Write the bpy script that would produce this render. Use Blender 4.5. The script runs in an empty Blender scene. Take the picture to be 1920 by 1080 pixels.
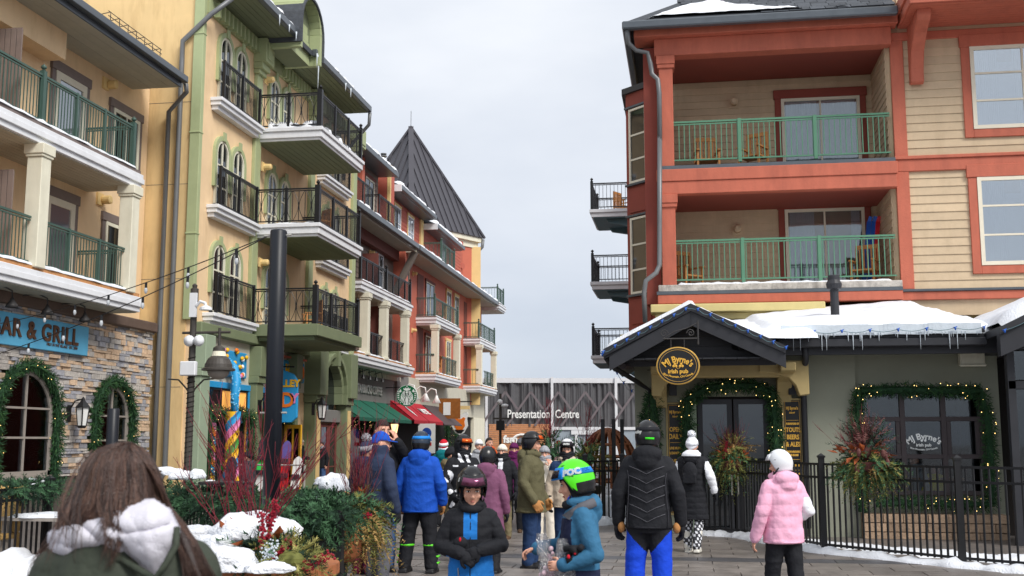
import bpy, bmesh, math, random
import numpy as np
from mathutils import Vector, Matrix, noise as mnoise
R = math.radians
random.seed(7); rng = np.random.default_rng(7)
scene = bpy.context.scene
C = scene.collection

# ------------------------------------------------------------------ camera
YAW, PIT, FPX, EYE = R(9.0), R(7.83), 2080.0, 1.70
cam_d = bpy.data.cameras.new('camera')
cam_d.sensor_width = 36.0; cam_d.lens = FPX/1920*36.0
cam_d.clip_start = 0.1; cam_d.clip_end = 3000
cam_d.dof.use_dof = True; cam_d.dof.focus_distance = 17.0; cam_d.dof.aperture_fstop = 6.0
cam = bpy.data.objects.new('camera', cam_d); C.objects.link(cam)
cam.location = (0, 0, EYE); cam.rotation_euler = (R(90)+PIT, 0, YAW)
scene.camera = cam
scene.render.resolution_x = 1024; scene.render.resolution_y = 576

# ------------------------------------------------------------------ sky and sun (overcast, veiled sun behind the camera)
SUN_EL, SUN_AZ = R(44), R(130)          # azimuth clockwise from +Y
world = bpy.data.worlds.new('World'); scene.world = world; world.use_nodes = True
nt = world.node_tree; nt.nodes.clear()
def wn(t, **k):
    n = nt.nodes.new(t)
    for a, v in k.items(): setattr(n, a, v)
    return n
w_out = wn('ShaderNodeOutputWorld'); w_mix = wn('ShaderNodeMixShader')
w_b1 = wn('ShaderNodeBackground'); w_b2 = wn('ShaderNodeBackground')
sky = wn('ShaderNodeTexSky', sky_type='NISHITA', sun_disc=False)
sky.sun_elevation = SUN_EL; sky.sun_rotation = SUN_AZ
w_b1.inputs[1].default_value = 0.07
tc = wn('ShaderNodeTexCoord'); sep = wn('ShaderNodeSeparateXYZ')
ramp = wn('ShaderNodeValToRGB')
nz = wn('ShaderNodeTexNoise'); nz.inputs['Scale'].default_value = 3.0; nz.inputs['Detail'].default_value = 5; nz.inputs['Roughness'].default_value = .5
mp = wn('ShaderNodeMapping'); mp.inputs['Scale'].default_value = (1, 1, 2.6)
rmp2 = wn('ShaderNodeValToRGB'); mulc = wn('ShaderNodeMix', data_type='RGBA', blend_type='MULTIPLY')
e = ramp.color_ramp.elements
e[0].position = 0.0; e[0].color = (.62, .68, .78, 1)
e[1].position = .62; e[1].color = (.95, .98, 1.03, 1)
m1 = ramp.color_ramp.elements.new(.16); m1.color = (.71, .755, .84, 1)
m2 = ramp.color_ramp.elements.new(.34); m2.color = (.85, .885, .95, 1)
e2 = rmp2.color_ramp.elements
e2[0].position = .30; e2[0].color = (.86, .88, .91, 1); e2[1].position = .66; e2[1].color = (1.10, 1.09, 1.07, 1)
nt.links.new(tc.outputs['Generated'], sep.inputs[0]); nt.links.new(sep.outputs['Z'], ramp.inputs[0])
nt.links.new(tc.outputs['Generated'], mp.inputs[0]); nt.links.new(mp.outputs[0], nz.inputs['Vector'])
nt.links.new(nz.outputs['Fac'], rmp2.inputs[0])
mulc.inputs[0].default_value = 1.0
nt.links.new(ramp.outputs[0], mulc.inputs[6]); nt.links.new(rmp2.outputs[0], mulc.inputs[7])
nt.links.new(mulc.outputs[2], w_b2.inputs[0]); w_b2.inputs[1].default_value = 0.73
nt.links.new(sky.outputs[0], w_b1.inputs[0])
w_mix.inputs[0].default_value = .90
nt.links.new(w_b1.outputs[0], w_mix.inputs[1]); nt.links.new(w_b2.outputs[0], w_mix.inputs[2])
nt.links.new(w_mix.outputs[0], w_out.inputs[0])

sun_d = bpy.data.lights.new('sun', 'SUN'); sun_d.energy = 2.2; sun_d.angle = R(22); sun_d.color = (1, .96, .90)
sun = bpy.data.objects.new('sun', sun_d); C.objects.link(sun)
sd = Vector((math.sin(SUN_AZ)*math.cos(SUN_EL), math.cos(SUN_AZ)*math.cos(SUN_EL), math.sin(SUN_EL)))
sun.rotation_euler = (-sd).to_track_quat('-Z', 'Y').to_euler()
sun.location = (0, -20, 40)
scene.view_settings.view_transform = 'Standard'; scene.view_settings.look = 'None'
scene.view_settings.gamma = 1.0; scene.view_settings.use_curve_mapping = False
scene.view_settings.exposure = 0.56

# ------------------------------------------------------------------ picture measurements to points on real planes
_fw = Vector((-math.sin(YAW)*math.cos(PIT), math.cos(YAW)*math.cos(PIT), math.sin(PIT)))
_rt = Vector((math.cos(YAW), math.sin(YAW), 0)); _up = _rt.cross(_fw)
def at(px, py, X=None, Y=None, Z=None):
    d = _fw*FPX + _rt*(px-960) + _up*(540-py)
    if X is not None: t = X/d.x
    elif Y is not None: t = Y/d.y
    else: t = (Z-EYE)/d.z
    return Vector((0, 0, EYE)) + d*t

# ------------------------------------------------------------------ materials
def lin(c):
    return tuple(((v/255)/12.92 if v/255 <= .04045 else ((v/255+.055)/1.055)**2.4) for v in c)
MATS = {}
def M(name, rgb, rough=.7, var=.10, scale=2.5, bump=0., bscale=40, metal=0., rnd=0., spec=.35, streak=0., dirt=None, dirt_amt=0., coat=0., rvar=.08):
    m = bpy.data.materials.new(name); m.use_nodes = True; MATS[name] = m
    t = m.node_tree; b = t.nodes['Principled BSDF']; L = t.links.new
    c = lin(rgb)
    b.inputs['Roughness'].default_value = rough; b.inputs['Metallic'].default_value = metal
    b.inputs['Specular IOR Level'].default_value = spec
    if coat: b.inputs['Coat Weight'].default_value = coat; b.inputs['Coat Roughness'].default_value = .12
    tc = t.nodes.new('ShaderNodeTexCoord'); geo = t.nodes.new('ShaderNodeNewGeometry')
    n = t.nodes.new('ShaderNodeTexNoise'); n.inputs['Scale'].default_value = scale; n.inputs['Detail'].default_value = 3; n.inputs['Roughness'].default_value = .65
    src = geo.outputs['Position']
    if streak:
        mpn = t.nodes.new('ShaderNodeMapping'); mpn.inputs['Scale'].default_value = (1, 1, streak); L(src, mpn.inputs[0]); L(mpn.outputs[0], n.inputs['Vector'])
    else: L(src, n.inputs['Vector'])
    mr = t.nodes.new('ShaderNodeMapRange'); mr.inputs[1].default_value = .28; mr.inputs[2].default_value = .72
    mr.inputs[3].default_value = 1-var; mr.inputs[4].default_value = 1+var; L(n.outputs['Fac'], mr.inputs[0])
    val = mr.outputs[0]
    if rnd:
        oi = t.nodes.new('ShaderNodeObjectInfo'); r2 = t.nodes.new('ShaderNodeMapRange'); r2.inputs[3].default_value = 1-rnd; r2.inputs[4].default_value = 1+rnd
        L(oi.outputs['Random'], r2.inputs[0]); mu = t.nodes.new('ShaderNodeMath'); mu.operation = 'MULTIPLY'; L(val, mu.inputs[0]); L(r2.outputs[0], mu.inputs[1]); val = mu.outputs[0]
    vm = t.nodes.new('ShaderNodeVectorMath'); vm.operation = 'SCALE'; vm.inputs[0].default_value = c; L(val, vm.inputs['Scale'])
    col = vm.outputs[0]
    if dirt:
        n3 = t.nodes.new('ShaderNodeTexNoise'); n3.inputs['Scale'].default_value = 1.3; n3.inputs['Detail'].default_value = 4; n3.inputs['Roughness'].default_value = .7
        mp3 = t.nodes.new('ShaderNodeMapping'); mp3.inputs['Scale'].default_value = (1.6, 1.6, .35); L(src, mp3.inputs[0]); L(mp3.outputs[0], n3.inputs['Vector'])
        rp = t.nodes.new('ShaderNodeMapRange'); rp.inputs[1].default_value = .5; rp.inputs[2].default_value = .78; rp.inputs[4].default_value = dirt_amt; L(n3.outputs['Fac'], rp.inputs[0])
        mx = t.nodes.new('ShaderNodeMix'); mx.data_type = 'RGBA'; L(rp.outputs[0], mx.inputs[0]); L(col, mx.inputs[6]); mx.inputs[7].default_value = (*lin(dirt), 1); col = mx.outputs[2]
    L(col, b.inputs['Base Color'])
    rv = t.nodes.new('ShaderNodeMapRange'); rv.inputs[3].default_value = max(.02, rough-rvar); rv.inputs[4].default_value = min(1, rough+rvar); L(n.outputs['Fac'], rv.inputs[0]); L(rv.outputs[0], b.inputs['Roughness'])
    if bump:
        n2 = t.nodes.new('ShaderNodeTexNoise'); n2.inputs['Scale'].default_value = bscale; n2.inputs['Detail'].default_value = 2; L(src, n2.inputs['Vector'])
        bp = t.nodes.new('ShaderNodeBump'); bp.inputs['Strength'].default_value = min(1, bump); bp.inputs['Distance'].default_value = .02; L(n2.outputs['Fac'], bp.inputs['Height']); L(bp.outputs[0], b.inputs['Normal'])
    return m
def Mglass(name, tint=(.55, .6, .62), gloss=.16, clear=True, dark=(.012, .014, .016)):
    m = bpy.data.materials.new(name); m.use_nodes = True; MATS[name] = m
    t = m.node_tree; t.nodes.remove(t.nodes['Principled BSDF']); out = t.nodes['Material Output']; L = t.links.new
    g = t.nodes.new('ShaderNodeBsdfGlossy'); g.inputs['Roughness'].default_value = .04; g.inputs['Color'].default_value = (.9, .95, 1, 1)
    if clear: a = t.nodes.new('ShaderNodeBsdfTransparent'); a.inputs[0].default_value = (*tint, 1)
    else: a = t.nodes.new('ShaderNodeBsdfDiffuse'); a.inputs[0].default_value = (*dark, 1)
    lw = t.nodes.new('ShaderNodeFresnel'); lw.inputs[0].default_value = 1.5
    mr = t.nodes.new('ShaderNodeMapRange'); mr.inputs[3].default_value = gloss; mr.inputs[4].default_value = 1.; L(lw.outputs[0], mr.inputs[0])
    pw = t.nodes.new('ShaderNodeTexNoise'); pw.inputs['Scale'].default_value = 1.1
    bp = t.nodes.new('ShaderNodeBump'); bp.inputs['Strength'].default_value = .06; bp.inputs['Distance'].default_value = .05; gp = t.nodes.new('ShaderNodeNewGeometry'); L(gp.outputs['Position'], pw.inputs['Vector']); L(pw.outputs['Fac'], bp.inputs['Height']); L(bp.outputs[0], g.inputs['Normal'])
    mx = t.nodes.new('ShaderNodeMixShader'); L(mr.outputs[0], mx.inputs[0]); L(a.outputs[0], mx.inputs[1]); L(g.outputs[0], mx.inputs[2]); L(mx.outputs[0], out.inputs[0])
    return m
def Memit(name, rgb, s):
    m = bpy.data.materials.new(name); m.use_nodes = True; MATS[name] = m
    b = m.node_tree.nodes['Principled BSDF']; b.inputs['Base Color'].default_value = (*lin(rgb), 1)
    b.inputs['Emission Color'].default_value = (*lin(rgb), 1); b.inputs['Emission Strength'].default_value = s
    return m

# ------------------------------------------------------------------ mesh building
class MB:
    def __init__(s): s.v = []; s.f = []; s.m = []
    def add(s, vs, fs, mi=0):
        o = len(s.v); s.v.extend(tuple(p) for p in vs); s.f.extend(tuple(i+o for i in f) for f in fs); s.m.extend([mi]*len(fs)); return s
    def box(s, x0, x1, y0, y1, z0, z1, mi=0):
        if x0 > x1: x0, x1 = x1, x0
        if y0 > y1: y0, y1 = y1, y0
        if z0 > z1: z0, z1 = z1, z0
        return s.add([(x0,y0,z0),(x1,y0,z0),(x1,y1,z0),(x0,y1,z0),(x0,y0,z1),(x1,y0,z1),(x1,y1,z1),(x0,y1,z1)],
              [(0,3,2,1),(4,5,6,7),(0,1,5,4),(1,2,6,5),(2,3,7,6),(3,0,4,7)], mi)
    def beam(s, a, b, w, h, mi=0, up=(0,0,1)):
        a = Vector(a); b = Vector(b); d = (b-a).normalized(); up = Vector(up)
        sd_ = d.cross(up)
        if sd_.length < 1e-4: sd_ = d.cross(Vector((1,0,0)))
        sd_.normalize(); u = sd_.cross(d).normalized(); sd_ = sd_*w/2; u = u*h/2
        return s.add([a-sd_-u, a+sd_-u, a+sd_+u, a-sd_+u, b-sd_-u, b+sd_-u, b+sd_+u, b-sd_+u],
              [(0,3,2,1),(4,5,6,7),(0,1,5,4),(1,2,6,5),(2,3,7,6),(3,0,4,7)][:6] if False else [(3,2,1,0),(4,5,6,7),(0,1,5,4),(1,2,6,5),(2,3,7,6),(3,0,4,7)], mi)
    def tube(s, pts, r, n=8, mi=0, caps=True, closed=False):
        pts = [Vector(p) for p in pts]; k = len(pts)
        rr = r if isinstance(r, (list, tuple)) else [r]*k
        vs = []; prev = None
        for i, p in enumerate(pts):
            if closed: d = pts[(i+1) % k]-pts[i-1]
            else: d = pts[min(i+1, k-1)]-pts[max(i-1, 0)]
            if d.length < 1e-9: d = Vector((0,0,1))
            d.normalize()
            if prev is None:
                a = d.cross(Vector((0,0,1)))
                if a.length < .05: a = d.cross(Vector((0,1,0)))
            else: a = prev - d*prev.dot(d)
            a.normalize(); prev = a; b = d.cross(a)
            for j in range(n):
                t = 2*math.pi*j/n; vs.append(p + (a*math.cos(t)+b*math.sin(t))*rr[i])
        fs = []
        kk = k if closed else k-1
        for i in range(kk):
            for j in range(n):
                a0 = i*n+j; a1 = i*n+(j+1) % n; b0 = ((i+1) % k)*n+j; b1 = ((i+1) % k)*n+(j+1) % n
                fs.append((a0, a1, b1, b0))
        if caps and not closed: fs.append(tuple(range(n-1, -1, -1))); fs.append(tuple((k-1)*n+j for j in range(n)))
        return s.add(vs, fs, mi)
    def lathe(s, prof, c=(0,0,0), n=20, mi=0, axis='z', caps=True):
        vs = []; fs = []
        for (r, h) in prof:
            for j in range(n):
                t = 2*math.pi*j/n; a, b = r*math.cos(t), r*math.sin(t)
                p = (a, b, h) if axis == 'z' else ((h, a, b) if axis == 'x' else (b, h, a))
                vs.append((p[0]+c[0], p[1]+c[1], p[2]+c[2]))
        for i in range(len(prof)-1):
            for j in range(n): fs.append((i*n+j, i*n+(j+1) % n, (i+1)*n+(j+1) % n, (i+1)*n+j))
        if caps: fs.append(tuple(range(n-1,-1,-1))); fs.append(tuple((len(prof)-1)*n+j for j in range(n)))
        return s.add(vs, fs, mi)
    def prism(s, poly, a, b, axis='x', mi=0):
        k = len(poly)
        def p3(u, v, w): return (w,u,v) if axis == 'x' else ((u,w,v) if axis == 'y' else (u,v,w))
        vs = [p3(u,v,a) for u,v in poly]+[p3(u,v,b) for u,v in poly]
        fs = [tuple(range(k)), tuple(range(2*k-1,k-1,-1))]+[(i,i+k,(i+1) % k+k,(i+1) % k) for i in range(k)]
        return s.add(vs, fs, mi)
    def ell(s, c, r, n=14, k=9, mi=0, mat3=None):
        if not isinstance(r, (tuple, list)): r = (r,r,r)
        vs = []; fs = []; c = Vector(c)
        for i in range(k+1):
            th = math.pi*i/k
            for j in range(n):
                ph = 2*math.pi*j/n
                p = Vector((r[0]*math.sin(th)*math.cos(ph), r[1]*math.sin(th)*math.sin(ph), r[2]*math.cos(th)))
                if mat3: p = mat3 @ p
                vs.append(c+p)
        for i in range(k):
            for j in range(n): fs.append((i*n+j, (i+1)*n+j, (i+1)*n+(j+1) % n, i*n+(j+1) % n))
        return s.add(vs, fs, mi)
    def quad(s, a, b, c, d, mi=0): return s.add([a,b,c,d], [(0,1,2,3)], mi)
    def mesh(s, name, mats):
        me = bpy.data.meshes.new(name); me.from_pydata(s.v, [], s.f)
        for m in (mats if isinstance(mats, (list, tuple)) else [mats]): me.materials.append(MATS[m] if isinstance(m, str) else m)
        if any(s.m): me.polygons.foreach_set('material_index', s.m)
        me.validate(); me.update(); return me
    def build(s, name, mats, parent=None, smooth=False, bevel=0., recalc=True):
        me = s.mesh(name, mats)
        if recalc:
            bm = bmesh.new(); bm.from_mesh(me); bmesh.ops.recalc_face_normals(bm, faces=bm.faces); bm.to_mesh(me); bm.free()
        if smooth: me.polygons.foreach_set('use_smooth', [True]*len(me.polygons))
        o = link(name, me, parent)
        if bevel:
            bv = o.modifiers.new('bevel', 'BEVEL'); bv.width = bevel; bv.segments = 1; bv.limit_method = 'ANGLE'; bv.angle_limit = R(40)
        return o
def link(name, data, parent=None):
    o = bpy.data.objects.new(name, data); C.objects.link(o)
    if parent is not None: attach(o, parent)
    return o
WORLD_M = {}
def attach(o, parent):
    o.parent = parent
    o.matrix_parent_inverse = WORLD_M.get(parent.name, Matrix.Identity(4)).inverted()
def tag(o, label=None, cat=None, group=None, kind=None):
    if label: o['label'] = label
    if cat: o['category'] = cat
    if group: o['group'] = group
    if kind: o['kind'] = kind
    return o
def thing(name, label, cat, loc=(0,0,0), group=None):
    o = bpy.data.objects.new(name, None); C.objects.link(o); o.empty_display_size = .2
    o.location = loc; WORLD_M[o.name] = Matrix.Translation(Vector(loc))
    return tag(o, label, cat, group)
_cube = {}
def piece(name, mat, c, size, parent, rot=(0,0,0)):
    if mat not in _cube:
        mb = MB(); mb.box(-.5,.5,-.5,.5,-.5,.5); me = mb.mesh('piece_'+mat, mat)
        _cube[mat] = me
    o = bpy.data.objects.new(name, _cube[mat]); C.objects.link(o)
    o.location = c; o.scale = [max(abs(v), 1e-4) for v in size]; o.rotation_euler = rot
    if parent is not None: attach(o, parent)
    return o
def bx(name, mat, x0, x1, y0, y1, z0, z1, parent, bevel=0.): return MB().box(x0,x1,y0,y1,z0,z1).build(name, mat, parent, bevel=bevel)

TMP = bpy.data.scenes.new('workbench')
def evaluated(ob):
    """mesh of an object with its modifiers applied; the object itself is discarded"""
    TMP.collection.objects.link(ob); vl = TMP.view_layers[0]; vl.update()
    me = bpy.data.meshes.new_from_object(ob.evaluated_get(vl.depsgraph)); bpy.data.objects.remove(ob); return me
def textmesh(s, size, mat, name, parent, org, right, up, extrude=.01, align='CENTER', weight=0., arc=None, sx=1., shear=0., space=1.):
    cu = bpy.data.curves.new('t', 'FONT'); cu.body = s; cu.size = size; cu.extrude = extrude; cu.align_x = align; cu.align_y = 'CENTER'
    cu.offset = weight; cu.shear = shear; cu.space_character = space; cu.resolution_u = 3
    ob = bpy.data.objects.new('t', cu); me = evaluated(ob); bpy.data.curves.remove(cu)
    right = Vector(right).normalized(); up = Vector(up).normalized(); nrm = right.cross(up); org = Vector(org)
    for v in me.vertices:
        u, w, d = v.co.x*sx, v.co.y, v.co.z
        if arc:
            th = u/arc; rr = arc + w
            u, w = rr*math.sin(th), rr*math.cos(th)-arc
        v.co = org + right*u + up*w + nrm*d
    me.materials.clear(); me.materials.append(MATS[mat]); me.update()
    return link(name, me, parent)
# ------------------------------------------------------------------ palette
M('peach', (232,202,162), .85, .06, 1.2, .25, 90, dirt=(190,156,112), dirt_amt=.5)
M('yellow_stucco', (224,194,142), .85, .07, 1.0, .25, 80, dirt=(178,142,96), dirt_amt=.55)
M('cream', (226,222,202), .6, .05, 3, .1, 30, dirt=(170,164,140), dirt_amt=.3)
M('white_paint', (228,230,234), .5, .04, 3, dirt=(170,172,176), dirt_amt=.25)
M('soffit_grey', (176,174,160), .7, .06, 3, rnd=.04)
M('rail_green', (68,92,84), .45, .08, 5)
M('trim_taupe', (120,108,104), .6, .08, 5)
M('screen_taupe', (128,114,108), .7, .08, 4)
M('cedar', (184,132,86), .7, .2, 9, rnd=.15, streak=.3)
M('gutter_grey', (92,98,104), .35, .08, 4, metal=.3)
M('pipe_grey', (112,114,116), .4, .08, 3, metal=.2)
M('snow', (230,233,239), .85, .05, 5, .9, 45, spec=.2, dirt=(190,192,198), dirt_amt=.45)
M('ice', (205,214,222), .15, .08, 6, .3, 30, spec=.6)
M('door_cream', (214,208,190), .6, .05, 4)
M('brown_cornice', (98,82,74), .6, .15, 4)
M('stone_a', (172,166,160), .85, .22, 9, .8, 25, rnd=.34)
M('stone_b', (194,168,142), .85, .22, 9, .8, 25, rnd=.25)
M('stone_c', (146,146,152), .85, .22, 9, .8, 25, rnd=.3)
M('mortar', (84,78,72), .95, .2, 8, .5, 40)
M('sign_blue', (96,176,214), .5, .04, 2)
M('bronze', (96,66,48), .5, .1, 6)
M('black_metal', (26,26,28), .42, .15, 6, spec=.4)
M('lamp_dark', (58,56,56), .5, .1, 6)
M('frame_taupe', (150,142,134), .6, .08, 5)
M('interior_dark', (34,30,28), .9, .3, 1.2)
M('wood_amber', (150,92,40), .5, .2, 6)
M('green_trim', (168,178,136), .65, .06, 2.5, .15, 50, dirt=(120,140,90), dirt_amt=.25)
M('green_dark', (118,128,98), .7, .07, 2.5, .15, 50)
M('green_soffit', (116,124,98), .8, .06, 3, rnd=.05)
M('shingle_dark', (74,78,84), .85, .2, 9, .5, 30, rnd=.25)
M('beige_stucco', (196,192,176), .85, .06, 2, .2, 60)
M('grey_siding', (126,116,108), .75, .08, 4, rnd=.06)
M('coral', (192,106,86), .75, .06, 2, .15, 60, rnd=.04)
M('coral_siding', (180,96,80), .7, .07, 4, rnd=.05)
M('maroon', (116,66,58), .75, .08, 3)
M('butter', (226,196,136), .7, .05, 3)
M('roof_metal', (80,79,85), .42, .05, 1.2, metal=.25)
M('store_grey', (122,121,118), .8, .06, 2, .15, 50)
M('letter_silver', (176,174,168), .45, .08, 6, metal=.3)
M('awning_green', (18,92,72), .75, .12, 2.5)
M('awning_red', (172,28,44), .75, .10, 3)
M('awning_dark', (82,70,72), .75, .1, 3)
M('logo_green', (18,104,66), .45, .05, 3)
M('logo_white', (236,238,236), .5, .03, 3)
M('curtain', (222,222,220), .9, .08, 6)
M('candy_blue', (44,150,206), .5, .06, 4); M('candy_pink', (222,130,178), .5, .06, 4); M('candy_yellow', (240,186,40), .5, .06, 4)
M('candy_green', (66,140,60), .5, .06, 4); M('candy_orange', (232,120,36), .5, .06, 4)
M('door_yellow', (222,166,44), .5, .08, 4)
M('sage', (150,166,142), .75, .06, 3)
M('garland', (34,66,40), .8, .35, 14)
M('garland_pale', (52,88,46), .8, .35, 14)  # lighter green, mixed in at random among the needles
Mglass('glass', tint=(.75,.78,.79), gloss=.02); Mglass('glass_mid', tint=(.75,.78,.79), gloss=.10); Mglass('glass_sky', tint=(.75,.78,.79), gloss=.38); Mglass('glass_dark', clear=False, gloss=.05); Mglass('glass_bright', clear=False, gloss=.22, dark=(.14,.15,.16))  # glass_dark is opaque, with the darkness of the room put into its colour
Memit('bulb_warm', (255,214,130), 3.0)
Memit('lamp_glow', (255,206,140), 1.6)
Memit('window_warm', (255,180,90), .35)

XP = dict(r=Vector((0,1,0)), n=Vector((1,0,0)))      # a wall that faces the street
YP = dict(r=Vector((1,0,0)), n=Vector((0,-1,0)))     # a wall that faces the camera
def ob_(mb, o, r, n, u0, u1, v0, v1, d0, d1, mi=0):
    o = Vector(o); z = Vector((0,0,1)); P = lambda u, v, d: o+r*u+z*v+n*d
    return mb.add([P(u0,v0,d0),P(u1,v0,d0),P(u1,v1,d0),P(u0,v1,d0),P(u0,v0,d1),P(u1,v0,d1),P(u1,v1,d1),P(u0,v1,d1)],
        [(0,3,2,1),(4,5,6,7),(0,1,5,4),(1,2,6,5),(2,3,7,6),(3,0,4,7)], mi)
def arch_pts(w, h, rise, k=12):
    a = w/2; pts = [(-a,0),(a,0)]
    for i in range(k+1):
        t = math.pi*i/k; pts.append((a*math.cos(t), h-rise+rise*math.sin(t)))
    return pts
def poly_slab(mb, o, r, n, pts, d0, d1, mi=0):
    o = Vector(o); z = Vector((0,0,1)); k = len(pts)
    vs = [o+r*u+z*v+n*d0 for u,v in pts]+[o+r*u+z*v+n*d1 for u,v in pts]
    return mb.add(vs, [tuple(range(k)), tuple(range(2*k-1,k-1,-1))]+[(i,i+k,(i+1) % k+k,(i+1) % k) for i in range(k)], mi)
def arch_ring(mb, o, r, n, w, h, rise, t, d0, d1, mi=0, k=12, legs=True):
    """band of thickness t that follows an arched outline, open at the sill"""
    def outline(e):
        a = w/2+e; p = [(a,0)] if legs else []
        for i in range(k+1):
            th = math.pi*i/k; p.append((a*math.cos(th), h-rise+(rise+e)*math.sin(th)))
        if legs: p.append((-a,0))
        return p
    A = outline(0); B = outline(t); o = Vector(o); z = Vector((0,0,1))
    for i in range(len(A)-1):
        q = [A[i],B[i],B[i+1],A[i+1]]
        poly_slab(mb, o, r, n, q, d0, d1, mi)
def window(parent, o, pl, w, h, cols=1, rows=2, frame='cream', trim=None, tw=.11, glass='glass_dark', curtain=None, rowfr=None, arch=0., fw=.06, name='window', sill=None, out=.0):
    """window whose bottom centre is o, on plane pl; frame with panes (and trim) as sub-parts"""
    r, n = pl['r'], pl['n']; o = Vector(o)+n*out; ang = math.atan2(r.y, r.x)
    mb = MB()
    if arch:
        arch_ring(mb, o, r, n, w-2*fw, h-fw, max(arch-fw,.02), fw, .005, .075)
        ob_(mb, o, r, n, -w/2, w/2, 0, fw, .005, .075)
    else:
        ob_(mb,o,r,n,-w/2,-w/2+fw,0,h,.005,.075); ob_(mb,o,r,n,w/2-fw,w/2,0,h,.005,.075)
        ob_(mb,o,r,n,-w/2+fw,w/2-fw,0,fw,.005,.073); ob_(mb,o,r,n,-w/2+fw,w/2-fw,h-fw,h,.005,.073)
    iw = w-2*fw; rowfr = rowfr or [i/rows for i in range(1, rows)]
    top = h-fw if not arch else h-fw
    for c in range(1, cols): x = -w/2+fw+iw*c/cols; ob_(mb,o,r,n,x-.022,x+.022,fw,top,.01,.069)
    for q in rowfr: ob_(mb,o,r,n,-w/2+fw,w/2-fw,h*q-.022,h*q+.022,.012,.066)
    fo = mb.build(name, frame, parent)
    if arch:
        g = MB(); poly_slab(g, o, r, n, arch_pts(w-2*fw-.004, h-fw, max(arch-fw,.02)), .02, .035); g.build('pane', glass, fo)
    else:
        vs = [0]+list(rowfr)+[1]
        for c in range(cols):
            for k in range(len(vs)-1):
                x0 = -w/2+fw+iw*c/cols; x1 = x0+iw/cols
                z0 = max(fw, vs[k]*h); z1 = min(h-fw, vs[k+1]*h)
                cc = o+r*(x0+x1)/2+n*.04+Vector((0,0,(z0+z1)/2))
                piece('pane', glass, cc, (x1-x0, .008, z1-z0), fo, (0,0,ang))
    if curtain:
        cm = MB(); kk = 40
        for (a, b) in curtain:
            row = []
            for i in range(kk+1):
                u = -w/2+fw + (a+(b-a)*i/kk)*iw; d = .022+.008*math.sin(i*1.9)+.004*math.sin(i*.7+a*9)
                row.append((u, d))
            vs = [o+r*u+n*d+Vector((0,0,fw)) for u,d in row]+[o+r*u+n*d+Vector((0,0,h-fw)) for u,d in row]
            cm.add(vs, [(i,i+1,i+kk+2,i+kk+1) for i in range(kk)])
        cm.build('curtain', 'curtain', fo, smooth=True)
    if trim:
        t = MB(); ob_(t,o,r,n,-w/2-tw,-w/2-.002,-tw,h,0,.06); ob_(t,o,r,n,w/2+.002,w/2+tw,-tw,h,0,.06)
        ob_(t,o,r,n,-w/2-tw-.03,w/2+tw+.03,h+.002,h+tw*1.5,0,.085); ob_(t,o,r,n,-w/2-.002,w/2+.002,-tw,-.002,0,.06)
        t.build('trim', trim, fo, bevel=.008)
    if sill:
        t = MB(); ob_(t,o,r,n,-w/2-.1,w/2+.1,-.08,-.003,0,.13); t.build('sill', sill, fo)
    return fo
def railing(parent, a, b, z, h, mat, posts=(), spacing=.11, finials=(), bar=.018, pw=.06, name='railing', big=.11, curvy=False):
    a = Vector((a[0],a[1],0)); b = Vector((b[0],b[1],0)); L = (b-a).length; d = (b-a)/L; ang = math.atan2(d.y, d.x)
    mb = MB(); up = Vector((0,0,1))
    mb.beam(a+up*(z+h), b+up*(z+h), .055, .045); mb.beam(a+up*(z+h-.06), b+up*(z+h-.06), .03, .03); mb.beam(a+up*(z+.09), b+up*(z+.09), .035, .035)
    rl = mb.build(name, mat, parent)
    k = max(2, int(L/spacing))
    pts_t = [p for p in posts]
    for i in range(1, k):
        t = i/k
        if any(abs(t*L-p*L) < .05 for p in pts_t): continue
        piece('baluster', mat, a+d*(t*L)+up*(z+.09+(h-.15)/2), (bar, bar, h-.15), rl, (0,0,ang))
    if curvy:
        cm = MB(); cell = .34; kk = max(1, int(L/cell))
        for i in range(kk):
            u0 = L*i/kk; u1 = L*(i+1)/kk
            for s_ in (0, 1):
                p = []
                for j in range(9):
                    t = j/8; w = math.sin(math.pi*t)*(u1-u0)*.42
                    u = u0+.02+w if s_ == 0 else u1-.02-w
                    p.append(a+d*u+up*(z+.09+(h-.15)*t))
                cm.tube(p, .009, 5)
        cm.build('curved_bar', mat, rl)
    for p in posts: piece('post', mat, a+d*(p*L)+up*(z+(h+.04)/2), (pw, pw, h+.04), rl, (0,0,ang))
    for p in finials:
        q = a+d*(p*L)
        f = MB(); ob_(f, q, d, Vector((-d.y,d.x,0)), -big/2, big/2, z, z+h+.10, -big/2, big/2)
        f.lathe([(.02,0),(.05,.012),(.02,.03),(.055,.06),(.062,.085),(.05,.115),(.015,.135),(.01,.155)], (q.x,q.y,z+h+.10), 12)
        f.build('post', mat, rl)
    return rl
def soffit_boards(parent, x0, x1, y0, y1, z, mat, pitch=.14, along='y', t=.02):
    """planks under a deck, one object each"""
    k = max(1, int(round(abs((x1-x0) if along == 'y' else (y1-y0))/pitch)))
    for i in range(k):
        if along == 'y':
            w = (x1-x0)/k; piece('plank', mat, (x0+w*(i+.5), (y0+y1)/2, z+random.uniform(-.002,.002)), (w-.012, abs(y1-y0), t), parent)
        else:
            w = (y1-y0)/k; piece('plank', mat, ((x0+x1)/2, y0+w*(i+.5), z+random.uniform(-.002,.002)), (abs(x1-x0), w-.012, t), parent)
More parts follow.
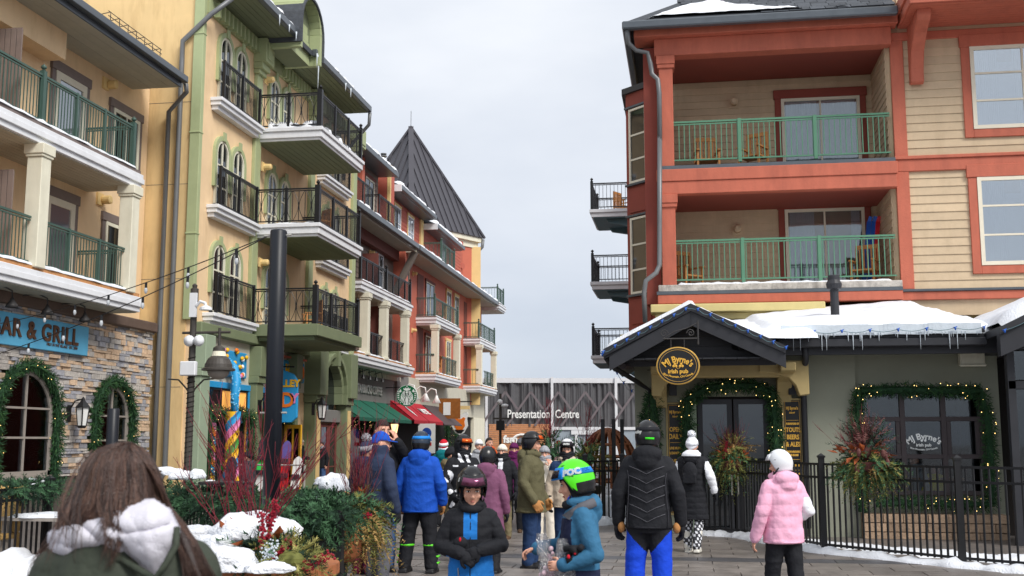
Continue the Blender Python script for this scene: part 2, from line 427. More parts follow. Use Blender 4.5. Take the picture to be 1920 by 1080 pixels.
def siding(parent, o, pl, w, h, mat, pitch=.2, skip=(), name='board', out=0.):
    """lapped boards; skip = (u0,u1,v0,v1) openings"""
    r, n = pl['r'], pl['n']; o = Vector(o)+n*out; ang = math.atan2(r.y, r.x); k = int(math.ceil(h/pitch))
    for i in range(k):
        v0 = i*pitch; v1 = min(h, v0+pitch); vm = (v0+v1)/2
        segs = [(-w/2, w/2)]
        for (a,b,c,d) in skip:
            if c < vm < d:
                ns = []
                for (s0,s1) in segs:
                    if b <= s0 or a >= s1: ns.append((s0,s1)); continue
                    if a > s0: ns.append((s0,a))
                    if b < s1: ns.append((b,s1))
                segs = ns
        for (s0,s1) in segs:
            if s1-s0 < .03: continue
            cc = o+r*(s0+s1)/2+n*.018+Vector((0,0,vm))
            piece(name, mat, cc, (s1-s0-.004, .016, v1-v0+.006), parent, (R(-6),0,ang))
def pipe(parent, pts, r=.05, name='downpipe', mat='pipe_grey', n=8): return MB().tube(pts, r, n).build(name, mat, parent, smooth=True)
def snow_lump(mb, pts, w, hgt, seed=0, seg=10, base=0.):
    """snow lying along a line of points: rounded strip with an uneven outline"""
    pts = [Vector(p) for p in pts]; dense = []
    for i in range(len(pts)-1):
        for j in range(seg): dense.append(pts[i].lerp(pts[i+1], j/seg))
    dense.append(pts[-1]); vs = []; cs = 7; k = len(dense)
    for i, p in enumerate(dense):
        d = (dense[min(i+1,k-1)]-dense[max(i-1,0)]); d.z = 0; d.normalize(); sdv = Vector((-d.y,d.x,0))
        nn = mnoise.noise(p*2.3+Vector((seed,0,0))); n2 = mnoise.noise(p*5.7+Vector((0,seed,3)))
        ww = w*(1+.45*nn); hh = hgt*max(.15, 1+.7*n2+.3*nn)
        if i in (0,k-1): ww *= .3; hh *= .2
        for j in range(cs):
            t = math.pi*j/(cs-1); q = p+sdv*(ww/2*math.cos(t))+Vector((0,0,base+hh*math.sin(t)**.8))
            q += Vector((1,1,1))*.012*mnoise.noise(q*17)
            vs.append(q)
    fs = []
    for i in range(k-1):
        for j in range(cs-1): fs.append((i*cs+j, i*cs+j+1, (i+1)*cs+j+1, (i+1)*cs+j))
    mb.add(vs, fs); return mb
def garland(parent, pts, r=.16, name='garland', lights=40, leaf=.11, dens=420, seed=1, closed=False, top=False, label=None, group=None, mats=('garland','garland_pale'), cat='garland'):
    """evergreen rope: needle sprays all round a path, with small lit bulbs"""
    rg = random.Random(seed); pts = [Vector(p) for p in pts]; segs = []; tot = 0
    for i in range(len(pts)-1): l = (pts[i+1]-pts[i]).length; segs.append((tot, l, i)); tot += l
    def pos(s):
        for (t0, l, i) in segs:
            if s <= t0+l: f = (s-t0)/l if l else 0; return pts[i].lerp(pts[i+1], f), (pts[i+1]-pts[i]).normalized()
        return pts[-1], (pts[-1]-pts[-2]).normalized()
    mb = MB(); k = int(tot*dens)
    for _ in range(k):
        p, d = pos(rg.random()*tot)
        v = Vector((rg.gauss(0,1),rg.gauss(0,1),rg.gauss(0,1))); v = (v-d*v.dot(d)*.6).normalized()
        rad = r*(.25+.75*rg.random()**.6)*(1+.35*mnoise.noise(p*3.1)); c = p+v*rad
        t = (v*.8+d*rg.uniform(-.9,.9)+Vector((0,0,-.25))).normalized(); s_ = t.cross(Vector((rg.random()-.5,rg.random()-.5,rg.random()-.5))).normalized()
        L_ = leaf*rg.uniform(.6,1.25); w_ = leaf*.16
        mi = 1 if rg.random() < .45 else 0
        mb.add([c-t*L_*.4-s_*w_*.5, c-t*L_*.4+s_*w_*.5, c+t*L_*.6+s_*w_*.2, c+t*L_*.6-s_*w_*.2], [(0,1,2,3)], mi)
    mb.tube(pts, r*.45, 6, 0)
    o = mb.build(name, list(mats), None, recalc=False)
    if lights:
        lb = MB()
        for _ in range(int(lights*.7)):
            p, d = pos(rg.random()*tot); v = Vector((rg.gauss(0,1),rg.gauss(0,1),rg.gauss(0,1))).normalized(); q = p+v*r*1.02
            lb.ell(q, .0075, 5, 3)
        lb.build('fairy_lights', 'bulb_warm', o, recalc=False)
    if parent is not None: attach(o, parent)
    else: tag(o, label, cat, group)
    return o

# ================================================================== YELLOW HOTEL (left front)
XF, XW, XS = -13.1, -14.5, -14.0
hotel = thing('hotel_building', 'peach hotel with green balcony railings over a stone bar and grill', 'building', (-16, 20, 0))
def yX(px, py, X): return at(px, py, X=X).y
bx('wall', 'peach', -22, XW, 12, 27.66, 4.6, 11.6, hotel)
bx('base_wall', 'mortar', -22, XS-.06, 12, 27.5, 0, 4.75, hotel)
# decks
for lvl, (zt, y1, end) in enumerate([(5.2, 25.05, 0), (8.2, 24.85, 1)]):
    d = MB()
    d.box(XW, XF+.05, 11, y1, zt-.30, zt-.17); d.box(XW, XF+.0, 11, y1-.05, zt-.42, zt-.30); d.box(XW, XF+.025, 11, y1-.02, zt-.17, zt-.06)
    dk = d.build('balcony_deck', 'white_paint', hotel, bevel=.01)
    bx('deck_edge', 'cedar' if lvl == 0 else 'trim_taupe', XW, XF-.02, 11, y1-.08, zt-.06, zt+.03, dk)
    soffit_boards(dk, XW, XF-.06, 11, y1-.1, zt-.43, 'soffit_grey', .14)
    sm = MB(); snow_lump(sm, [(XF-.08, 12, zt+.03), (XF-.08, 16, zt+.03), (XF-.08, 20, zt+.03), (XF-.08, y1-.2, zt+.03)], .16, .07, seed=lvl, seg=24); sn = sm.build('snow', 'snow', dk, smooth=True)
    xr = XF-.10
    if lvl == 1:
        ys = [yX(px, 250, xr) for px in (75, 141, 195, 250)]
        railing(hotel, (xr, 12), (xr, ys[3]), zt+.02, 1.05, 'rail_green', posts=[(y-12)/(ys[3]-12) for y in ys[1:3]]+[.25], finials=[(ys[0]-12)/(ys[3]-12), 1.0], spacing=.115)
        railing(hotel, (xr, ys[3]), (XW+.02, ys[3]), zt+.02, 1.05, 'rail_green', spacing=.115)
    else:
        c0 = yX(68, 400, xr); c1 = yX(240, 450, xr)
        p1 = yX(130, 430, xr); p2 = yX(187, 440, xr)
        railing(hotel, (xr, c0+.2), (xr, c1-.17), zt+.02, 1.0, 'rail_green', posts=[(p1-c0-.2)/(c1-c0-.37), (p2-c0-.2)/(c1-c0-.37)], spacing=.115)
        railing(hotel, (xr, 13), (xr, c0-.2), zt+.02, 1.0, 'rail_green', posts=[.5], spacing=.115)
        railing(hotel, (xr, c1+.02), (XW+.02, c1+.02), zt+.02, 1.0, 'rail_green', spacing=.115)
        for cy in (c0, c1):
            cm = MB(); cm.box(xr-.17,xr+.17,cy-.17,cy+.17,zt,zt+2.3); cm.box(xr-.2,xr+.2,cy-.2,cy+.2,zt+2.3,zt+2.36); cm.box(xr-.225,xr+.225,cy-.225,cy+.225,zt+2.36,zt+2.575)
            cm.build('column', 'cream', hotel, bevel=.012)
# doors, windows, privacy screens, wall lamps
for zt, dy, wy in ((8.2, (90,165), (200,268)), (5.2, (85,155), (196,266))):
    y0, y1 = yX(dy[0]+8, 200, XW), yX(dy[1]-8, 200, XW)
    dr = window(hotel, (XW, (y0+y1)/2, zt+.05), XP, y1-y0, 2.05, 1, 1, 'door_cream', 'trim_taupe', .16, 'glass_bright', name='door', fw=.17)
    y0, y1 = yX(wy[0]+10, 200, XW), yX(wy[1]-8, 200, XW)
    window(hotel, (XW, (y0+y1)/2, zt+.15), XP, y1-y0, 1.85, 2, 1, 'cream', 'trim_taupe', .15, 'glass_dark', fw=.09)
    yl = yX(198, 133, XW)
    l = MB(); l.box(XW, XW+.05, yl-.14, yl+.14, zt+2.35, zt+2.65); l.lathe([(.09,.05),(.11,.08),(.11,.26),(.07,.28)], (XW, yl+.1, zt+2.5), 14, axis='x'); l.build('wall_lamp', 'butter', hotel, smooth=False)
    ys = yX(30, 200, -13.8)
    bx('privacy_screen', 'screen_taupe', XW+.01, XF-.35, ys-.5, ys-.42, zt+.05, zt+1.95, hotel, .015)
    for i in range(8): piece('plank', 'screen_taupe', (XW+.12+i*.13, ys-.52, zt+1.0), (.115, .02, 1.9), hotel)
# eaves and roof
g = MB(); g.box(XF-.02, XF+.14, 11, 26.8, 11.12, 11.30); g.box(XF-.05, XF-.02, 11, 26.75, 10.98, 11.2); g.build('gutter', 'gutter_grey', hotel, bevel=.02)
soffit_boards(hotel, XW, XF-.05, 11, 26.7, 11.0, 'soffit_grey', .28)
bx('frieze', 'peach', XW-.01, XW+.55, 11, 22.6, 10.35, 10.985, hotel)
rf = MB(); rf.prism([(XF, 11.30), (-19.5, 14.6), (-19.5, 14.4), (XF, 11.12)], 11, 26.9, 'y'); rfo = rf.build('roof', 'shingle_dark', hotel)
sr = MB(); k0 = 60
for i in range(k0):
    y = 11+15.7*i/(k0-1)
    for j in range(9):
        t = j/8; n_ = mnoise.noise(Vector((y*1.3, t*3, 1)))
        x = XF-.08-.05*n_ - t*6; sr.v.append((x, y, 11.31 + (XF-x)*.5078 + (.02 if j in (0,) else .10+.06*n_)))
for i in range(k0-1):
    for j in range(8): sr.f.append((i*9+j, i*9+j+1, (i+1)*9+j+1, (i+1)*9+j)); sr.m.append(0)
sr.build('snow', 'snow', rfo, smooth=True)
gd = MB()
for i in range(7):
    y = 23.4+i*.42; p = [(XF-.25, y, 11.5), (XF-.25, y, 11.78), (XF-.62, y, 11.72)]
    gd.tube(p, .012, 5)
for z_ in (11.55, 11.66, 11.77): gd.tube([(XF-.25, 23.3, z_), (XF-.25, 26.0, z_)], .01, 5)
gd.build('snow_guard', 'black_metal', rfo)
pipe(hotel, [(XF+.02, 26.9, 11.15), (XF-.0, 27.0, 10.95), (-13.86, 27.55, 10.6), (-13.86, 27.56, 4.9), (-13.86, 27.56, .3)], .065)
# cornice over the stone and the stone veneer, one stone at a time
bx('cornice', 'brown_cornice', XS-.05, XS+.16, 12, 27.45, 4.52, 4.78, hotel, .03)
WINS = [(yX(45, 800, XS), 2.15, 3.25), (yX(207, 800, XS), 1.75, 3.10)]     # centre along the street, width, top
def in_win(y, z, g=.06):
    for (c, w, tp) in WINS:
        sp = tp-w/2
        if z < sp and abs(y-c) < w/2+g: return True
        if z >= sp and math.hypot(y-c, z-sp) < w/2+g: return True
    return False
zz = .9; stones = []
while zz < 4.5:
    hh = random.choice((.06,.08,.09,.11,.13)); y = 18.6+random.random()*.2
    while y < 27.45:
        ww = random.uniform(.16,.55) if hh < .12 else random.uniform(.16,.34)
        if y+ww > 27.45: ww = 27.46-y
        if ww > .05 and not in_win(y+ww/2, zz+hh/2, .02+ww*.25): stones.append((y, ww, zz, hh))
        y += ww
    zz += hh
stones = [s for s in stones if s[0] > 18.4]
stones.sort(key=lambda s: -(s[1]*s[3])/(s[0]**2))
smats = ['stone_a','stone_a','stone_c','stone_b']
rest = MB()
for i, (y, ww, z_, hh) in enumerate(stones):
    dpt = random.uniform(.05,.12)
    if i < 298: piece('stone', random.choice(smats), (XS-.06+dpt/2, y+ww/2, z_+hh/2), (dpt, ww-.012, hh-.010), hotel, (random.uniform(-.02,.02), 0, random.uniform(-.03,.03)))
    else: rest.box(XS-.06, XS-.06+dpt, y+.006, y+ww-.006, z_+.005, z_+hh-.005, random.randrange(3))
rs = rest.build('stone_veneer', ['stone_a','stone_b','stone_c'], hotel); rs['kind'] = 'stuff'
for gi, (c, w, tp) in enumerate(WINS):
    wz = .95
    wo = window(hotel, (XS-.04, c, wz), XP, w-.1, tp-wz-.05, 2, 1, 'frame_taupe', None, glass='glass', arch=(w-.1)/2, fw=.10, rowfr=[.36,.64], sill='frame_taupe', name='arched_window')
    bx('dark_backdrop', 'interior_dark', XS-.075, XS-.05, c-w/2, c+w/2, wz, tp-w/2, wo)  # dark sheet behind the panes; the unlit room's shade is in its colour
    bx('inner_post', 'wood_amber', XS-.05, XS-.03, c+w*.26, c+w*.42, wz, wz+1.25, wo)
    path = [(XS+.1, c-w/2-.03, .6)]+[(XS+.1, c-w/2-.03, z_) for z_ in (1.2,1.7,2.2)]
    for i in range(13): t = math.pi*(1-i/12); path.append((XS+.1, c+(w/2+.05)*math.cos(t), tp-w/2+(w/2+.05)*math.sin(t)))
    path += [(XS+.1, c+w/2+.03, z_) for z_ in (2.2,1.7,1.2,.6)]
    garland(None, path, .17, lights=55, seed=gi+3, dens=620, leaf=.12, label=['evergreen garland with fairy lights round the stone bar window at left edge','evergreen garland round the arched window nearest the yellow wall'][gi], group='garlands on the stone bar')
# sign board with letters
y0, y1 = yX(-60, 600, XS+.12), yX(166, 640, XS+.12)
zb, ztp = at(165, 668, X=XS+.12).z, at(165, 613, X=XS+.12).z
sg = thing('bar_sign', 'blue BAR & GRILL signboard on the stone wall', 'sign', (XS+.1, y1, zb))
MB().box(XS+.07, XS+.12, y0-1.2, y1, zb, ztp).build('board', 'sign_blue', sg, bevel=.015)
yr = yX(146, 640, XS+.13)
textmesh('BAR & GRILL', .52, 'bronze', 'lettering', sg, (XS+.135, yr, zb+(ztp-zb)*.54), (0,1,0), (0,0,1), .015, 'RIGHT', .012, space=1.13)
textmesh('FIRST IN THE VILLAGE · EST. 2000', .085, 'bronze', 'small_lettering', sg, (XS+.13, yr, zb+(ztp-zb)*.20), (0,1,0), (0,0,1), .004, 'RIGHT')
for i, px in enumerate((0, 68, 140)):
    y = yX(px, 590, XS+.3); t = thing('gooseneck_lamp', ['black gooseneck lamp over the sign at the left edge','middle black gooseneck lamp over the blue sign','right gooseneck lamp over the blue bar sign'][i], 'lamp', (XS, y, ztp+.2), 'lamps over the bar sign')
    zl = ztp+.32
    MB().lathe([(.07,0),(.07,.03),(.02,.05)], (XS-.0, y-.35, zl), 10, axis='x').build('wall_plate', 'lamp_dark', t)
    MB().tube([(XS+.02,y-.35,zl),(XS+.18,y-.3,zl+.08),(XS+.42,y-.15,zl+.12),(XS+.55,y-.02,zl+.04),(XS+.55,y,zl-.1)], .016, 6).build('arm', 'lamp_dark', t, smooth=True)
    MB().lathe([(.03,0),(.05,-.06),(.11,-.14),(.13,-.2),(.12,-.2),(.04,-.07)], (XS+.55,y,zl-.1), 14).build('shade', 'lamp_dark', t, smooth=True)
def lantern(loc, out, label, group=None, s=1.0):
    t = thing('wall_lantern', label, 'lantern', loc, group); x, y, z = loc; o = Vector(out)
    c = Vector(loc)+o*.28*s
    MB().beam(Vector(loc), Vector(loc)+o*.03, .12*s, .3*s).build('wall_plate', 'black_metal', t)
    MB().tube([Vector(loc)+o*.02+Vector((0,0,.05*s)), Vector(loc)+o*.12*s+Vector((0,0,.22*s)), c+Vector((0,0,.26*s)), c+Vector((0,0,.16*s))], .014*s, 6).build('bracket', 'black_metal', t)
    m = MB(); m.lathe([(.01,.30*s),(.03*s,.27*s),(.05*s,.22*s),(.14*s,.12*s),(.15*s,.10*s),(.13*s,.10*s)], c, 6); m.lathe([(.06*s,-.27*s),(.085*s,-.25*s),(.085*s,-.22*s)], c, 6)
    for i in range(6): a = i*math.pi/3; m.tube([c+Vector((.13*s*math.cos(a),.13*s*math.sin(a),.10*s)), c+Vector((.085*s*math.cos(a),.085*s*math.sin(a),-.23*s))], .01*s, 4)
    m.build('cage', 'black_metal', t)
    MB().lathe([(.078*s,-.22*s),(.118*s,.10*s)], c, 6).build('glass', 'curtain', t)
    return t
p = at(128, 775, X=XS+.03); lantern(p, (1,0,0), 'black wall lantern between the two garlanded stone windows', s=1.25)

# ================================================================== GREEN-TRIMMED HOUSE
XG = -13.0
gh = thing('green_trim_house', 'ochre house with light green mouldings, black balconies and candy shop', 'building', (-16, 34, 0))
bx('wall', 'peach', -22, XG, 27.74, 42, 0, 14.3, gh)
bx('side_wall', 'yellow_stucco', -22, XG-.2, 27.70, 27.742, 0, 17, gh)
bx('side_upper_wall', 'yellow_stucco', -22, XG-.2, 27.742, 30, 14.28, 17, gh)
cb = MB(); cb.box(XG-.26, XG+.03, 27.62, 27.8, 4.9, 14.2)
for z_ in (12.8, 10.0, 7.2): cb.box(XG-.28, XG+.045, 27.6, 27.82, z_, z_+.05)
cb.build('corner_board', 'green_trim', gh, bevel=.01)
pipe(gh, [(XG+.9, 28.0, 14.1), (XG+.25, 27.6, 13.35), (-13.55, 27.57, 12.6), (-13.55, 27.57, 12.0), (-13.55, 27.57, .9), (-13.75, 27.55, .5)], .07)
for z_ in (3.1, 6.0, 8.6, 10.9): bx('panel_joint', 'trim_taupe', -15.5, XG-.27, 27.695, 27.70, z_, z_+.012, gh)
LED = (5.15, 8.15, 11.2)
def arched_pair(yc, zs, w=.82, h=1.95, ledge=True, small=False, y0=None, y1=None, rail=True):
    for s_ in (-1, 1):
        zc = zs+.05 + (0 if s_ < 0 else 0)
        wo = window(gh, (XG, yc+s_*.56, zc), XP, w, h, 2, 1, 'cream', None, glass='glass_dark', arch=w/2, fw=.07, rowfr=[.30,.62], name='arched_window')
        m = MB(); arch_ring(m, (XG, yc+s_*.56, zc+.55), XP['r'], XP['n'], w+.01, h-.55, w/2, .13, 0, .09)
        ob_(m, (XG, yc+s_*.56, zc+h), XP['r'], XP['n'], -.09, .09, -.02, .24, .09, .13)
        m.build('hood_mould', 'green_trim', wo)
        cu = MB(); ob_(cu, (XG, yc+s_*.56, zc), XP['r'], XP['n'], -w/2+.07, w/2-.07, .07, h*.5, .012, .018); cu.build('curtain', 'curtain', wo)
    if ledge:
        a, b = y0 or yc-1.55, y1 or yc+1.5
        m = MB(); m.box(XG, XG+.36, a, b, zs-.10, zs); m.box(XG, XG+.30, a+.04, b-.04, zs-.22, zs-.10); m.box(XG, XG+.2, a+.1, b-.1, zs-.34, zs-.22)
        m.build('ledge', 'white_paint', gh, bevel=.01)
        if rail:
            xr = XG+.27; railing(gh, (xr, a+.28), (xr, b-.28), zs-.02, 1.12, 'black_metal', posts=[0,.5,1], spacing=.10, name='window_railing', pw=.075)
for z_ in LED: arched_pair(29.65, z_, y0=28.25, y1=31.45)
for z_ in LED:
    arched_pair(33.5, z_, ledge=False)
    arched_pair(38.9, z_, y0=37.3, y1=40.6)
# pilasters
for yc in (31.55, 36.6, 41.6):
    m = MB(); m.box(XG, XG+.12, yc-.22, yc+.22, 4.9, 12.9); m.box(XG, XG+.20, yc-.28, yc+.28, 12.9, 13.05); m.box(XG, XG+.3, yc-.32, yc+.32, 13.05, 13.25); m.box(XG, XG+.42, yc-.34, yc+.34, 13.25, 14.0)
    m.box(XG+.42, XG+.45, yc-.22, yc+.22, 13.35, 13.9); m.build('pilaster', 'green_trim', gh, bevel=.012)
# cornice, eaves, roof
bx('frieze', 'green_trim', XG, XG+.08, 27.85, 41.9, 13.5, 14.05, gh)
for i in range(46):
    y = 28.3+i*.29
    if 31.2 < y < 33.4: continue
    piece('bracket', 'green_trim', (XG+.14, y, 13.72), (.14, .10, .42), gh)
eb = XG+1.2
for a, b in ((27.9, 31.75), (33.15, 39.5)):
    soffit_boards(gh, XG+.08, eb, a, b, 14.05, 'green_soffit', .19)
    m = MB(); m.box(eb-.02, eb+.15, a, b, 14.05, 14.28); m.build('gutter', 'gutter_grey', gh, bevel=.02)
    sm = MB(); snow_lump(sm, [(eb-.05, a+.1, 14.26), (eb-.05, (a+b)/2, 14.26), (eb-.05, b-.1, 14.26)], .34, .13, seed=a, seg=26); sm.build('snow', 'snow', gh, smooth=True)
rf = MB(); rf.prism([(eb-.02, 14.24), (-19, 17.2), (-19, 17), (eb-.02, 14.07)], 27.9, 39.6, 'y'); rf.build('roof', 'shingle_dark', gh)
pipe(gh, [(eb+.08, 39.5, 14.05), (eb+.02, 39.6, 13.6), (XG+.5, 39.9, 13.0), (XG+.12, 40.1, 12.6), (XG+.12, 40.1, 11.6)], .07)
ic = MB()
def icicle(mb, p, l, r=.018):
    mb.lathe([(r,0),(r*.8,-l*.3),(r*.45,-l*.7),(.002,-l)], p, 6)
for y, l in ((29.8,.35),(30.6,.25),(31.2,.3),(31.6,.45),(33.3,1.25),(33.35,.6),(33.15,.5),(36.2,.3),(36.8,.35)): icicle(ic, (eb+.16, y, 14.12), l, .03)
ic.build('icicles', 'ice', gh, smooth=True)
# arched eyebrow dormer
dm = MB(); yc, rw = 32.45, .82
o = (eb-.9, yc, 13.75)
poly = arch_pts(rw*2, 1.85, rw); poly_slab(dm, o, XP['r'], XP['n'], poly, 0, .75)
do = dm.build('dormer', 'green_soffit', gh)
m = MB(); arch_ring(m, (eb-.9, yc, 13.75), XP['r'], XP['n'], rw*2+.01, 1.85, rw, .16, -.1, 1.12); m.build('dormer_arch', 'green_trim', do, bevel=.01)
m = MB(); arch_ring(m, (eb-.9, yc, 13.9), XP['r'], XP['n'], rw*2+.34, 1.7, rw+.16, .07, -2.2, 1.18); m.build('dormer_roof', 'shingle_dark', do)
for i in range(5): piece('plank', 'green_trim', (eb-.14, yc, 13.86+i*.24), (.02, 2*rw-.08-.05*i*i*.6, .235), do)
# big balconies
YA, YB, XB = 31.6, 36.0, -10.9
for i, zt in enumerate((5.15, 8.22, 11.22)):
    m = MB()
    if i: m.box(XG, XB+.05, YA-.05, YB+.05, zt-.12, zt); m.box(XG, XB, YA, YB, zt-.32, zt-.12); m.box(XG, XB-.06, YA+.06, YB-.06, zt-.40, zt-.32)
    else: m.box(XG, XB+.06, YA-.06, YB+.06, zt-.35, zt); m.box(XG, XB-.1, YA+.1, YB-.1, zt-.45, zt-.35)
    dk = m.build('balcony_deck', 'white_paint' if i else 'green_dark', gh, bevel=.012)
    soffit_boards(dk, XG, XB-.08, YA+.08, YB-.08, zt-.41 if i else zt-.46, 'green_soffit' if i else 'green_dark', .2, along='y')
    railing(gh, (XG+.02, YA+.06), (XB-.08, YA+.06), zt, 1.08, 'black_metal', posts=[.5], spacing=.2, curvy=True, pw=.08, big=.15, finials=[1.0])
    railing(gh, (XB-.08, YA+.06), (XB-.08, YB-.06), zt, 1.08, 'black_metal', posts=[.34,.67], finials=[1.0], spacing=.10, pw=.075)
    railing(gh, (XB-.08, YB-.06), (XG+.02, YB-.06), zt, 1.08, 'black_metal', spacing=.14)
    if i:
        sm = MB(); snow_lump(sm, [(XG+.3, YA+.25, zt), (XB-.3, YA+.25, zt), (XB-.25, YB-.4, zt)], .45, .22 if i == 2 else .07, seed=i, seg=18); sm.build('snow', 'snow', dk, smooth=True)
def wall_lamp(parent, p, pl, mat='butter', s=1.0):
    m = MB(); r, n = pl['r'], pl['n']; ob_(m, p, r, n, -.13*s, .13*s, -.14*s, .14*s, 0, .05)
    q = Vector(p); m.tube([q+n*.05, q+n*.25*s], .10*s, 12); m.tube([q+n*.25*s, q+n*.29*s], [.10*s,.06*s], 12); return m.build('wall_lamp', mat, parent)
for z_ in (12.9, 10.1, 7.1): wall_lamp(gh, (XG+.12, 31.95, z_), XP)
# ground floor mouldings
bx('belt_cornice', 'green_dark', XG, XG+.25, 27.74, 41.95, 4.55, 4.85, gh, .03)
bx('shop_fascia', 'beige_stucco', XG, XG+.04, 28.3, 38.2, 3.3, 4.55, gh)
for yc, w in ((28.05,.36),(31.9,.32),(35.0,.32)):
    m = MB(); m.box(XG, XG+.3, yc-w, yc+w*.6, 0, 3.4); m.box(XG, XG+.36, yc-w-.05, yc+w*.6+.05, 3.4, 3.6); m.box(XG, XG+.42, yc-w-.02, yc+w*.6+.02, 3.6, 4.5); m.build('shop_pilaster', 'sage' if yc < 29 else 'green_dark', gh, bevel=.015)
# ---- candy shop fronts on the ground floor of the green-trimmed house
XC = XG+.04
bx('shop_dark_fill', 'interior_dark', XG, XG+.02, 28.45, 31.5, 0, 3.28, gh); bx('shop_dark_fill', 'interior_dark', XG, XG+.02, 32.25, 34.75, 0, 3.28, gh)  # flat dark sheets on the wall, indoor shade put into the colour
for a, b in ((28.45, 31.5), (32.25, 34.75)):
    bx('blue_lintel', 'candy_blue', XG+.02, XG+.14, a, b, 3.15, 3.32, gh, .01); bx('blue_jamb', 'candy_blue', XG+.02, XG+.12, a, a+.1, 0, 3.15, gh); bx('blue_jamb', 'candy_blue', XG+.02, XG+.12, b-.1, b, 0, 3.15, gh)
    k = 3; w = (b-a-.2)/k
    for i in range(k):
        yc = a+.1+w*(i+.5)
        window(gh, (XG+.02, yc, 2.42), XP, w-.02, .72, 1, 1, 'black_metal', glass='window_warm' if i else 'glass_dark', fw=.05, name='transom_window')
        window(gh, (XG+.02, yc, .45), XP, w-.02, 1.95, 1, 1, 'door_yellow' if i == 2 else 'black_metal', glass='glass_dark', fw=.07, name='shop_window')
for gi, (a, b) in enumerate(((28.5, 31.45), (32.3, 34.7))):
    pts = [(XG+.22, a, z_) for z_ in (.4, 1.0, 1.6, 2.2)]+[(XG+.22, a+(b-a)*i/6, 2.45+.06*math.sin(i*2)) for i in range(7)]+[(XG+.22, b, z_) for z_ in (2.2, 1.6, 1.0, .4)]
    garland(None, pts, .19, lights=70, seed=20+gi, dens=420, leaf=.13, label=['lit garland framing the candy shop window with striped candy twist','lit garland framing the yellow shop door behind the black pole'][gi], group='garlands on the candy shop')
yd = thing('open_shop_door', 'yellow panelled shop door standing open behind the black pole', 'door', (XG+.1, 34.6, 0))
dr = MB(); xo = XG+.1; yo = 34.55; ang = R(-35); dv = Vector((math.cos(ang), math.sin(ang), 0))
for u0, u1, z0, z1 in ((0,.1,0,2.2),(.8,.9,0,2.2),(.1,.8,2.08,2.2),(.1,.8,0,.3),(.1,.8,1.0,1.08),(.42,.48,.3,2.08)):
    dr.beam(Vector((xo,yo,(z0+z1)/2))+dv*u0, Vector((xo,yo,(z0+z1)/2))+dv*u1, .05, z1-z0)
dr.build('frame', 'door_yellow', yd); MB().beam(Vector((xo,yo,1.2))+dv*.08, Vector((xo,yo,1.2))+dv*.82, .01, 1.8).build('pane', 'glass', yd)
# giant striped candy twist
p = at(434, 850, X=XG+.45)
ct = thing('candy_twist_column', 'giant striped candy twist column by the candy shop door', 'decoration', (p.x, p.y, 0))
mb = MB(); nn, kk = 40, 110; cols = [0,0,1,1,2,2]
for i in range(kk+1):
    z_ = .35+2.15*i/kk; rr = .19*(1+.10*math.sin(i/kk*math.pi*2+1))
    for j in range(nn):
        th = 2*math.pi*j/nn; lob = 1+.10*math.cos(5*th - z_*24); mb.v.append((p.x+rr*lob*math.cos(th), p.y+rr*lob*math.sin(th), z_))
for i in range(kk):
    for j in range(nn):
        mb.f.append((i*nn+j, i*nn+(j+1) % nn, (i+1)*nn+(j+1) % nn, (i+1)*nn+j))
        th = 2*math.pi*(j+.5)/nn; z_ = .35+2.15*(i+.5)/kk; mb.m.append(int(((5*th-z_*24)/(2*math.pi)) % 5))
mb.build('twist', ['candy_blue','candy_pink','candy_yellow','candy_green','candy_yellow'], ct, smooth=True, recalc=False)
MB().lathe([(.26,0),(.26,.3),(.22,.35)], (p.x,p.y,0), 20).build('base', 'candy_yellow', ct)
# scaly blue arm that reaches down to the twist
da = thing('blue_scaled_arm', 'scaly light blue sculpted arm reaching down onto the candy twist', 'decoration', (p.x, p.y, 2.4))
pts = [(XG+.1, p.y+.35, 4.0), (XG+.35, p.y+.3, 3.75), (XG+.45, p.y+.18, 3.35), (XG+.47, p.y+.05, 2.95), (XG+.45, p.y+.1, 2.6), (XG+.5, p.y+.45, 2.2)]
am = MB(); am.tube(pts, [.07,.09,.13,.12,.10,.05], 14); am.build('limb', 'candy_blue', da, smooth=True)
sc = MB()
for i in range(140):
    t = random.random()*4.5; i0 = int(t); f = t-i0; q = Vector(pts[i0]).lerp(Vector(pts[i0+1]), f); rr = [.07,.09,.13,.12,.10,.05]; r_ = rr[i0]*(1-f)+rr[i0+1]*f
    a = random.random()*6.28; sc.ell(q+Vector((math.cos(a),math.sin(a),0))*r_*.92, .03, 6, 4)
M('scale_blue', (120,190,226), .5); so = sc.build('scales', 'scale_blue', da); so['kind'] = 'stuff'
# candy billboard with balls
a_, b_ = 28.45, 31.2
cbd = thing('candy_billboard', 'blue shop board dotted with orange and yellow candy balls', 'sign', (XG+.06, 29.8, 3.55))
MB().box(XG+.06, XG+.12, a_+.25, b_, 3.5, 4.25).build('board', 'candy_blue', cbd, bevel=.03)
for i in range(34):
    q = (XG+.17, random.uniform(a_+.35, b_-.1), random.uniform(3.5, 4.3)); m = MB(); m.ell(q, (.05, random.uniform(.06,.12), .065), 8, 6)
    m.build('candy_ball', random.choice(('candy_orange','candy_yellow','candy_yellow','logo_white','candy_pink')), cbd, smooth=True)
# printed twist decal in the window
dc = MB()
for i in range(9):
    z_ = .6+i*.2
    dc.quad((XG+.11, 28.75, z_), (XG+.11, 29.2, z_-.25), (XG+.11, 29.2, z_-.05), (XG+.11, 28.75, z_+.2), i % 4)
tag(dc.build('window_decal', ['candy_pink','candy_yellow','candy_blue','candy_orange']), 'striped candy decal on the shop window behind the garland', 'decal')
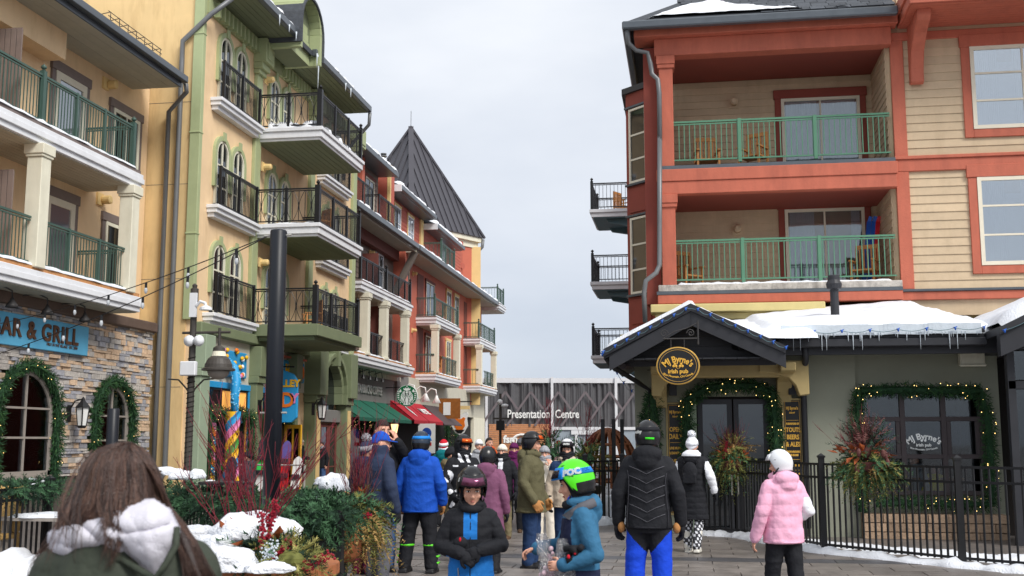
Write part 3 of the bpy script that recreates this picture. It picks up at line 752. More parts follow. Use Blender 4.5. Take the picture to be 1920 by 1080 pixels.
# hanging candy signs
sg = thing('candy_shop_sign', 'blue hanging candy shop sign half hidden by the black pole', 'sign', (-12.2, 33.2, 2.8))
s0 = at(538, 745, Y=33.0); cx_, cz_ = s0.x, s0.z
m = MB(); m.prism([(cx_-.62,cz_-.78),(cx_+.15,cz_-.78),(cx_+.34,cz_-.62),(cx_+.34,cz_+.5),(cx_+.2,cz_+.72),(cx_-.3,cz_+.9),(cx_-.62,cz_+.8)], 33.0, 33.1, 'y'); m.build('board', 'candy_blue', sg, bevel=.02)
textmesh('ALLEY', .30, 'candy_yellow', 'lettering', sg, (cx_-.0, 32.985, cz_+.42), (1,0,0), (0,0,1), .01, 'CENTER', .014)
textmesh('D', .62, 'candy_orange', 'lettering', sg, (cx_+.02, 32.985, cz_-.1), (1,0,0), (0,0,1), .012, 'CENTER', .02); textmesh('Y', .4, 'candy_pink', 'lettering', sg, (cx_+.24, 32.985, cz_-.05), (1,0,0), (0,0,1), .012, 'CENTER', .02)
MB().tube([(XG,33.05,cz_+.95),(cx_+.2,33.05,cz_+.95)], .025, 6).build('bracket', 'black_metal', sg)
s2 = thing('chip_shop_sign', 'wide blue shop sign with yellow and red letters behind the pole', 'sign', (XG+.05, 34.5, 3.6))
MB().box(XG+.05, XG+.12, 32.5, 36.2, 3.62, 4.3).build('board', 'candy_blue', s2, bevel=.04)
for i_, c_ in enumerate('HIP'): textmesh(c_, .5, 'candy_yellow', 'letter', s2, (XG+.135, 34.55+.34*i_, 3.96), (0,1,0), (0,0,1), .015, 'CENTER', .02)
for y_, c_ in ((35.55,'candy_orange'),(35.8,'candy_yellow'),(36.0,'candy_orange')):
    m = MB(); m.ell((XG+.14,y_,3.96), (.03,.12,.22), 10, 6); m.build('emblem', c_, s2, smooth=True)
MB().box(XG+.04,XG+.2,32.3,36.2,4.36,4.42).build('sign_rail', 'coral', s2)
lantern((XG+.5, 36.05, 2.75), (.9,-.2,0), 'black wall lantern left of the arched portal', 'lanterns by the portal', 1.35)
lantern((XG+.32, 31.75, 2.7), (.9,-.2,0), 'black wall lantern between the candy shop and the black pole', 'lanterns by the portal', 1.35)
# arched portal
po = MB(); xp = XG+.02; r_, n_ = XP['r'], XP['n']; pc = 38.6
for s_ in (-1, 1):
    po.box(XG, XG+.42, pc+s_*1.75-.3, pc+s_*1.75+.3, 0, 3.0)
    po.box(XG, XG+.5, pc+s_*1.75-.36, pc+s_*1.75+.36, 3.0, 3.25); po.box(XG, XG+.62, pc+s_*1.75-.42, pc+s_*1.75+.42, 3.25, 4.9)
arch_ring(po, (XG, pc, 3.0), r_, n_, 2.1, 1.45, 1.05, .22, 0, .38, legs=True); arch_ring(po, (XG, pc, 3.0), r_, n_, 2.54, 1.67, 1.27, .16, 0, .5, legs=True)
ob_(po, (XG, pc, 4.35), r_, n_, -.13, .13, 0, .55, 0, .6)
po.build('portal', 'green_dark', gh, bevel=.015)
for s_ in (-1, 1): bx('portal_panel', 'butter', XG+.42, XG+.45, pc+s_*1.75-.16, pc+s_*1.75+.16, .3, 2.8, gh)
g_ = MB(); poly_slab(g_, (XG, pc, 2.75), r_, n_, arch_pts(2.1, 1.7, 1.05), .03, .06); g_.build('fanlight', 'glass_dark', gh)
bx('portal_lintel', 'store_grey', XG, XG+.2, pc-1.45, pc+1.45, 2.35, 2.8, gh, .02)
for i in range(3): window(gh, (XG, pc-.95+i*.95, .1), XP, .9, 2.2, 1, 1, 'maroon', glass='glass_dark', fw=.12, name='portal_door', rowfr=[.3])

# ================================================================== COFFEE-SHOP HOUSE (grey siding)
XK = -14.3
ch = thing('coffee_house', 'grey and maroon house with black balconies above the coffee shop', 'building', (-16, 47, 0))
bx('wall', 'grey_siding', -22, XK, 42, 53, 4.7, 11.2, ch); bx('shop_wall', 'store_grey', -22, XK+.3, 42, 53.2, 2.9, 4.9, ch); bx('shop_dark_fill', 'interior_dark', -22, XK+.1, 42, 53.2, 0, 2.9, ch)  # lowest block is coloured dark for the shade inside the coffee shop
siding(ch, (XK, 49.9, 5.2), XP, 3.2, 5.9, 'grey_siding', .24, skip=[(-.75,.75,.6,2.4),(-.75,.75,3.6,5.4)])
bx('recess', 'maroon', XK, XK+.04, 42.3, 45.9, 5.2, 10.9, ch)
siding(ch, (XK, 47.1, 5.2), XP, 2.4, 5.6, 'grey_siding', .24)
def deck(parent, y0, y1, zt, mat='white_paint', edge=None, x0=XK, x1=XF, sn=True):
    m = MB(); m.box(x0, x1+.05, y0, y1, zt-.16, zt-.04); m.box(x0, x1, y0+.05, y1-.05, zt-.34, zt-.16); m.box(x0, x1-.08, y0+.12, y1-.12, zt-.44, zt-.34)
    o = m.build('balcony_deck', mat, parent, bevel=.012)
    bx('deck_edge', edge or 'trim_taupe', x0, x1-.01, y0+.03, y1-.03, zt-.04, zt+.05, o)
    bx('soffit', 'soffit_grey', x0, x1-.1, y0+.14, y1-.14, zt-.46, zt-.435, o)
    if sn:
        s_ = MB(); snow_lump(s_, [(x1-.1, y0+.2, zt+.04), (x1-.1, (y0+y1)/2, zt+.04), (x1-.1, y1-.2, zt+.04)], .2, .07, seed=y0, seg=16); s_.build('snow', 'snow', o, smooth=True)
    return o
def column(parent, x, y, z0, z1, w=.36, mat='cream'):
    m = MB(); h = z1-z0; a = w/2
    m.box(x-a,x+a,y-a,y+a,z0,z1-.28); m.box(x-a*1.18,x+a*1.18,y-a*1.18,y+a*1.18,z1-.28,z1-.2); m.box(x-a*1.35,x+a*1.35,y-a*1.35,y+a*1.35,z1-.2,z1); m.box(x-a*1.15,x+a*1.15,y-a*1.15,y+a*1.15,z0,z0+.12)
    return m.build('column', mat, parent, bevel=.01)
deck(ch, 43.3, 51.9, 8.2); deck(ch, 43.0, 52.3, 5.2, edge='cedar')
xr = XF-.1
railing(ch, (xr, 43.5), (xr, 51.8), 8.22, 1.0, 'black_metal', posts=[.11,.22,.33,.62,.75,.88], finials=[0,.48,1], spacing=.13)
railing(ch, (XK, 43.5), (xr, 43.5), 8.22, 1.0, 'black_metal', spacing=.16)
cys = [44.3, 47.2, 50.9]
for y in cys: column(ch, xr, y, 5.2, 7.78)
railing(ch, (xr, cys[0]+.2), (xr, cys[1]-.2), 5.22, 1.0, 'black_metal', posts=[.33,.66], spacing=.13)
railing(ch, (xr, cys[1]+.2), (xr, cys[2]-.2), 5.22, 1.0, 'black_metal', posts=[.33,.66], spacing=.13)
railing(ch, (XK, 43.4), (xr, 43.4), 5.22, 1.0, 'black_metal', spacing=.16)
bx('privacy_screen', 'maroon', XK, XF-.3, 46.8, 46.9, 8.2, 9.9, ch); bx('privacy_screen', 'maroon', XK, XF-.3, 47.3, 47.4, 5.2, 7.6, ch)
for zt in (5.2, 8.2):
    window(ch, (XK+.03, 49.9, zt+.6), XP, 1.3, 1.6, 2, 2, 'white_paint', 'trim_taupe', .1, 'glass_dark')
    window(ch, (XK+.045, 45.2, zt+.05), XP, 1.6, 2.1, 2, 1, 'cream', None, .1, 'glass_dark', name='balcony_door')
    wall_lamp(ch, (XK+.04, 48.4, zt+2.0), XP, s=.9)
# eave, upper storey, balcony in the roof
m = MB(); m.box(XF-.05, XF+.15, 42.2, 52.6, 11.05, 11.3); m.build('gutter', 'gutter_grey', ch, bevel=.02)
bx('soffit', 'soffit_grey', XK, XF-.05, 42.2, 52.5, 10.95, 11.05, ch); bx('frieze', 'maroon', XK, XK+.35, 42.2, 52.5, 10.45, 10.95, ch)
m = MB(); m.beam((XK+.1, 52.7, 8.9), (XF-.1, 52.7, 10.95), .25, .3); m.build('eave_bracket', 'grey_siding', ch)
sn = MB(); snow_lump(sn, [(XF-.3, 42.4, 11.25), (XF-.3, 47, 11.25), (XF-.3, 52.4, 11.25)], .7, .22, seed=5, seg=30); sn.build('snow', 'snow', ch, smooth=True)
bx('upper_wall', 'grey_siding', -22, XK+.1, 42, 49.4, 11.2, 14.1, ch)
siding(ch, (XK+.1, 46.6, 11.3), XP, 5.2, 2.7, 'grey_siding', .24)
railing(ch, (XF-.12, 42.3), (XF-.12, 45.2), 11.35, 1.05, 'black_metal', posts=[0,.5,1], spacing=.12); railing(ch, (XF-.12, 46.2), (XF-.12, 49.3), 11.35, 1.05, 'black_metal', posts=[0,.5,1], spacing=.12); railing(ch, (XK, 46.2), (XF-.12, 46.2), 11.35, 1.05, 'black_metal', spacing=.14)
bx('pillar', 'coral', XK+.1, XK+.5, 45.5, 45.9, 11.2, 14, ch)
window(ch, (XK+.12, 44.0, 11.5), XP, 1.4, 2.0, 2, 1, 'cream', 'maroon', .12, 'glass_dark'); window(ch, (XK+.12, 47.8, 11.5), XP, 1.4, 2.0, 2, 1, 'cream', 'maroon', .12, 'glass_dark')
m = MB(); m.box(XF-.35, XF-.15, 42, 49.6, 13.95, 14.2); m.box(XK, XF-.35, 42, 49.5, 13.98, 14.08); m.build('gutter', 'gutter_grey', ch, bevel=.02)
m = MB(); m.prism([(XF-.3, 14.2), (-20, 17.0), (-20, 16.8), (XF-.3, 14.0)], 42, 49.6, 'y'); m.build('roof', 'shingle_dark', ch)
sn = MB(); snow_lump(sn, [(XF-.5, 42.2, 14.18), (XF-.5, 46, 14.18), (XF-.5, 49.5, 14.18)], .6, .2, seed=8, seg=30); sn.build('snow', 'snow', ch, smooth=True)
cm = MB(); cp = at(722, 330, Y=50); cm.box(cp.x-.45, cp.x+.25, 50, 50.8, 12, 14.55); co = cm.build('chimney', 'coral_siding', ch)
m = MB(); m.box(cp.x+.12,cp.x+.27,49.98,50.15,12,14.56); m.box(cp.x-.5,cp.x+.32,49.92,50.86,14.56,14.68); m.build('chimney_trim', 'butter', co)
MB().lathe([(.12,14.68),(.1,14.72),(.1,15.2),(.17,15.22),(.17,15.27),(.09,15.3),(.15,15.34),(.15,15.38)], (cp.x-.2,50.4,0), 12).build('flue', 'pipe_grey', co)
# storefront
textmesh('STARBUCKS COFFEE', .52, 'letter_silver', 'sign_lettering', ch, (XK+.34, 49.75, 3.92), (0,1,0), (0,0,1), .03, 'RIGHT', .012, sx=.86)
for i in range(24): piece('dentil', 'cream', (XK+.36, 46.56+i*.27, 4.65), (.12,.12,.2), ch)
def awning(parent, y0, y1, zt, zb, xo, mat, label=None, seams=0, val=.14):
    m = MB(); x0 = XK+.3
    poly = [(x0, zt), (xo, zb), (xo, zb-val), (xo-.02, zb-val), (xo-.02, zb-.02), (x0, zt-.05)]
    m.prism(poly, y0, y1, 'y')
    for y in (y0, y1-.01): m.prism([(x0, zt), (xo, zb), (x0, zb)], y, y+.01, 'y')
    o = m.build('awning', mat, parent)
    s_ = MB()
    for i in range(1, seams): y = y0+(y1-y0)*i/seams; s_.beam((x0, y, zt+.012), (xo, y, zb+.012), .03, .012)
    if seams: s_.build('seam', 'interior_dark' if mat == 'awning_green' else mat, o)
    return o
awning(ch, 42.3, 50.6, 3.42, 2.62, -12.75, 'awning_green', seams=4)
for i in range(4):
    y = 45.2+i*1.0; m = MB(); m.tube([(XK+.3,y,4.6),(XK+.75,y,4.75),(XK+.8,y,4.45)], .02, 6); m.lathe([(.04,0),(.09,-.16),(.08,-.16)], (XK+.8,y,4.45), 10); m.build('spot_lamp', 'black_metal', ch)
for y in (43.6, 45.4, 47.3, 49.4): bx('shop_mullion', 'store_grey', XK+.1, XK+.22, y-.12, y+.12, 0, 2.9, ch)
for i in range(3): window(ch, (XK+.1, 44.5+i*1.9, .4), XP, 1.55, 2.3, 1, 1, 'black_metal', glass='glass_dark', fw=.06, name='shop_window')
bx('wooden_door', 'wood_amber', XK+.1, XK+.9, 50.2, 50.35, 0, 2.7, ch)
# round projecting coffee sign
sp = at(763, 742, Y=50.5); sgn = thing('round_coffee_sign', 'round green coffee sign with a white crowned figure on a bracket', 'sign', (sp.x, 50.5, sp.z-.5)); rr = .5
MB().lathe([(rr,0),(rr,.09)], (sp.x, 50.5, sp.z), 40, axis='y').build('disc', 'logo_white', sgn)
yy = 50.488
def flat(mb, pts, mi=0, d=.01):
    k = len(pts); vs = [(sp.x+u*rr, yy, sp.z+v*rr) for u,v in pts]+[(sp.x+u*rr, yy-d, sp.z+v*rr) for u,v in pts]
    mb.add(vs, [tuple(range(k)), tuple(range(2*k-1,k-1,-1))]+[(i,i+k,(i+1) % k+k,(i+1) % k) for i in range(k)], mi)
m = MB(); m.lathe([(rr*.97,0),(rr*.97,.008)], (sp.x, yy+.001, sp.z), 40, axis='y'); m.build('field', 'logo_green', sgn)
m = MB(); yy = 50.486
for s_ in (-1, 1):
    for i in range(5):       # wavy hair strands
        x0 = .16+.13*i; pts = []
        for j in range(9): z_ = .42-1.25*j/8; pts.append((s_*(x0*(.55+.55*j/8)+.05*math.sin(j*1.5+i)), z_))
        for j in range(8):
            a, b = pts[j], pts[j+1]
            if a[0]**2+a[1]**2 < .9 and b[0]**2+b[1]**2 < .9: flat(m, [(a[0]-.032,a[1]),(a[0]+.032,a[1]),(b[0]+.032,b[1]),(b[0]-.032,b[1])])
    for i in range(5):       # tail bands at the sides
        z_ = .30-.17*i; flat(m, [(s_*.72,z_),(s_*.9 if abs(z_)<.35 else s_*.84,z_+.05),(s_*.9 if abs(z_)<.35 else s_*.82,z_+.12),(s_*.7,z_+.07)])
    flat(m, [(s_*.5,.42),(s_*.62,.62),(s_*.78,.35),(s_*.6,.3)])
flat(m, [(.2*math.cos(t*.5236)*1.0, .18+.26*math.sin(t*.5236)) for t in range(12)])
flat(m, [(-.3,.52),(-.34,.72),(-.18,.62),(-.16,.78),(0,.66),(.16,.78),(.18,.62),(.34,.72),(.3,.52),(0,.46)])
flat(m, [(0+.09*math.cos(math.pi/2+t*math.pi/5)*(1 if t % 2 == 0 else .42), .86+.09*math.sin(math.pi/2+t*math.pi/5)*(1 if t % 2 == 0 else .42)) for t in range(10)])
flat(m, [(-.2,-.1),(.2,-.1),(.26,-.86),(-.26,-.86)])
m.build('figure', 'logo_white', sgn)
m = MB(); yy = 50.474
for s_ in (-1,1): flat(m, [(s_*.05,.2),(s_*.13,.22),(s_*.13,.25),(s_*.05,.24)])
flat(m, [(-.06,.04),(.06,.04),(.03,.015),(-.03,.015)]); flat(m, [(-.018,.1),(.018,.1),(.012,.22),(-.012,.22)])
m.build('face_lines', 'logo_green', sgn)
m = MB(); m.tube([(XK+.3,50.55,sp.z+.38),(sp.x-.3,50.55,sp.z+.4)], .022, 6); m.tube([(XK+.3,50.55,sp.z-.38),(sp.x-.3,50.55,sp.z-.38)], .022, 6); m.tube([(sp.x-rr-.12+.06*math.cos(t*.5),50.55,sp.z+.55*math.sin(t*.5-1.57)) for t in range(7)], .016, 6); m.build('bracket', 'black_metal', sgn)

# ================================================================== RED HOUSE AND TOWER
XR = -14.2
rh = thing('red_house', 'coral red house with green balcony railings and red dormers', 'building', (-16, 62, 0))
bx('wall', 'coral', -22, XR, 53, 76, 4.7, 11.2, rh); bx('shop_wall', 'beige_stucco', -22, XR+.2, 53.2, 76.2, 3.2, 4.9, rh); bx('shop_dark_fill', 'interior_dark', -22, XR+.05, 53.2, 72, 0, 3.2, rh); bx('corner_wall', 'cream', -22, XR+.22, 72.2, 76.2, 0, 3.2, rh)  # street-level dark block: shade inside the shops is put into its colour
bx('party_strip', 'store_grey', XK, XK+.42, 52.2, 54.4, 2.9, 4.85, rh)
for y0, y1 in ((57.0, 63.2), (69.6, 75.6)):
    deck(rh, y0, y1, 8.2); deck(rh, y0, y1+.4, 5.2, edge='cedar')
    for zt in (8.22, 5.22):
        fin = [0,1] if zt > 8 else []
        a, b = (y0+.1, y1-.1) if zt > 8 else (y0+2.0, y1-.2)
        railing(rh, (xr, a), (xr, b), zt, 1.0, 'rail_green', posts=[.33,.66], finials=fin, spacing=.16)
        railing(rh, (XR, y0+.1), (xr, y0+.1), zt, 1.0, 'rail_green', spacing=.17)
        window(rh, (XR, (y0+y1)/2, zt+.1), XP, 2.0, 2.1, 2, 1, 'cream', 'maroon', .1, 'glass_dark', name='balcony_door')
    column(rh, xr, y0+.3, 5.2, 7.78); column(rh, xr, y1-.3, 5.2, 7.78)
    bx('recess', 'maroon', XR, XR+.03, y0+.2, y0+1.6, 5.3, 10.6, rh)
for zt in (5.2, 8.2):
    for yc in (54.7, 65.0, 67.3):
        window(rh, (XR, yc, zt+.5), XP, 1.2, 1.9, 2, 2, 'cream', 'butter', .1, 'glass_dark')
    wall_lamp(rh, (XR, 56.2, zt+2.2), XP, s=.9)
bx('corner_strip', 'coral', XK, XF-.6, 52.7, 53.3, 4.9, 11.0, rh)
m = MB(); m.box(XF-.05, XF+.15, 52.8, 76.5, 11.05, 11.3); m.build('gutter', 'gutter_grey', rh, bevel=.02)
bx('soffit', 'soffit_grey', XR, XF-.05, 52.8, 76.4, 10.95, 11.05, rh)
sn = MB(); snow_lump(sn, [(XF-.3, 53, 11.25), (XF-.3, 60, 11.25), (XF-.3, 68, 11.25), (XF-.3, 76, 11.25)], .7, .26, seed=15, seg=30); sn.build('snow', 'snow', rh, smooth=True)
# upper storey with dormers
XU = XR-.15
bx('upper_wall', 'coral_siding', -22, XU, 49.5, 70, 11.2, 13.8, rh)
siding(rh, (XU, 60, 11.3), XP, 18.5, 2.4, 'coral_siding', .2, skip=[(-7.2,-6.0,.4,2.2),(-4.6,-3.2,.3,2.2),(3.4,4.8,.3,2.2)])
for yc in (53.4, 56.1, 64.1): window(rh, (XU, yc, 11.7), XP, 1.2, 1.7, 2, 2, 'white_paint', 'butter', .09, 'glass_bright')
for yc in (50.8, 58.4): bx('pilaster', 'butter', XU, XU+.12, yc-.3, yc+.3, 11.3, 13.7, rh)
railing(rh, (XF-.15, 58.8), (XF-.15, 62.2), 11.4, 1.1, 'rail_green', posts=[.33,.66], finials=[0,1], spacing=.16); railing(rh, (XU, 58.8), (XF-.15, 58.8), 11.4, 1.1, 'rail_green', spacing=.2)
m = MB(); m.box(XF-.55, XF-.35, 51, 58.6, 13.75, 13.98); m.box(XU, XF-.55, 51, 58.6, 13.72, 13.8); m.box(XF-.55, XF-.35, 58.8, 66.4, 13.35, 13.58); m.box(XU, XF-.55, 58.8, 66.4, 13.32, 13.4); m.build('gutter', 'gutter_grey', rh, bevel=.02)
for a, b, z_ in ((51, 58.6, 13.98), (58.8, 66.4, 13.58)):
    m = MB(); m.prism([(XF-.5, z_), (-20, z_+2.6), (-20, z_+2.4), (XF-.5, z_-.15)], a, b, 'y'); ro = m.build('roof', 'shingle_dark', rh)
    sn = MB(); snow_lump(sn, [(XF-.7, a+.1, z_), (XF-.7, (a+b)/2, z_), (XF-.7, b-.1, z_)], .55, .22, seed=a, seg=26); sn.build('snow', 'snow', ro, smooth=True)
    bx('fascia', 'white_paint', XF-1.2, XF-.36, a-.12, a-.01, z_-.35, z_-.02, rh)
awning(rh, 51.4, 54.3, 3.6, 2.66, -12.8, 'awning_red', val=.16); awning(rh, 54.4, 57.6, 3.6, 2.66, -12.8, 'awning_red', val=.16); awning(rh, 57.9, 62.6, 3.6, 2.56, -12.8, 'awning_dark', val=.05)
aw = Vector((-12.8-XK-.3, 0, 2.66-3.6)).normalized(); nrm_up = -aw
textmesh('WE TE', .55, 'logo_white', 'awning_lettering', rh, Vector((XK+.3,55.9,3.6)).lerp(Vector((-12.8,55.9,2.66)), .5)+Vector((.02,0,.03)), (0,1,0), nrm_up, .004, 'CENTER', .03)
fm = MB(); q = Vector((XK+.3,52.8,3.6)).lerp(Vector((-12.8,52.8,2.66)), .5)+Vector((.02,0,.03))
fm.add([q+Vector((0,0,0))+nrm_up*.5, q+Vector((0,.22,0)), q-nrm_up*.5, q-Vector((0,.22,0))], [(0,1,2,3)]); fm.build('awning_emblem', 'logo_white', rh)
for i, y in enumerate((52.6, 54.9, 57.3)):
    t = thing('white_gooseneck_lamp', ['white gooseneck lamp above the red awning nearest the coffee sign','middle white gooseneck lamp above the red awning','white gooseneck lamp above the dark awning'][i], 'lamp', (XK+.3, y, 3.9), 'white lamps over the awnings')
    MB().tube([(XK+.35,y,3.85),(XK+.6,y,4.15),(XK+.9,y+.02,4.42),(XK+1.15,y+.03,4.35),(XK+1.2,y+.03,4.05)], .035, 8).build('arm', 'logo_white', t, smooth=True)
    MB().lathe([(.05,0),(.08,-.1),(.24,-.4),(.22,-.4)], (XK+1.2,y+.03,4.05), 14).build('shade', 'logo_white', t, smooth=True)
for gi, y in enumerate((50.9, 63.6, 66)):
    garland(None, [(XK+.45,y,.3),(XK+.45,y,1.2),(XK+.45,y,2.0),(XK+.45,y,2.7)], .22, lights=16, seed=40+gi, dens=260, leaf=.16, label=['lit evergreen garland hanging beside the wooden door','lit garland column right of the dark awning','farthest garland column on the red house front'][gi], group='garlands on the far shops')
garland(None, [(XK+.5, 43+i*.8, 2.35+.07*math.sin(i*1.3)) for i in range(9)], .17, lights=70, seed=50, dens=230, leaf=.14, label='string of lit garland under the green coffee awning')
# hanging fox shop sign, for-rent banner
fp = at(862, 792, Y=63.5); fs = thing('animal_shop_sign', 'white and orange hanging emblem sign beyond the dark awning', 'sign', (fp.x, 63.5, fp.z-.6))
m = MB(); out_ = [(-.35,.62),(-.12,.45),(.12,.45),(.35,.62),(.5,.5),(.42,.2),(.48,-.2),(.25,-.6),(0,-.72),(-.25,-.6),(-.48,-.2),(-.42,.2),(-.5,.5)]
m.prism([(fp.x+u, fp.z+v) for u,v in out_], 63.5, 63.58, 'y'); m.build('board', 'logo_white', fs)
m = MB(); m.prism([(fp.x+u*.66, fp.z-.08+v*.62) for u,v in out_], 63.48, 63.5, 'y'); m.build('emblem', 'candy_orange', fs)
m = MB(); m.prism([(fp.x-.3,fp.z-.42),(fp.x+.3,fp.z-.42),(fp.x+.12,fp.z-.62),(fp.x-.12,fp.z-.62)], 63.47, 63.49, 'y'); m.build('ribbon', 'black_metal', fs)
MB().tube([(XR+.2,63.54,fp.z+1.2),(fp.x+.7,63.54,fp.z+1.2)], .04, 6).build('bracket', 'black_metal', fs); MB().box(XR+.3,fp.x+.6,63.4,63.5,fp.z+.75,fp.z+.95).build('bracket_board', 'butter', fs)
bs = thing('wooden_shop_board', 'amber wooden shop board under the far balcony', 'sign', (XR+.6, 60.5, 3.6)); b0 = at(838, 768, Y=60.5)
MB().box(b0.x-.45, b0.x+.75, 60.5, 60.56, b0.z-.5, b0.z+.62).build('board', 'wood_amber', bs); MB().box(b0.x-.2, b0.x+.2, 60.47, 60.5, b0.z-.3, b0.z+.4).build('plaque', 'logo_white', bs)
rp = at(800, 812, Y=52.5); rs = thing('white_banner', 'white upright banner with blue and red print by the coffee shop', 'sign', (rp.x, 52.5, 1.2)); MB().box(rp.x-.42, rp.x+.42, 52.5, 52.54, 1.1, rp.z+.45).build('panel', 'logo_white', rs)
M('print_red', (200,36,48), .5); M('print_blue', (30,70,150), .5)
m = MB(); m.ell((rp.x, 52.49, rp.z-.0), (.24,.015,.26), 14, 8); m.build('balloon_mark', 'print_blue', rs); bx('red_band', 'print_red', rp.x-.24, rp.x+.24, 52.48, 52.5, rp.z-.6, rp.z-.45, rs)
lp = at(740, 803, Y=47.5); t = thing('lit_wall_lamp', 'warm lit lamp glowing under the green awning', 'lamp', (lp.x, 47.5, lp.z)); MB().lathe([(.1,-.2),(.17,.18)], lp, 10).build('shade', 'lamp_glow', t); MB().lathe([(.19,.18),(.06,.3),(.02,.4)], lp, 10).build('cap', 'black_metal', t)
# top balcony at the far end
deck(rh, 75.8, 78.6, 11.2, x0=-16, x1=XF+.2); railing(rh, (XF+.05, 75.9), (XF+.05, 78.4), 11.25, 1.1, 'rail_green', posts=[.5], finials=[0,1], spacing=.16); railing(rh, (-15.5, 75.9), (XF+.05, 75.9), 11.25, 1.1, 'rail_green', spacing=.2)
# tower, turned with a corner toward the street
tc_ = Vector((-18.0, 70.3, 0)); hd = 4.9; nd = Vector((.27,-.963,0)); sdv = Vector((.963,.27,0))
cor = [nd, sdv, -nd, -sdv]
tw = thing('tower', 'coral tower with a dark standing-seam pyramid roof', 'tower', tc_)
m = MB(); k = [tc_+c*(hd-.45) for c in cor]; m.add([p+Vector((0,0,z_)) for z_ in (4,14.9) for p in k], [(0,1,5,4),(1,2,6,5),(2,3,7,6),(3,0,4,7),(4,5,6,7)]); m.build('wall', 'coral', tw)
m = MB(); e_ = [tc_+c*(hd-.05) for c in cor]; m.add([p+Vector((0,0,z_)) for z_ in (14.75,15.05) for p in e_], [(0,1,5,4),(1,2,6,5),(2,3,7,6),(3,0,4,7),(4,5,6,7),(3,2,1,0)]); e2_ = [tc_+c*(hd-.35) for c in cor]; m.add([p+Vector((0,0,z_)) for z_ in (14.35,14.75) for p in e2_], [(0,1,5,4),(1,2,6,5),(2,3,7,6),(3,0,4,7),(3,2,1,0)]); m.build('eave', 'cream', tw)
m = MB(); q = tc_+cor[1]*(hd-.55); m.beam(q+Vector((0,0,4)), q+Vector((0,0,14.4)), .7, .7, up=sdv); m.build('corner_pilaster', 'butter', tw)
ap = tc_+Vector((0,0,22.55)); rb = [tc_+c*(hd+.1)+Vector((0,0,15.06)) for c in cor]
m = MB(); m.add(rb+[ap], [(0,1,4),(1,2,4),(2,3,4),(3,0,4),(3,2,1,0)]); ro = m.build('roof', 'roof_metal', tw)
for i in range(4):
    a, b = rb[i], rb[(i+1) % 4]; mid = (a+b)/2; up_ = (ap-mid); fn = (b-a).cross(ap-a).normalized()
    kk = 13
    for j in range(1, kk):
        f = j/kk; p0 = a.lerp(b, f); t_ = 1-abs(2*f-1); p1 = p0+up_*t_*.99
        if t_ > .06: m = MB(); m.beam(p0+fn*.03, p1+fn*.03, .05, .07, up=fn); m.build('seam', 'roof_metal', ro)
    m = MB(); m.beam(a, ap, .34, .12); m.build('hip_cap', 'roof_metal', ro)
MB().tube([ap, ap+Vector((0,0,1.1))], .02, 5).build('lightning_rod', 'pipe_grey', tw)
wl = tc_+cor[0]*(hd-.45)*.30+cor[1]*(hd-.45)*.70; fnn = (nd+sdv).normalized()
m = MB(); m.beam(wl+Vector((0,0,14.3)), wl+Vector((0,0,14.31))+fnn*.25, .5, .5); m.tube([wl+fnn*.1+Vector((0,0,12.9)), wl+fnn*.45+Vector((0,0,12.9))], .2, 12); m.build('siren_box', 'coral_siding', tw)
m = MB(); m.beam(wl-sdv*.9+Vector((0,0,12.5)), wl-sdv*.9+fnn*.1+Vector((0,0,12.5)), .6, .6); m.build('vent_plate', 'cream', tw)
q = rb[1]; pipe(tw, [q+Vector((-.1,-.1,-.1)), q+Vector((-.15,-.1,-.6)), q+Vector((-.75,-.2,-1.3)), q+Vector((-.8,-.25,-10))], .11)
# ================================================================== RED AND TAN CONDO HOUSE (right)
M('tan_siding', (200,178,148), .75, .08, 3, .12, 50, rnd=.06, dirt=(160,138,108), dirt_amt=.35)
M('coral_beam', (186,102,80), .65, .10, 4, .25, 30, streak=.4, dirt=(142,74,60), dirt_amt=.45)
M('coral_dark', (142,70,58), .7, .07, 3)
M('condo_green', (88,134,108), .45, .06, 4)
M('win_cream', (226,218,198), .55, .04, 4)
M('wood_chair', (188,132,78), .6, .18, 10)
M('weathered', (186,180,172), .8, .3, 7, .5, 25, dirt=(90,80,72), dirt_amt=.8)
M('pale_yellow', (206,190,132), .65, .06, 3)
M('teal_grey', (92,120,128), .6, .08, 3)
M('pub_green', (146,148,132), .8, .05, 2, .12, 50)
M('pub_black', (44,45,50), .5, .12, 4, spec=.4)
M('pub_cream', (176,156,108), .65, .08, 4)
M('gold', (206,164,84), .4, .08, 6, metal=.4)
M('gold_print', (228,176,70), .5, .05, 6)
M('base_stone', (168,142,118), .85, .2, 8, .7, 22, rnd=.22)
M('blue_bulb', (44,92,180), .25, .1, 6)
M('ski_blue', (36,92,190), .4, .1, 6)
cd = thing('condo_building', 'red and tan condo house with green railings above the pub', 'building', (3, 28, 0))
YF = 27.0
bx('wall', 'tan_siding', 5.0, 14, YF+.03, 34, 4.6, 16, cd); bx('core_wall', 'tan_siding', -.9, 5.0, 29.2, 34, 4.6, 12, cd); bx('rear_wall', 'coral_dark', -1.0, 14, 34, 58, 0, 14, cd); bx('lower_wall', 'pale_yellow', -.75, 14, 27.3, 34, 0, 4.9, cd)
bx('recess_side_wall', 'tan_siding', 4.92, 5.0, YF+.12, 29.2, 5.3, 11.2, cd)
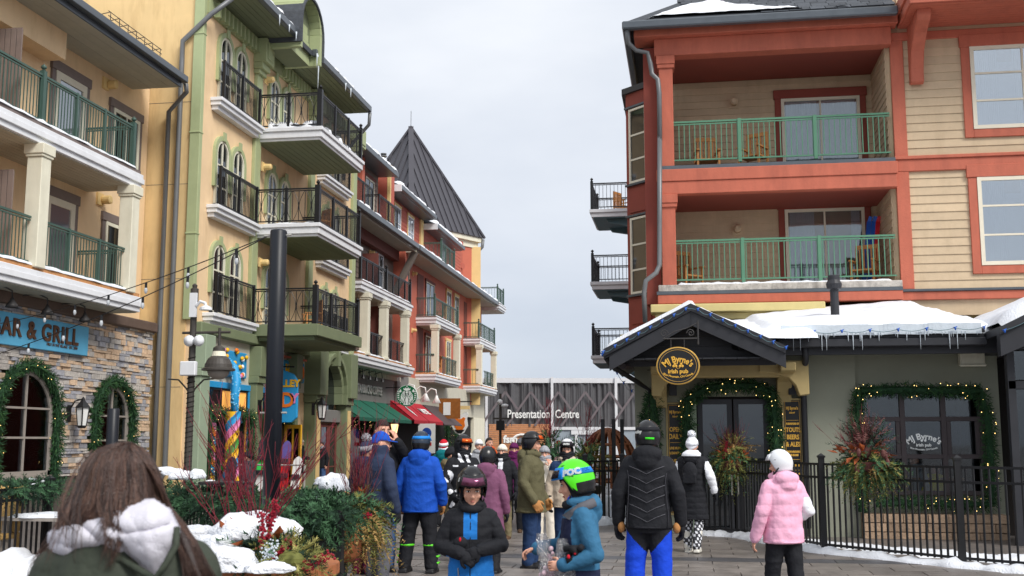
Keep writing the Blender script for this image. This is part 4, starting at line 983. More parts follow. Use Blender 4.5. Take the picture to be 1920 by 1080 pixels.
for zt in (5.42, 8.4):
    # recess: back siding, ceiling, door, lamp
    siding(cd, (2.15, 29.2, zt), YP, 5.55, 2.45 if zt < 8 else 2.8, 'tan_siding', .19, skip=[(.28, 2.6, 0, 2.4)])
    for i in range(13 if zt < 8 else 15): piece('board', 'tan_siding', (4.905, 28.15, zt+.1+i*.19), (.02, 2.1, .2), cd, (0, R(6), 0))
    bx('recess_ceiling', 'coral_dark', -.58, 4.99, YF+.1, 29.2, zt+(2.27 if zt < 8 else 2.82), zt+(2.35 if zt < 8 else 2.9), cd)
    window(cd, (3.58, 29.18, zt+.02), YP, 2.0, 2.22, 2, 1, 'win_cream', 'coral_dark', .16, 'glass_mid', name='sliding_door', fw=.08, curtain=[(.02,.36),(.86,.98)] if zt < 8 else [(.02,.45),(.5,.98)])
    wall_lamp(cd, (1.36, 29.19, zt+2.2 if zt > 8 else zt+1.75), YP, 'tan_siding', 1.0)
    # railing, deck edge
    railing(cd, (-.22, YF-.02), (4.92, YF-.02), zt+.05, 1.05, 'condo_green', posts=[.31, .66], spacing=.128, bar=.022, pw=.085)
    m = MB()
    if zt > 8: m.box(-.62, 4.98, YF-.2, 29.2, zt-.12, zt-.03); fl = m.build('deck_flashing', 'gutter_grey', cd)
    else:
        m.box(-.66, 5.0, YF-.22, 29.2, zt-.16, zt); fl = m.build('deck_board', 'weathered', cd, bevel=.01)
        s_ = MB(); snow_lump(s_, [(-.2, YF-.1, zt), (1.4, YF-.1, zt), (3.2, YF-.1, zt), (4.8, YF-.1, zt)], .14, .05, seed=3, seg=20); s_.build('snow', 'snow', fl, smooth=True)
# beams
def beam_y(name, mat, x0, x1, y0, y1, z0, z1): return bx(name, mat, x0, x1, y0, y1, z0, z1, cd, .012)
beam_y('beam', 'coral_beam', -.66, 5.02, YF-.22, YF+.1, 7.98, 8.28); beam_y('beam', 'coral_beam', -.62, 5.0, YF-.19, YF+.08, 7.66, 7.98)
beam_y('beam', 'coral_beam', -.68, 5.0, YF-.24, YF+.1, 4.96, 5.18); bx('flashing', 'gutter_grey', -.7, 5.0, YF-.25, YF, 5.18, 5.26, cd)
beam_y('beam', 'coral_beam', -.66, 5.02, YF-.2, YF+.2, 11.18, 11.62); beam_y('fascia', 'coral_beam', -1.15, 5.15, YF-.42, YF+.4, 11.62, 11.86)
for z0, z1 in ((8.28, 11.18), (5.42, 7.66)):
    m = MB(); m.box(-.56, -.22, YF-.17, YF+.17, z0, z1-.3); m.box(-.60, -.18, YF-.21, YF+.21, z1-.32, z1-.22); m.box(-.62, -.16, YF-.23, YF+.23, z1-.22, z1); m.build('column', 'coral_beam', cd, bevel=.012)
    if z0 > 8: bx('corner_post', 'coral_dark', -.95, -.6, YF+.1, 27.6, 5.0, 11.5, cd)
# cream cornice under the lowest beam
m = MB(); m.box(-.85, 3.2, YF-.5, YF+.1, 4.72, 4.92); m.box(-.75, 3.1, YF-.35, YF+.1, 4.55, 4.72); m.build('cornice', 'pale_yellow', cd, bevel=.02)
# gutter and roof
m = MB(); m.box(-1.42, 5.1, 26.22, 26.42, 11.72, 11.92); m.box(-1.42, -1.24, 26.42, 34, 11.72, 11.92); m.build('gutter', 'gutter_grey', cd, bevel=.03)
m = MB(); m.add([(-1.3,26.3,11.93),(5.05,26.3,11.93),(5.05,31,15.0),(2.4,31,15.0),(-1.3,35,11.93)], [(0,1,2,3),(0,3,4)]); m.add([(-1.3,26.4,11.86),(5.05,26.4,11.86),(5.05,34,11.86),(-1.3,34,11.86)], [(0,3,2,1)]); ro = m.build('roof', 'shingle_dark', cd)
sl = (15.0-11.93)/(31-26.3)
rowh = .26; sh_n = 0
for i in range(9):
    y = 26.34+i*rowh*.82; x = -1.1+ (y-26.3)*.62 + random.random()*.1
    while x < 5.0:
        w = random.uniform(.18,.42)
        if x > 1.2+(.5 if i < 2 else -.2*i) or i > 7: piece('shingle', 'shingle_dark', (min(x+w/2,5.0), y+.12, 11.95+(y+.12-26.3)*sl+random.uniform(0,.012)), (w-.015, .3, .02), ro, (math.atan(sl),0,0)); sh_n += 1
        x += w
sn = MB(); ky, kx = 20, 60; TT = []
def hsn(u, v):   # snow sheet thickness over the roof edge
    n_ = mnoise.noise(Vector((u*1.7, v*2.1, 4))); return n_
for j in range(ky):
    for i in range(kx):
        x = -1.05+ (6.0)*i/(kx-1); yv = 26.36+1.75*j/(ky-1)
        lim = (1.55 if x < .9 else max(.16, 1.5-(x-.9)*.62))+.35*hsn(x, 0)
        d = lim-(yv-26.36); left = (x+1.05)-(yv-26.3)*.85+.12*hsn(x*2, yv*2)
        t = min(1, max(0, d*2.5))*min(1, max(0, left*3))
        TT.append(t); sn.v.append((x, yv, 11.92+(yv-26.3)*sl + (-.05+.16*t if t > 0 else -.08)+.015*hsn(x*4,yv*4)))
for j in range(ky-1):
    for i in range(kx-1):
        if min(TT[j*kx+i],TT[j*kx+i+1],TT[(j+1)*kx+i],TT[(j+1)*kx+i+1]) > 0: sn.f.append((j*kx+i, j*kx+i+1, (j+1)*kx+i+1, (j+1)*kx+i)); sn.m.append(0)
sn.build('snow', 'snow', ro, smooth=True)
# downpipe at the corner
pipe(cd, [(-1.3,26.35,11.75),(-1.28,26.5,11.45),(-1.1,26.65,11.3),(-.82,26.72,11.25),(-.75,26.74,10.95),(-.72,26.74,10.7),(-.58,26.72,10.55),(-.55,26.72,10.2),(-.56,26.74,9)], .06)
pipe(cd, [(-.56,26.74,9.1),(-.6,26.7,7.0),(-.62,26.68,5.9),(-.7,26.62,5.7),(-.95,26.55,5.5),(-1.0,26.55,5.2),(-.98,26.55,4.5)], .06)
# canted bay on the street side
bay = [(-.75,27.35),(-1.45,28.05),(-1.45,30.2),(-.9,30.9)]
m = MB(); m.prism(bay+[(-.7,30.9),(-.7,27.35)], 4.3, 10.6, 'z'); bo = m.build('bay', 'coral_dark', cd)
m = MB(); m.prism([(-.72,27.25),(-1.55,28.0),(-1.55,30.3),(-.9,31.0),(-.7,31.0)], 10.6, 10.75, 'z'); m.prism([(-.7,27.3),(-1.5,28.02),(-1.5,30.25),(-.7,31)], 4.1, 4.3, 'z'); m.build('bay_roof', 'lamp_dark', cd)
dv = Vector((-.7,.7,0)).normalized(); bpl = dict(r=Vector((.7071,-.7071,0)), n=Vector((-.7071,-.7071,0)))
for zb_, in ((5.35,),(8.2,)):
    c0 = Vector((-1.10,27.70,zb_)); window(cd, c0, bpl, .64, 1.95, 1, 3, 'win_cream', None, glass='glass_dark', fw=.055, rowfr=[.31,.64], name='bay_window')
    m = MB(); ob_(m, c0+Vector((0,0,-.75)), bpl['r'], bpl['n'], -.36,.36,0,.62,0,.03); m.build('bay_panel', 'coral_dark', bo)
    m = MB(); ob_(m, c0, bpl['r'], bpl['n'], -.47,.47,1.98,2.03,0,.09); ob_(m, c0, bpl['r'], bpl['n'], -.47,.47,-.06,-.01,0,.09); m.build('bay_band', 'gutter_grey', bo)
m = MB(); ob_(m, Vector((-1.10,27.70,4.0)), bpl['r'], bpl['n'], -.6,.6,0,.35,0,.22); m.build('bay_skirt', 'pale_yellow', bo, bevel=.02)
# right wing: lapped boards, bands, windows, bracketed balcony
WZ = [(8.9+.12, 11.05), (5.75, 7.85)]
siding(cd, (8.6, YF+.03, 8.42), YP, 6.6, 2.9, 'tan_siding', .205, skip=[(-1.92, 3.4, .45, 2.85)])
siding(cd, (8.6, YF+.03, 5.22), YP, 6.6, 2.85, 'tan_siding', .205, skip=[(-1.92, 3.4, .42, 2.80)])
siding(cd, (8.6, YF+.03, 11.45), YP, 6.8, 2.9, 'tan_siding', .205)
beam_y('band', 'coral_beam', 5.0, 12, YF-.06, YF+.03, 8.05, 8.34); bx('band_cap', 'coral_beam', 4.98, 12, YF-.1, YF+.03, 8.34, 8.42, cd, .01)
beam_y('band', 'coral_beam', 5.0, 12, YF-.06, YF+.03, 4.96, 5.16); bx('band_cap', 'gutter_grey', 4.98, 12, YF-.1, YF+.03, 5.16, 5.22, cd, .01); beam_y('band', 'coral_beam', 5.0, 12, YF-.06, YF+.03, 11.3, 11.5)
for z0, z1 in ((5.22,8.05),(8.42,11.3)): bx('corner_board', 'coral_beam', 5.0, 5.3, YF-.05, YF+.05, z0, z1, cd, .01)
for z0, z1 in WZ:
    wdw = window(cd, (8.0, YF+.03, z0), YP, 2.35, z1-z0, 2, 2, 'win_cream', 'coral_beam', .2, 'glass_sky', rowfr=[.34,.67], fw=.09, curtain=[(.0,.24),(.4,.62),(.8,1.0)], out=.02)
    bx('blind', 'curtain', 6.93, 9.07, YF+.02, YF+.028, z0+.1, z1-.4, wdw)
m = MB(); m.box(5.2, 12, 25.4, YF+.03, 11.62, 11.85); m.box(5.15, 12, 25.3, YF+.03, 11.85, 12.15); dk = m.build('upper_deck', 'coral_beam', cd, bevel=.012)
soffit_boards(dk, 5.25, 12, 25.45, YF, 11.61, 'coral_beam', .14, along='x')
m = MB(); pb = [(YF+.02,10.2),(YF-.12,10.15),(YF-.22,10.2),(YF-.24,10.5),(YF-.4,10.9),(YF-.8,11.2),(YF-1.2,11.35),(YF-1.3,11.45),(YF-1.3,11.62),(YF+.02,11.62)]
m.prism(pb, 5.42, 5.72, 'x'); m.build('bracket', 'coral_beam', cd, bevel=.015)
railing(cd, (5.3,25.5), (12,25.5), 12.17, 1.05, 'condo_green', posts=[0,.3], spacing=.13)
# street-side balconies farther back
for zt in (11.1, 8.1, 5.1):
    y0, y1 = 44.6, 47.6
    m = MB(); m.box(-3.85,-1.0,y0,y1,zt-.14,zt); m.box(-3.78,-1.0,y0+.06,y1-.06,zt-.32,zt-.14); dk = m.build('balcony_deck', 'white_paint', cd, bevel=.012)
    bx('soffit', 'teal_grey', -3.7,-1.0,y0+.1,y1-.1,zt-.36,zt-.32,dk)
    for yb in (y0+.5, y1-.5):
        m = MB(); m.prism([(-1.0,zt-.36),(-3.2,zt-.36),(-3.1,zt-.5),(-2.4,zt-.62),(-1.9,zt-.95),(-1.5,zt-1.15),(-1.0,zt-1.2)], yb-.12, yb+.12, 'y'); m.build('bracket', 'teal_grey', dk)
    railing(cd, (-3.75,y0+.06), (-1.0,y0+.06), zt, 1.08, 'black_metal', finials=[0], spacing=.15); railing(cd, (-3.75,y0+.06), (-3.75,y1-.06), zt, 1.08, 'black_metal', finials=[1], spacing=.15); railing(cd, (-3.75,y1-.06), (-1.0,y1-.06), zt, 1.08, 'black_metal', spacing=.15)
bx('side_gutter', 'gutter_grey', -1.75, -1.5, 34, 50, 11.0, 11.2, cd)
# ---- wooden balcony chairs
def rocking_chair(x, y, z, rot, label, s=1.0, group='wooden balcony chairs'):
    t = thing('wooden_chair', label, 'chair', (x,y,z), group); t.rotation_euler = (0,0,rot); WORLD_M[t.name] = Matrix.Identity(4)
    S = MB(); S.box(-.28,.28,-.26,.26,.38,.42); S.build('seat', 'wood_chair', t)
    for sx in (-.27,.27):
        for sy, top in ((-.24,.62),(.24,1.0)):
            MB().box(sx-.025,sx+.025,sy-.025,sy+.025,.06,top).build('leg', 'wood_chair', t)
        MB().box(sx-.04,sx+.04,-.32,.26,.62,.65).build('armrest', 'wood_chair', t)
        MB().tube([(sx,-.42,.09),(sx,-.2,.04),(sx,.1,.03),(sx,.42,.10)], .025, 6).build('rocker', 'wood_chair', t)
    MB().box(-.29,.29,.22,.27,.98,1.08).build('top_rail', 'wood_chair', t)
    for i in range(5): MB().box(-.21+i*.095,-.17+i*.095,.23,.26,.42,1.0).build('slat', 'wood_chair', t)
    return t
rocking_chair(.6, 28.2, 8.4, R(8), 'wooden rocking chair on the upper condo balcony left of the railing post')
rocking_chair(1.75, 28.0, 8.4, R(-30), 'wooden rocking chair right of the post on the upper condo balcony')
rocking_chair(.05, 28.2, 5.42, R(40), 'wooden chair at the left end of the lower condo balcony')
rocking_chair(4.35, 27.9, 5.42, R(-25), 'wooden chair below the skis on the lower condo balcony')
rocking_chair(-11.9, 34.6, 8.22, R(-40), 'wooden chair on the middle black-railed balcony', group='wooden balcony chairs')
rocking_chair(-12.0, 34.4, 5.15, R(-60), 'wooden chair on the lowest black-railed balcony')
rocking_chair(-13.6, 60.2, 8.2, R(-60), 'wooden chair on the upper green-railed balcony of the red house')
rocking_chair(-13.6, 59.2, 5.2, R(-60), 'wooden chair on the lower green-railed balcony of the red house')
rocking_chair(-2.6, 46.3, 11.1, R(60), 'wooden chair on the top balcony beside the condo bay')
sk = thing('skis', 'blue and red skis leaning in the corner of the lower condo balcony', 'skis', (4.6,28.4,5.45))
for i, (dx, mt) in enumerate(((0,'ski_blue'),(.13,'ski_blue'),(.24,'print_red'))):
    m = MB(); m.beam((4.35+dx,28.3,5.45),(4.62+dx*.9,28.7,7.2),.11,.02,up=(0,-1,.2)); m.beam((4.62+dx*.9,28.7,7.2),(4.66+dx*.9,28.66,7.32),.09,.02,up=(0,-1,.2)); m.build('ski', mt, sk)

# ================================================================== THE PUB
YW = 20.9
pub = thing('pub_building', 'grey-green pub with black gabled porch, snowy roof and blue bulbs', 'building', (2, 22, 0))
for q_ in ((-.75,3.05,0,3.55),(5.12,5.45,0,3.55),(3.05,5.12,0,.78),(3.05,5.12,2.62,3.55)): bx('wall', 'pub_green', q_[0], q_[1], YW, YW+.25, q_[2], q_[3], pub)
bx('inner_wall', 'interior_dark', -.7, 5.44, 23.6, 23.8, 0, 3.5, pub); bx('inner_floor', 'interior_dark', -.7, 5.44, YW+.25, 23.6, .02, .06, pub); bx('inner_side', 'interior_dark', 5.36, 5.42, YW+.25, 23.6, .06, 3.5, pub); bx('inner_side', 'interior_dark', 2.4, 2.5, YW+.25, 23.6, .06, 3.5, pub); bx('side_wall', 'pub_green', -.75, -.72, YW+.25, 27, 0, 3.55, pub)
bx('rear_corner_wall', 'pub_green', -1.05, -.7, 22.2, 27.2, 0, 3.2, pub)
bx('door_dark_panel', 'interior_dark', .12, 1.46, YW-.012, YW+.0, .0, 2.5, pub)  # thin dark sheet on the wall, doorway shade painted as its colour
for x0, x1 in ((-.75, .14),(2.08,2.95)):
    for z_ in (3.0, .9): bx('panel_joint', 'pub_black', x0, x1, YW-.008, YW+.001, z_, z_+.012, pub)
bx('door_jamb', 'sage', -.0, .14, YW-.12, YW, 0, 2.62, pub); bx('wall_pier', 'pub_green', 2.1, 2.98, YW-.12, YW, 0, 3.4, pub); bx('soffit_board', 'pub_black', 2.0, 5.45, 19.9, YW, 3.38, 3.45, pub)
for i in range(2):
    dw = window(pub, (.47+i*.65, YW-.012, .05), YP, .62, 2.4, 1, 1, 'pub_black', glass='glass_dark', fw=.09, name='pub_door')
    piece('door_handle', 'letter_silver', (.74+i*.12, YW-.16, 1.1), (.03,.03,.75), dw); bx('handle_mount', 'letter_silver', .73+i*.12, .75+i*.12, YW-.16, YW-.07, 1.3, 1.32, dw)
# big window
wx0, wx1, wz0, wz1 = 3.05, 5.12, .78, 2.62
wd = MB(); cols_ = [wx0, wx0+.72, wx0+1.42, wx1]; rows_ = [wz0, 1.28, 2.05, wz1] if False else [wz0, 1.42, 2.08, wz1]
for x in cols_: wd.box(x-.045, x+.045, YW-.10, YW, wz0, wz1)
for z_ in rows_: wd.box(wx0, wx1, YW-.095, YW, z_-.04, z_+.04)
for x0, x1 in ((cols_[0],cols_[1]),(cols_[2],cols_[3])):
    wd.box(x0+.045,x0+.12,YW-.085,YW,rows_[1],rows_[2]); wd.box(x1-.12,x1-.045,YW-.085,YW,rows_[1],rows_[2])
M('frame_plum', (62,54,56), .5, .1, 5)
wo = wd.build('pub_window', 'frame_plum', pub, bevel=.006)
for i in range(3):
    for j in range(3): piece('pane', 'glass', ((cols_[i]+cols_[i+1])/2, YW-.045, (rows_[j]+rows_[j+1])/2), (cols_[i+1]-cols_[i]-.08, .008, rows_[j+1]-rows_[j]-.07), wo)
xm, zm = (cols_[1]+cols_[2])/2, (rows_[1]+rows_[2])/2
textmesh("MJ Byrne's", .15, 'logo_white', 'window_lettering', wo, (xm, YW-.052, zm+.02), (1,0,0), (0,0,1), .001, 'CENTER', .004, arc=.45)
textmesh('irish pub', .075, 'logo_white', 'window_lettering', wo, (xm, YW-.052, zm-.13), (1,0,0), (0,0,1), .001, 'CENTER', .002); textmesh('Blue Mountain, ON Canada', .042, 'logo_white', 'window_lettering', wo, (xm, YW-.052, zm-.21), (1,0,0), (0,0,1), .001, 'CENTER', .001, arc=-.8)
mm = MB(); mm.ell((xm-.03,YW-.052,zm-.05),(.022,.003,.022),8,5); mm.ell((xm+.03,YW-.052,zm-.05),(.022,.003,.022),8,5); mm.build('window_shamrock', 'logo_white', wo)
M('yellow_cloth', (220,200,30), .7, .1, 6); M('grey_cloth', (120,122,130), .8, .1, 6); M('table_wood', (150,112,76), .5, .15, 6)
tb = thing('window_table', 'pub table seen through the big garlanded window', 'table', (4.1, YW-.02, .8)); MB().box(3.2,4.9,YW+.5,YW+1.2,.98,1.03).build('top', 'table_wood', tb); MB().box(4.0,4.1,YW+.8,YW+.9,.06,.98).build('leg', 'table_wood', tb)
# stone base, one block at a time
bb = thing('stone_planter_wall', 'low tan block wall under the garlanded pub window', 'wall', (4.1, YW-.2, 0))
for r_i, (z0, hh) in enumerate(((0,.12),(.125,.15),(.28,.15))):
    x = 2.98
    while x < 5.35:
        w = random.uniform(.3,.5); w = min(w, 5.4-x)
        if w > .06: piece('block', 'base_stone', (x+w/2, YW-.2+random.uniform(-.012,.012), z0+hh/2), (w-.012, .4, hh-.01), bb)
        x += w
# roof: black lean-to with deep snow
m = MB(); m.prism([(19.85,3.52),(27.0,4.46),(27.0,4.36),(19.85,3.38)], 1.2, 5.2, 'x'); ro = m.build('roof', 'pub_black', pub)
m = MB(); m.box(1.55,5.0,19.72,19.9,3.30,3.44); m.box(1.55,5.0,19.78,19.9,3.44,3.60); m.build('gutter', 'pub_black', pub, bevel=.015); bx('fascia', 'pub_black', 1.5, 5.3, 19.9, 20.02, 3.18, 3.45, pub)
def snow_sheet(parent, x0, x1, y0, y1, zf, thick, nx=70, ny=40, seed=0, mat='snow', edge=.35):
    s_ = MB()
    for j in range(ny):
        for i in range(nx):
            u, v = i/(nx-1), j/(ny-1); x = x0+(x1-x0)*u; y = y0+(y1-y0)*v
            ed = min(1, v*(y1-y0)/.10)**.5 if v > 0 else 0.
            n_ = mnoise.noise(Vector((x*.8,y*.8,seed)))*.045+mnoise.noise(Vector((x*2.7,y*2.7,seed)))*.025
            y_ = y - (.07*mnoise.noise(Vector((x*3.1,0,seed))) if j == 0 else 0)
            s_.v.append((x, y_, zf(x,y)+(thick+n_)*ed*min(1, .35+min(u,1-u)*12)))
    for j in range(ny-1):
        for i in range(nx-1): s_.f.append((j*nx+i, j*nx+i+1, (j+1)*nx+i+1, (j+1)*nx+i)); s_.m.append(0)
    return s_.build('snow', mat, parent, smooth=True)
lean = lambda x, y: 3.52+(y-19.85)*(.137+.011*(x-1.3))
snow_sheet(ro, 1.3, 5.2, 19.78, 26.95, lean, .20, seed=2)
# ice lip with icicles
ib = MB()
for i in range(50):
    x0 = 1.62+i*.066; n_ = mnoise.noise(Vector((x0*3,1,1)))
    ib.box(x0, x0+.07, 19.70-.02*n_, 19.84, 3.50+.02*n_, 3.68+.03*n_)
for i in range(90):
    x = random.uniform(1.65,4.85); icicle(ib, (x, 19.70, 3.54), random.choice((.03,.04,.05,.07,.1,.15)) if random.random() < .95 else .3, random.uniform(.007,.013))
ib.build('icicles', 'ice', pub, smooth=False)
# gabled porch
YG = 19.0; ax, az = .07, 3.98; lx, lz = -1.42, 3.22; rx, rz = 1.62, 3.24
m = MB(); m.prism([(lx,lz),(ax,az),(rx,rz),(rx,rz-.14),(ax,az-.15),(lx,lz-.14)], YG, 24.5, 'y'); gro = m.build('porch_roof', 'pub_black', pub)
m = MB()
for (a,b) in (((lx,lz),(ax,az)),((ax,az),(rx,rz))): 
    m.prism([(a[0],a[1]+.03),(b[0],b[1]+.03),(b[0],b[1]-.10),(a[0],a[1]-.10)], YG-.06, YG, 'y'); m.prism([(a[0]*.93,a[1]-.10),(b[0],b[1]-.10),(b[0],b[1]-.34),(a[0]*.93,a[1]-.34)], YG-.03, YG+.04, 'y')
m.build('bargeboard', 'pub_black', pub)
tri = lambda z_: [ax-(az-.2-z_)/(az-.2-lz+.1)*(ax-lx), ax+(az-.2-z_)/(az-.2-rz+.1)*(rx-ax)]
for i in range(5):
    z0 = 2.98+i*.17; xa, xb = tri(z0+.1); xa, xb = max(xa,-1.15), min(xb,1.5)
    if xb-xa > .2: piece('board', 'pub_black', ((xa+xb)/2, YG+.5, z0+.085), (xb-xa, .03, .165), pub, (R(4),0,0))
soffit_boards(pub, -1.3, 1.6, YG+.05, YW, 3.08, 'pub_black', .2, along='y')
bx('porch_beam', 'pub_cream', -.62, 1.62, 20.15, 20.5, 2.82, 3.05, pub, .015)
for xb_ in (-.52, 1.72):
    m = MB(); m.prism([(YW,2.30),(YW-.12,2.30),(YW-.15,2.5),(YW-.35,2.75),(YW-.7,2.86),(YW-1.15,2.9),(YW-1.2,3.04),(YW,3.04)], xb_-.13, xb_+.13, 'x'); m.build('corbel', 'pub_cream', pub, bevel=.015)
for s_, x0_ in ((1,1.25),(-1,.2)):
    m = MB(); m.prism([(x0_,3.1),(x0_+s_*.85,3.1),(x0_+s_*.85,2.5),(x0_+s_*.68,2.48),(x0_+s_*.62,2.66),(x0_+s_*.5,2.8),(x0_+s_*.25,2.88),(x0_,2.9)], 20.1, 20.42, 'y'); m.build('corbel', 'pub_cream', pub, bevel=.015)
gl = lambda x, y: (lz+(x-lx)*(az-lz)/(ax-lx)) if x < ax else (az+(x-ax)*(rz-az)/(rx-ax))
s1 = snow_sheet(gro, lx+.02, ax+.1, YG+.02, 24.4, gl, .10, 24, 40, 5); s2_ = snow_sheet(gro, ax+.05, 2.2, YG+.35, 26, lambda x, y: max(gl(min(x,rx),y), lean(x,y)-.02), .13, 30, 50, 6)
pipe(pub, [(2.02,19.85,3.35),(2.04,19.95,3.1),(2.06,20.7,2.85),(2.06,20.74,2.5),(2.06,20.74,.15)], .055, mat='pub_black'); pipe(pub, [(-1.38,19.1,3.1),(-1.3,19.4,2.98),(-.9,20.4,2.75),(-.7,20.85,2.62),(-.7,20.85,.2)], .045, mat='pub_black')
# right gable over the glass vestibule
m = MB(); m.prism([(5.0,3.40),(6.6,4.2),(8.0,4.2),(8.0,3.7),(6.6,3.75),(5.0,3.05)], 18.9, 19.1, 'y'); m.build('bargeboard', 'pub_black', pub)
m = MB(); m.prism([(5.0,3.52),(6.6,4.32),(8.0,4.32),(8.0,4.2),(6.6,4.2),(5.0,3.40)], 18.85, 27, 'y'); ro2 = m.build('gable_roof', 'pub_black', pub); snow_sheet(ro2, 5.05, 7.9, 18.95, 26.9, lambda x, y: 3.52+min(x-5,1.6)*.5, .2, 26, 40, 9)
bx('vestibule_back', 'interior_dark', 5.6, 8, 21.6, 21.7, 0, 3.4, pub); bx('vestibule_beam', 'pub_black', 5.25, 8, 19.5, 19.7, 2.55, 2.68, pub); bx('vestibule_top', 'pub_black', 5.2, 8, 19.4, 21.6, 3.2, 3.35, pub)
for x in (5.3, 5.95, 6.6): bx('vestibule_post', 'pub_black', x-.06, x+.06, 19.5, 19.65, 0, 3.2, pub)
for x0, x1 in ((5.36,5.89),(6.01,6.54),(6.66,7.6)):
    for z0, z1 in ((.1,2.54),(2.7,3.18)): piece('pane', 'glass', ((x0+x1)/2, 19.58, (z0+z1)/2), (x1-x0, .01, z1-z0), pub)
textmesh('BEERS\n& ALES', .2, 'gold_print', 'glass_lettering', pub, (6.28, 19.56, 1.9), (1,0,0), (0,0,1), .002, 'CENTER', .003)
m = MB(); m.box(4.78,5.2,YW-.22,YW-.02,3.02,3.3); m.box(4.76,5.22,YW-.24,YW-.2,3.0,3.05); m.build('wall_speaker', 'cream', pub, bevel=.02)
m = MB(); m.lathe([(.085,4.0),(.085,4.72),(.14,4.74),(.16,4.84),(.12,4.92),(.12,5.0),(.1,5.02)], (2.96,23.0,0), 16); m.build('vent_pipe', 'pub_black', pub)
# garlands
garland(None, [(-.05,YW-.2,.5),(-.06,YW-.2,1.2),(-.05,YW-.2,1.9),(-.02,YW-.2,2.45),(.35,YW-.2,2.66),(.8,YW-.2,2.7),(1.2,YW-.2,2.68),(1.5,YW-.2,2.55),(1.54,YW-.2,1.9),(1.54,YW-.2,1.2),(1.54,YW-.2,.6)], .15, lights=110, seed=60, dens=700, leaf=.10, label='lit evergreen garland framing the pub door under the porch', group='pub garlands')
garland(None, [(3.0,YW-.2,.45),(2.98,YW-.2,1.2),(2.98,YW-.2,2.0),(3.02,YW-.2,2.58),(3.6,YW-.2,2.6),(4.3,YW-.2,2.58),(5.1,YW-.2,2.56),(5.2,YW-.2,2.0),(5.2,YW-.2,1.2),(5.18,YW-.2,.6),(4.6,YW-.25,.6),(3.9,YW-.25,.62),(3.2,YW-.25,.6)], .135, lights=170, seed=61, dens=700, leaf=.09, label='lit evergreen garland all round the big pub window', group='pub garlands')
garland(None, [(-.82,22.0,.5),(-.82,22.0,1.4),(-.82,21.9,2.1),(-.7,21.3,2.3),(-.64,YW-.1,2.55),(-.64,YW-.1,1.8),(-.64,YW-.1,.9)], .16, lights=60, seed=62, dens=600, leaf=.10, label='lit garland on the pub corner left of the menu board', group='pub garlands')
# oval hanging sign
SY = 18.62; ox, oz = -.16, 2.93; rx_, rz_ = .36, .315
os_ = thing('oval_pub_sign', 'black oval hanging pub sign with gold rim and shamrock', 'sign', (ox, SY, oz-.3))
def oval(mb, a, b, y0, y1, k=40): mb.prism([(ox+a*math.cos(2*math.pi*i/k), oz+b*math.sin(2*math.pi*i/k)) for i in range(k)], y0, y1, 'y')
m = MB(); oval(m, rx_, rz_, SY, SY+.10); m.build('rim', 'gold', os_, bevel=.008)
m = MB(); oval(m, rx_*.93, rz_*.93, SY-.006, SY); m.build('face', 'black_metal', os_)
m = MB(); m.tube([(ox+rx_*.84*math.cos(2*math.pi*i/40), SY-.008, oz+rz_*.84*math.sin(2*math.pi*i/40)) for i in range(40)], .004, 4, closed=True); m.build('inner_line', 'gold', os_)
textmesh("MJ Byrne's", .145, 'gold_print', 'lettering', os_, (ox, SY-.01, oz+.105), (1,0,0), (0,0,1), .004, 'CENTER', .004, arc=.34, sx=.86)
textmesh('irish pub', .095, 'gold_print', 'lettering', os_, (ox, SY-.01, oz-.095), (1,0,0), (0,0,1), .004, 'CENTER', .003); textmesh('Blue Mountain, ON Canada', .045, 'gold_print', 'lettering', os_, (ox, SY-.01, oz-.185), (1,0,0), (0,0,1), .003, 'CENTER', .0012, arc=-.55)
m = MB()
for s_ in (-1,1):
    for a in (0,1,2):
        t = 1.57+a*2.09; m.ell((ox+s_*.052+.024*math.cos(t), SY-.012, oz+.005+.024*math.sin(t)), (.021,.005,.021), 8, 5)
    m.tube([(ox+s_*.05,SY-.012,oz),(ox+s_*.01,SY-.012,oz-.05)], .004, 4)
m.build('shamrock', 'gold_print', os_)
m = MB(); zb_ = oz+rz_+.14
m.tube([(ox-.24,SY+.05,zb_),(ox+.34,SY+.05,zb_)], .014, 6); m.tube([(ox+.34,SY+.05,zb_-.1),(ox+.34,SY+.05,zb_+.3)], .016, 6); m.tube([(ox+.34,SY+.05,zb_+.2),(ox+.34,YG+.5,zb_+.2)], .016, 6)
for cx0, sgn_ in ((ox-.22, 1),(ox+.22,-1)): m.tube([(cx0+.07*(1-i/16)*math.cos(i*.7)*sgn_, SY+.05, zb_+.09+.07*(1-i/16)*math.sin(i*.7)) for i in range(15)], .010, 5)
m.tube([(ox-.24,SY+.05,zb_),(ox-.05,SY+.05,zb_+.12),(ox+.15,SY+.05,zb_+.17),(ox+.34,SY+.05,zb_+.26)], .010, 5)
for s_ in (-.11,.11): m.tube([(ox+s_,SY+.05,zb_),(ox+s_,SY+.05,oz+rz_*.93)], .008, 5)
m.build('bracket', 'lamp_dark', os_)
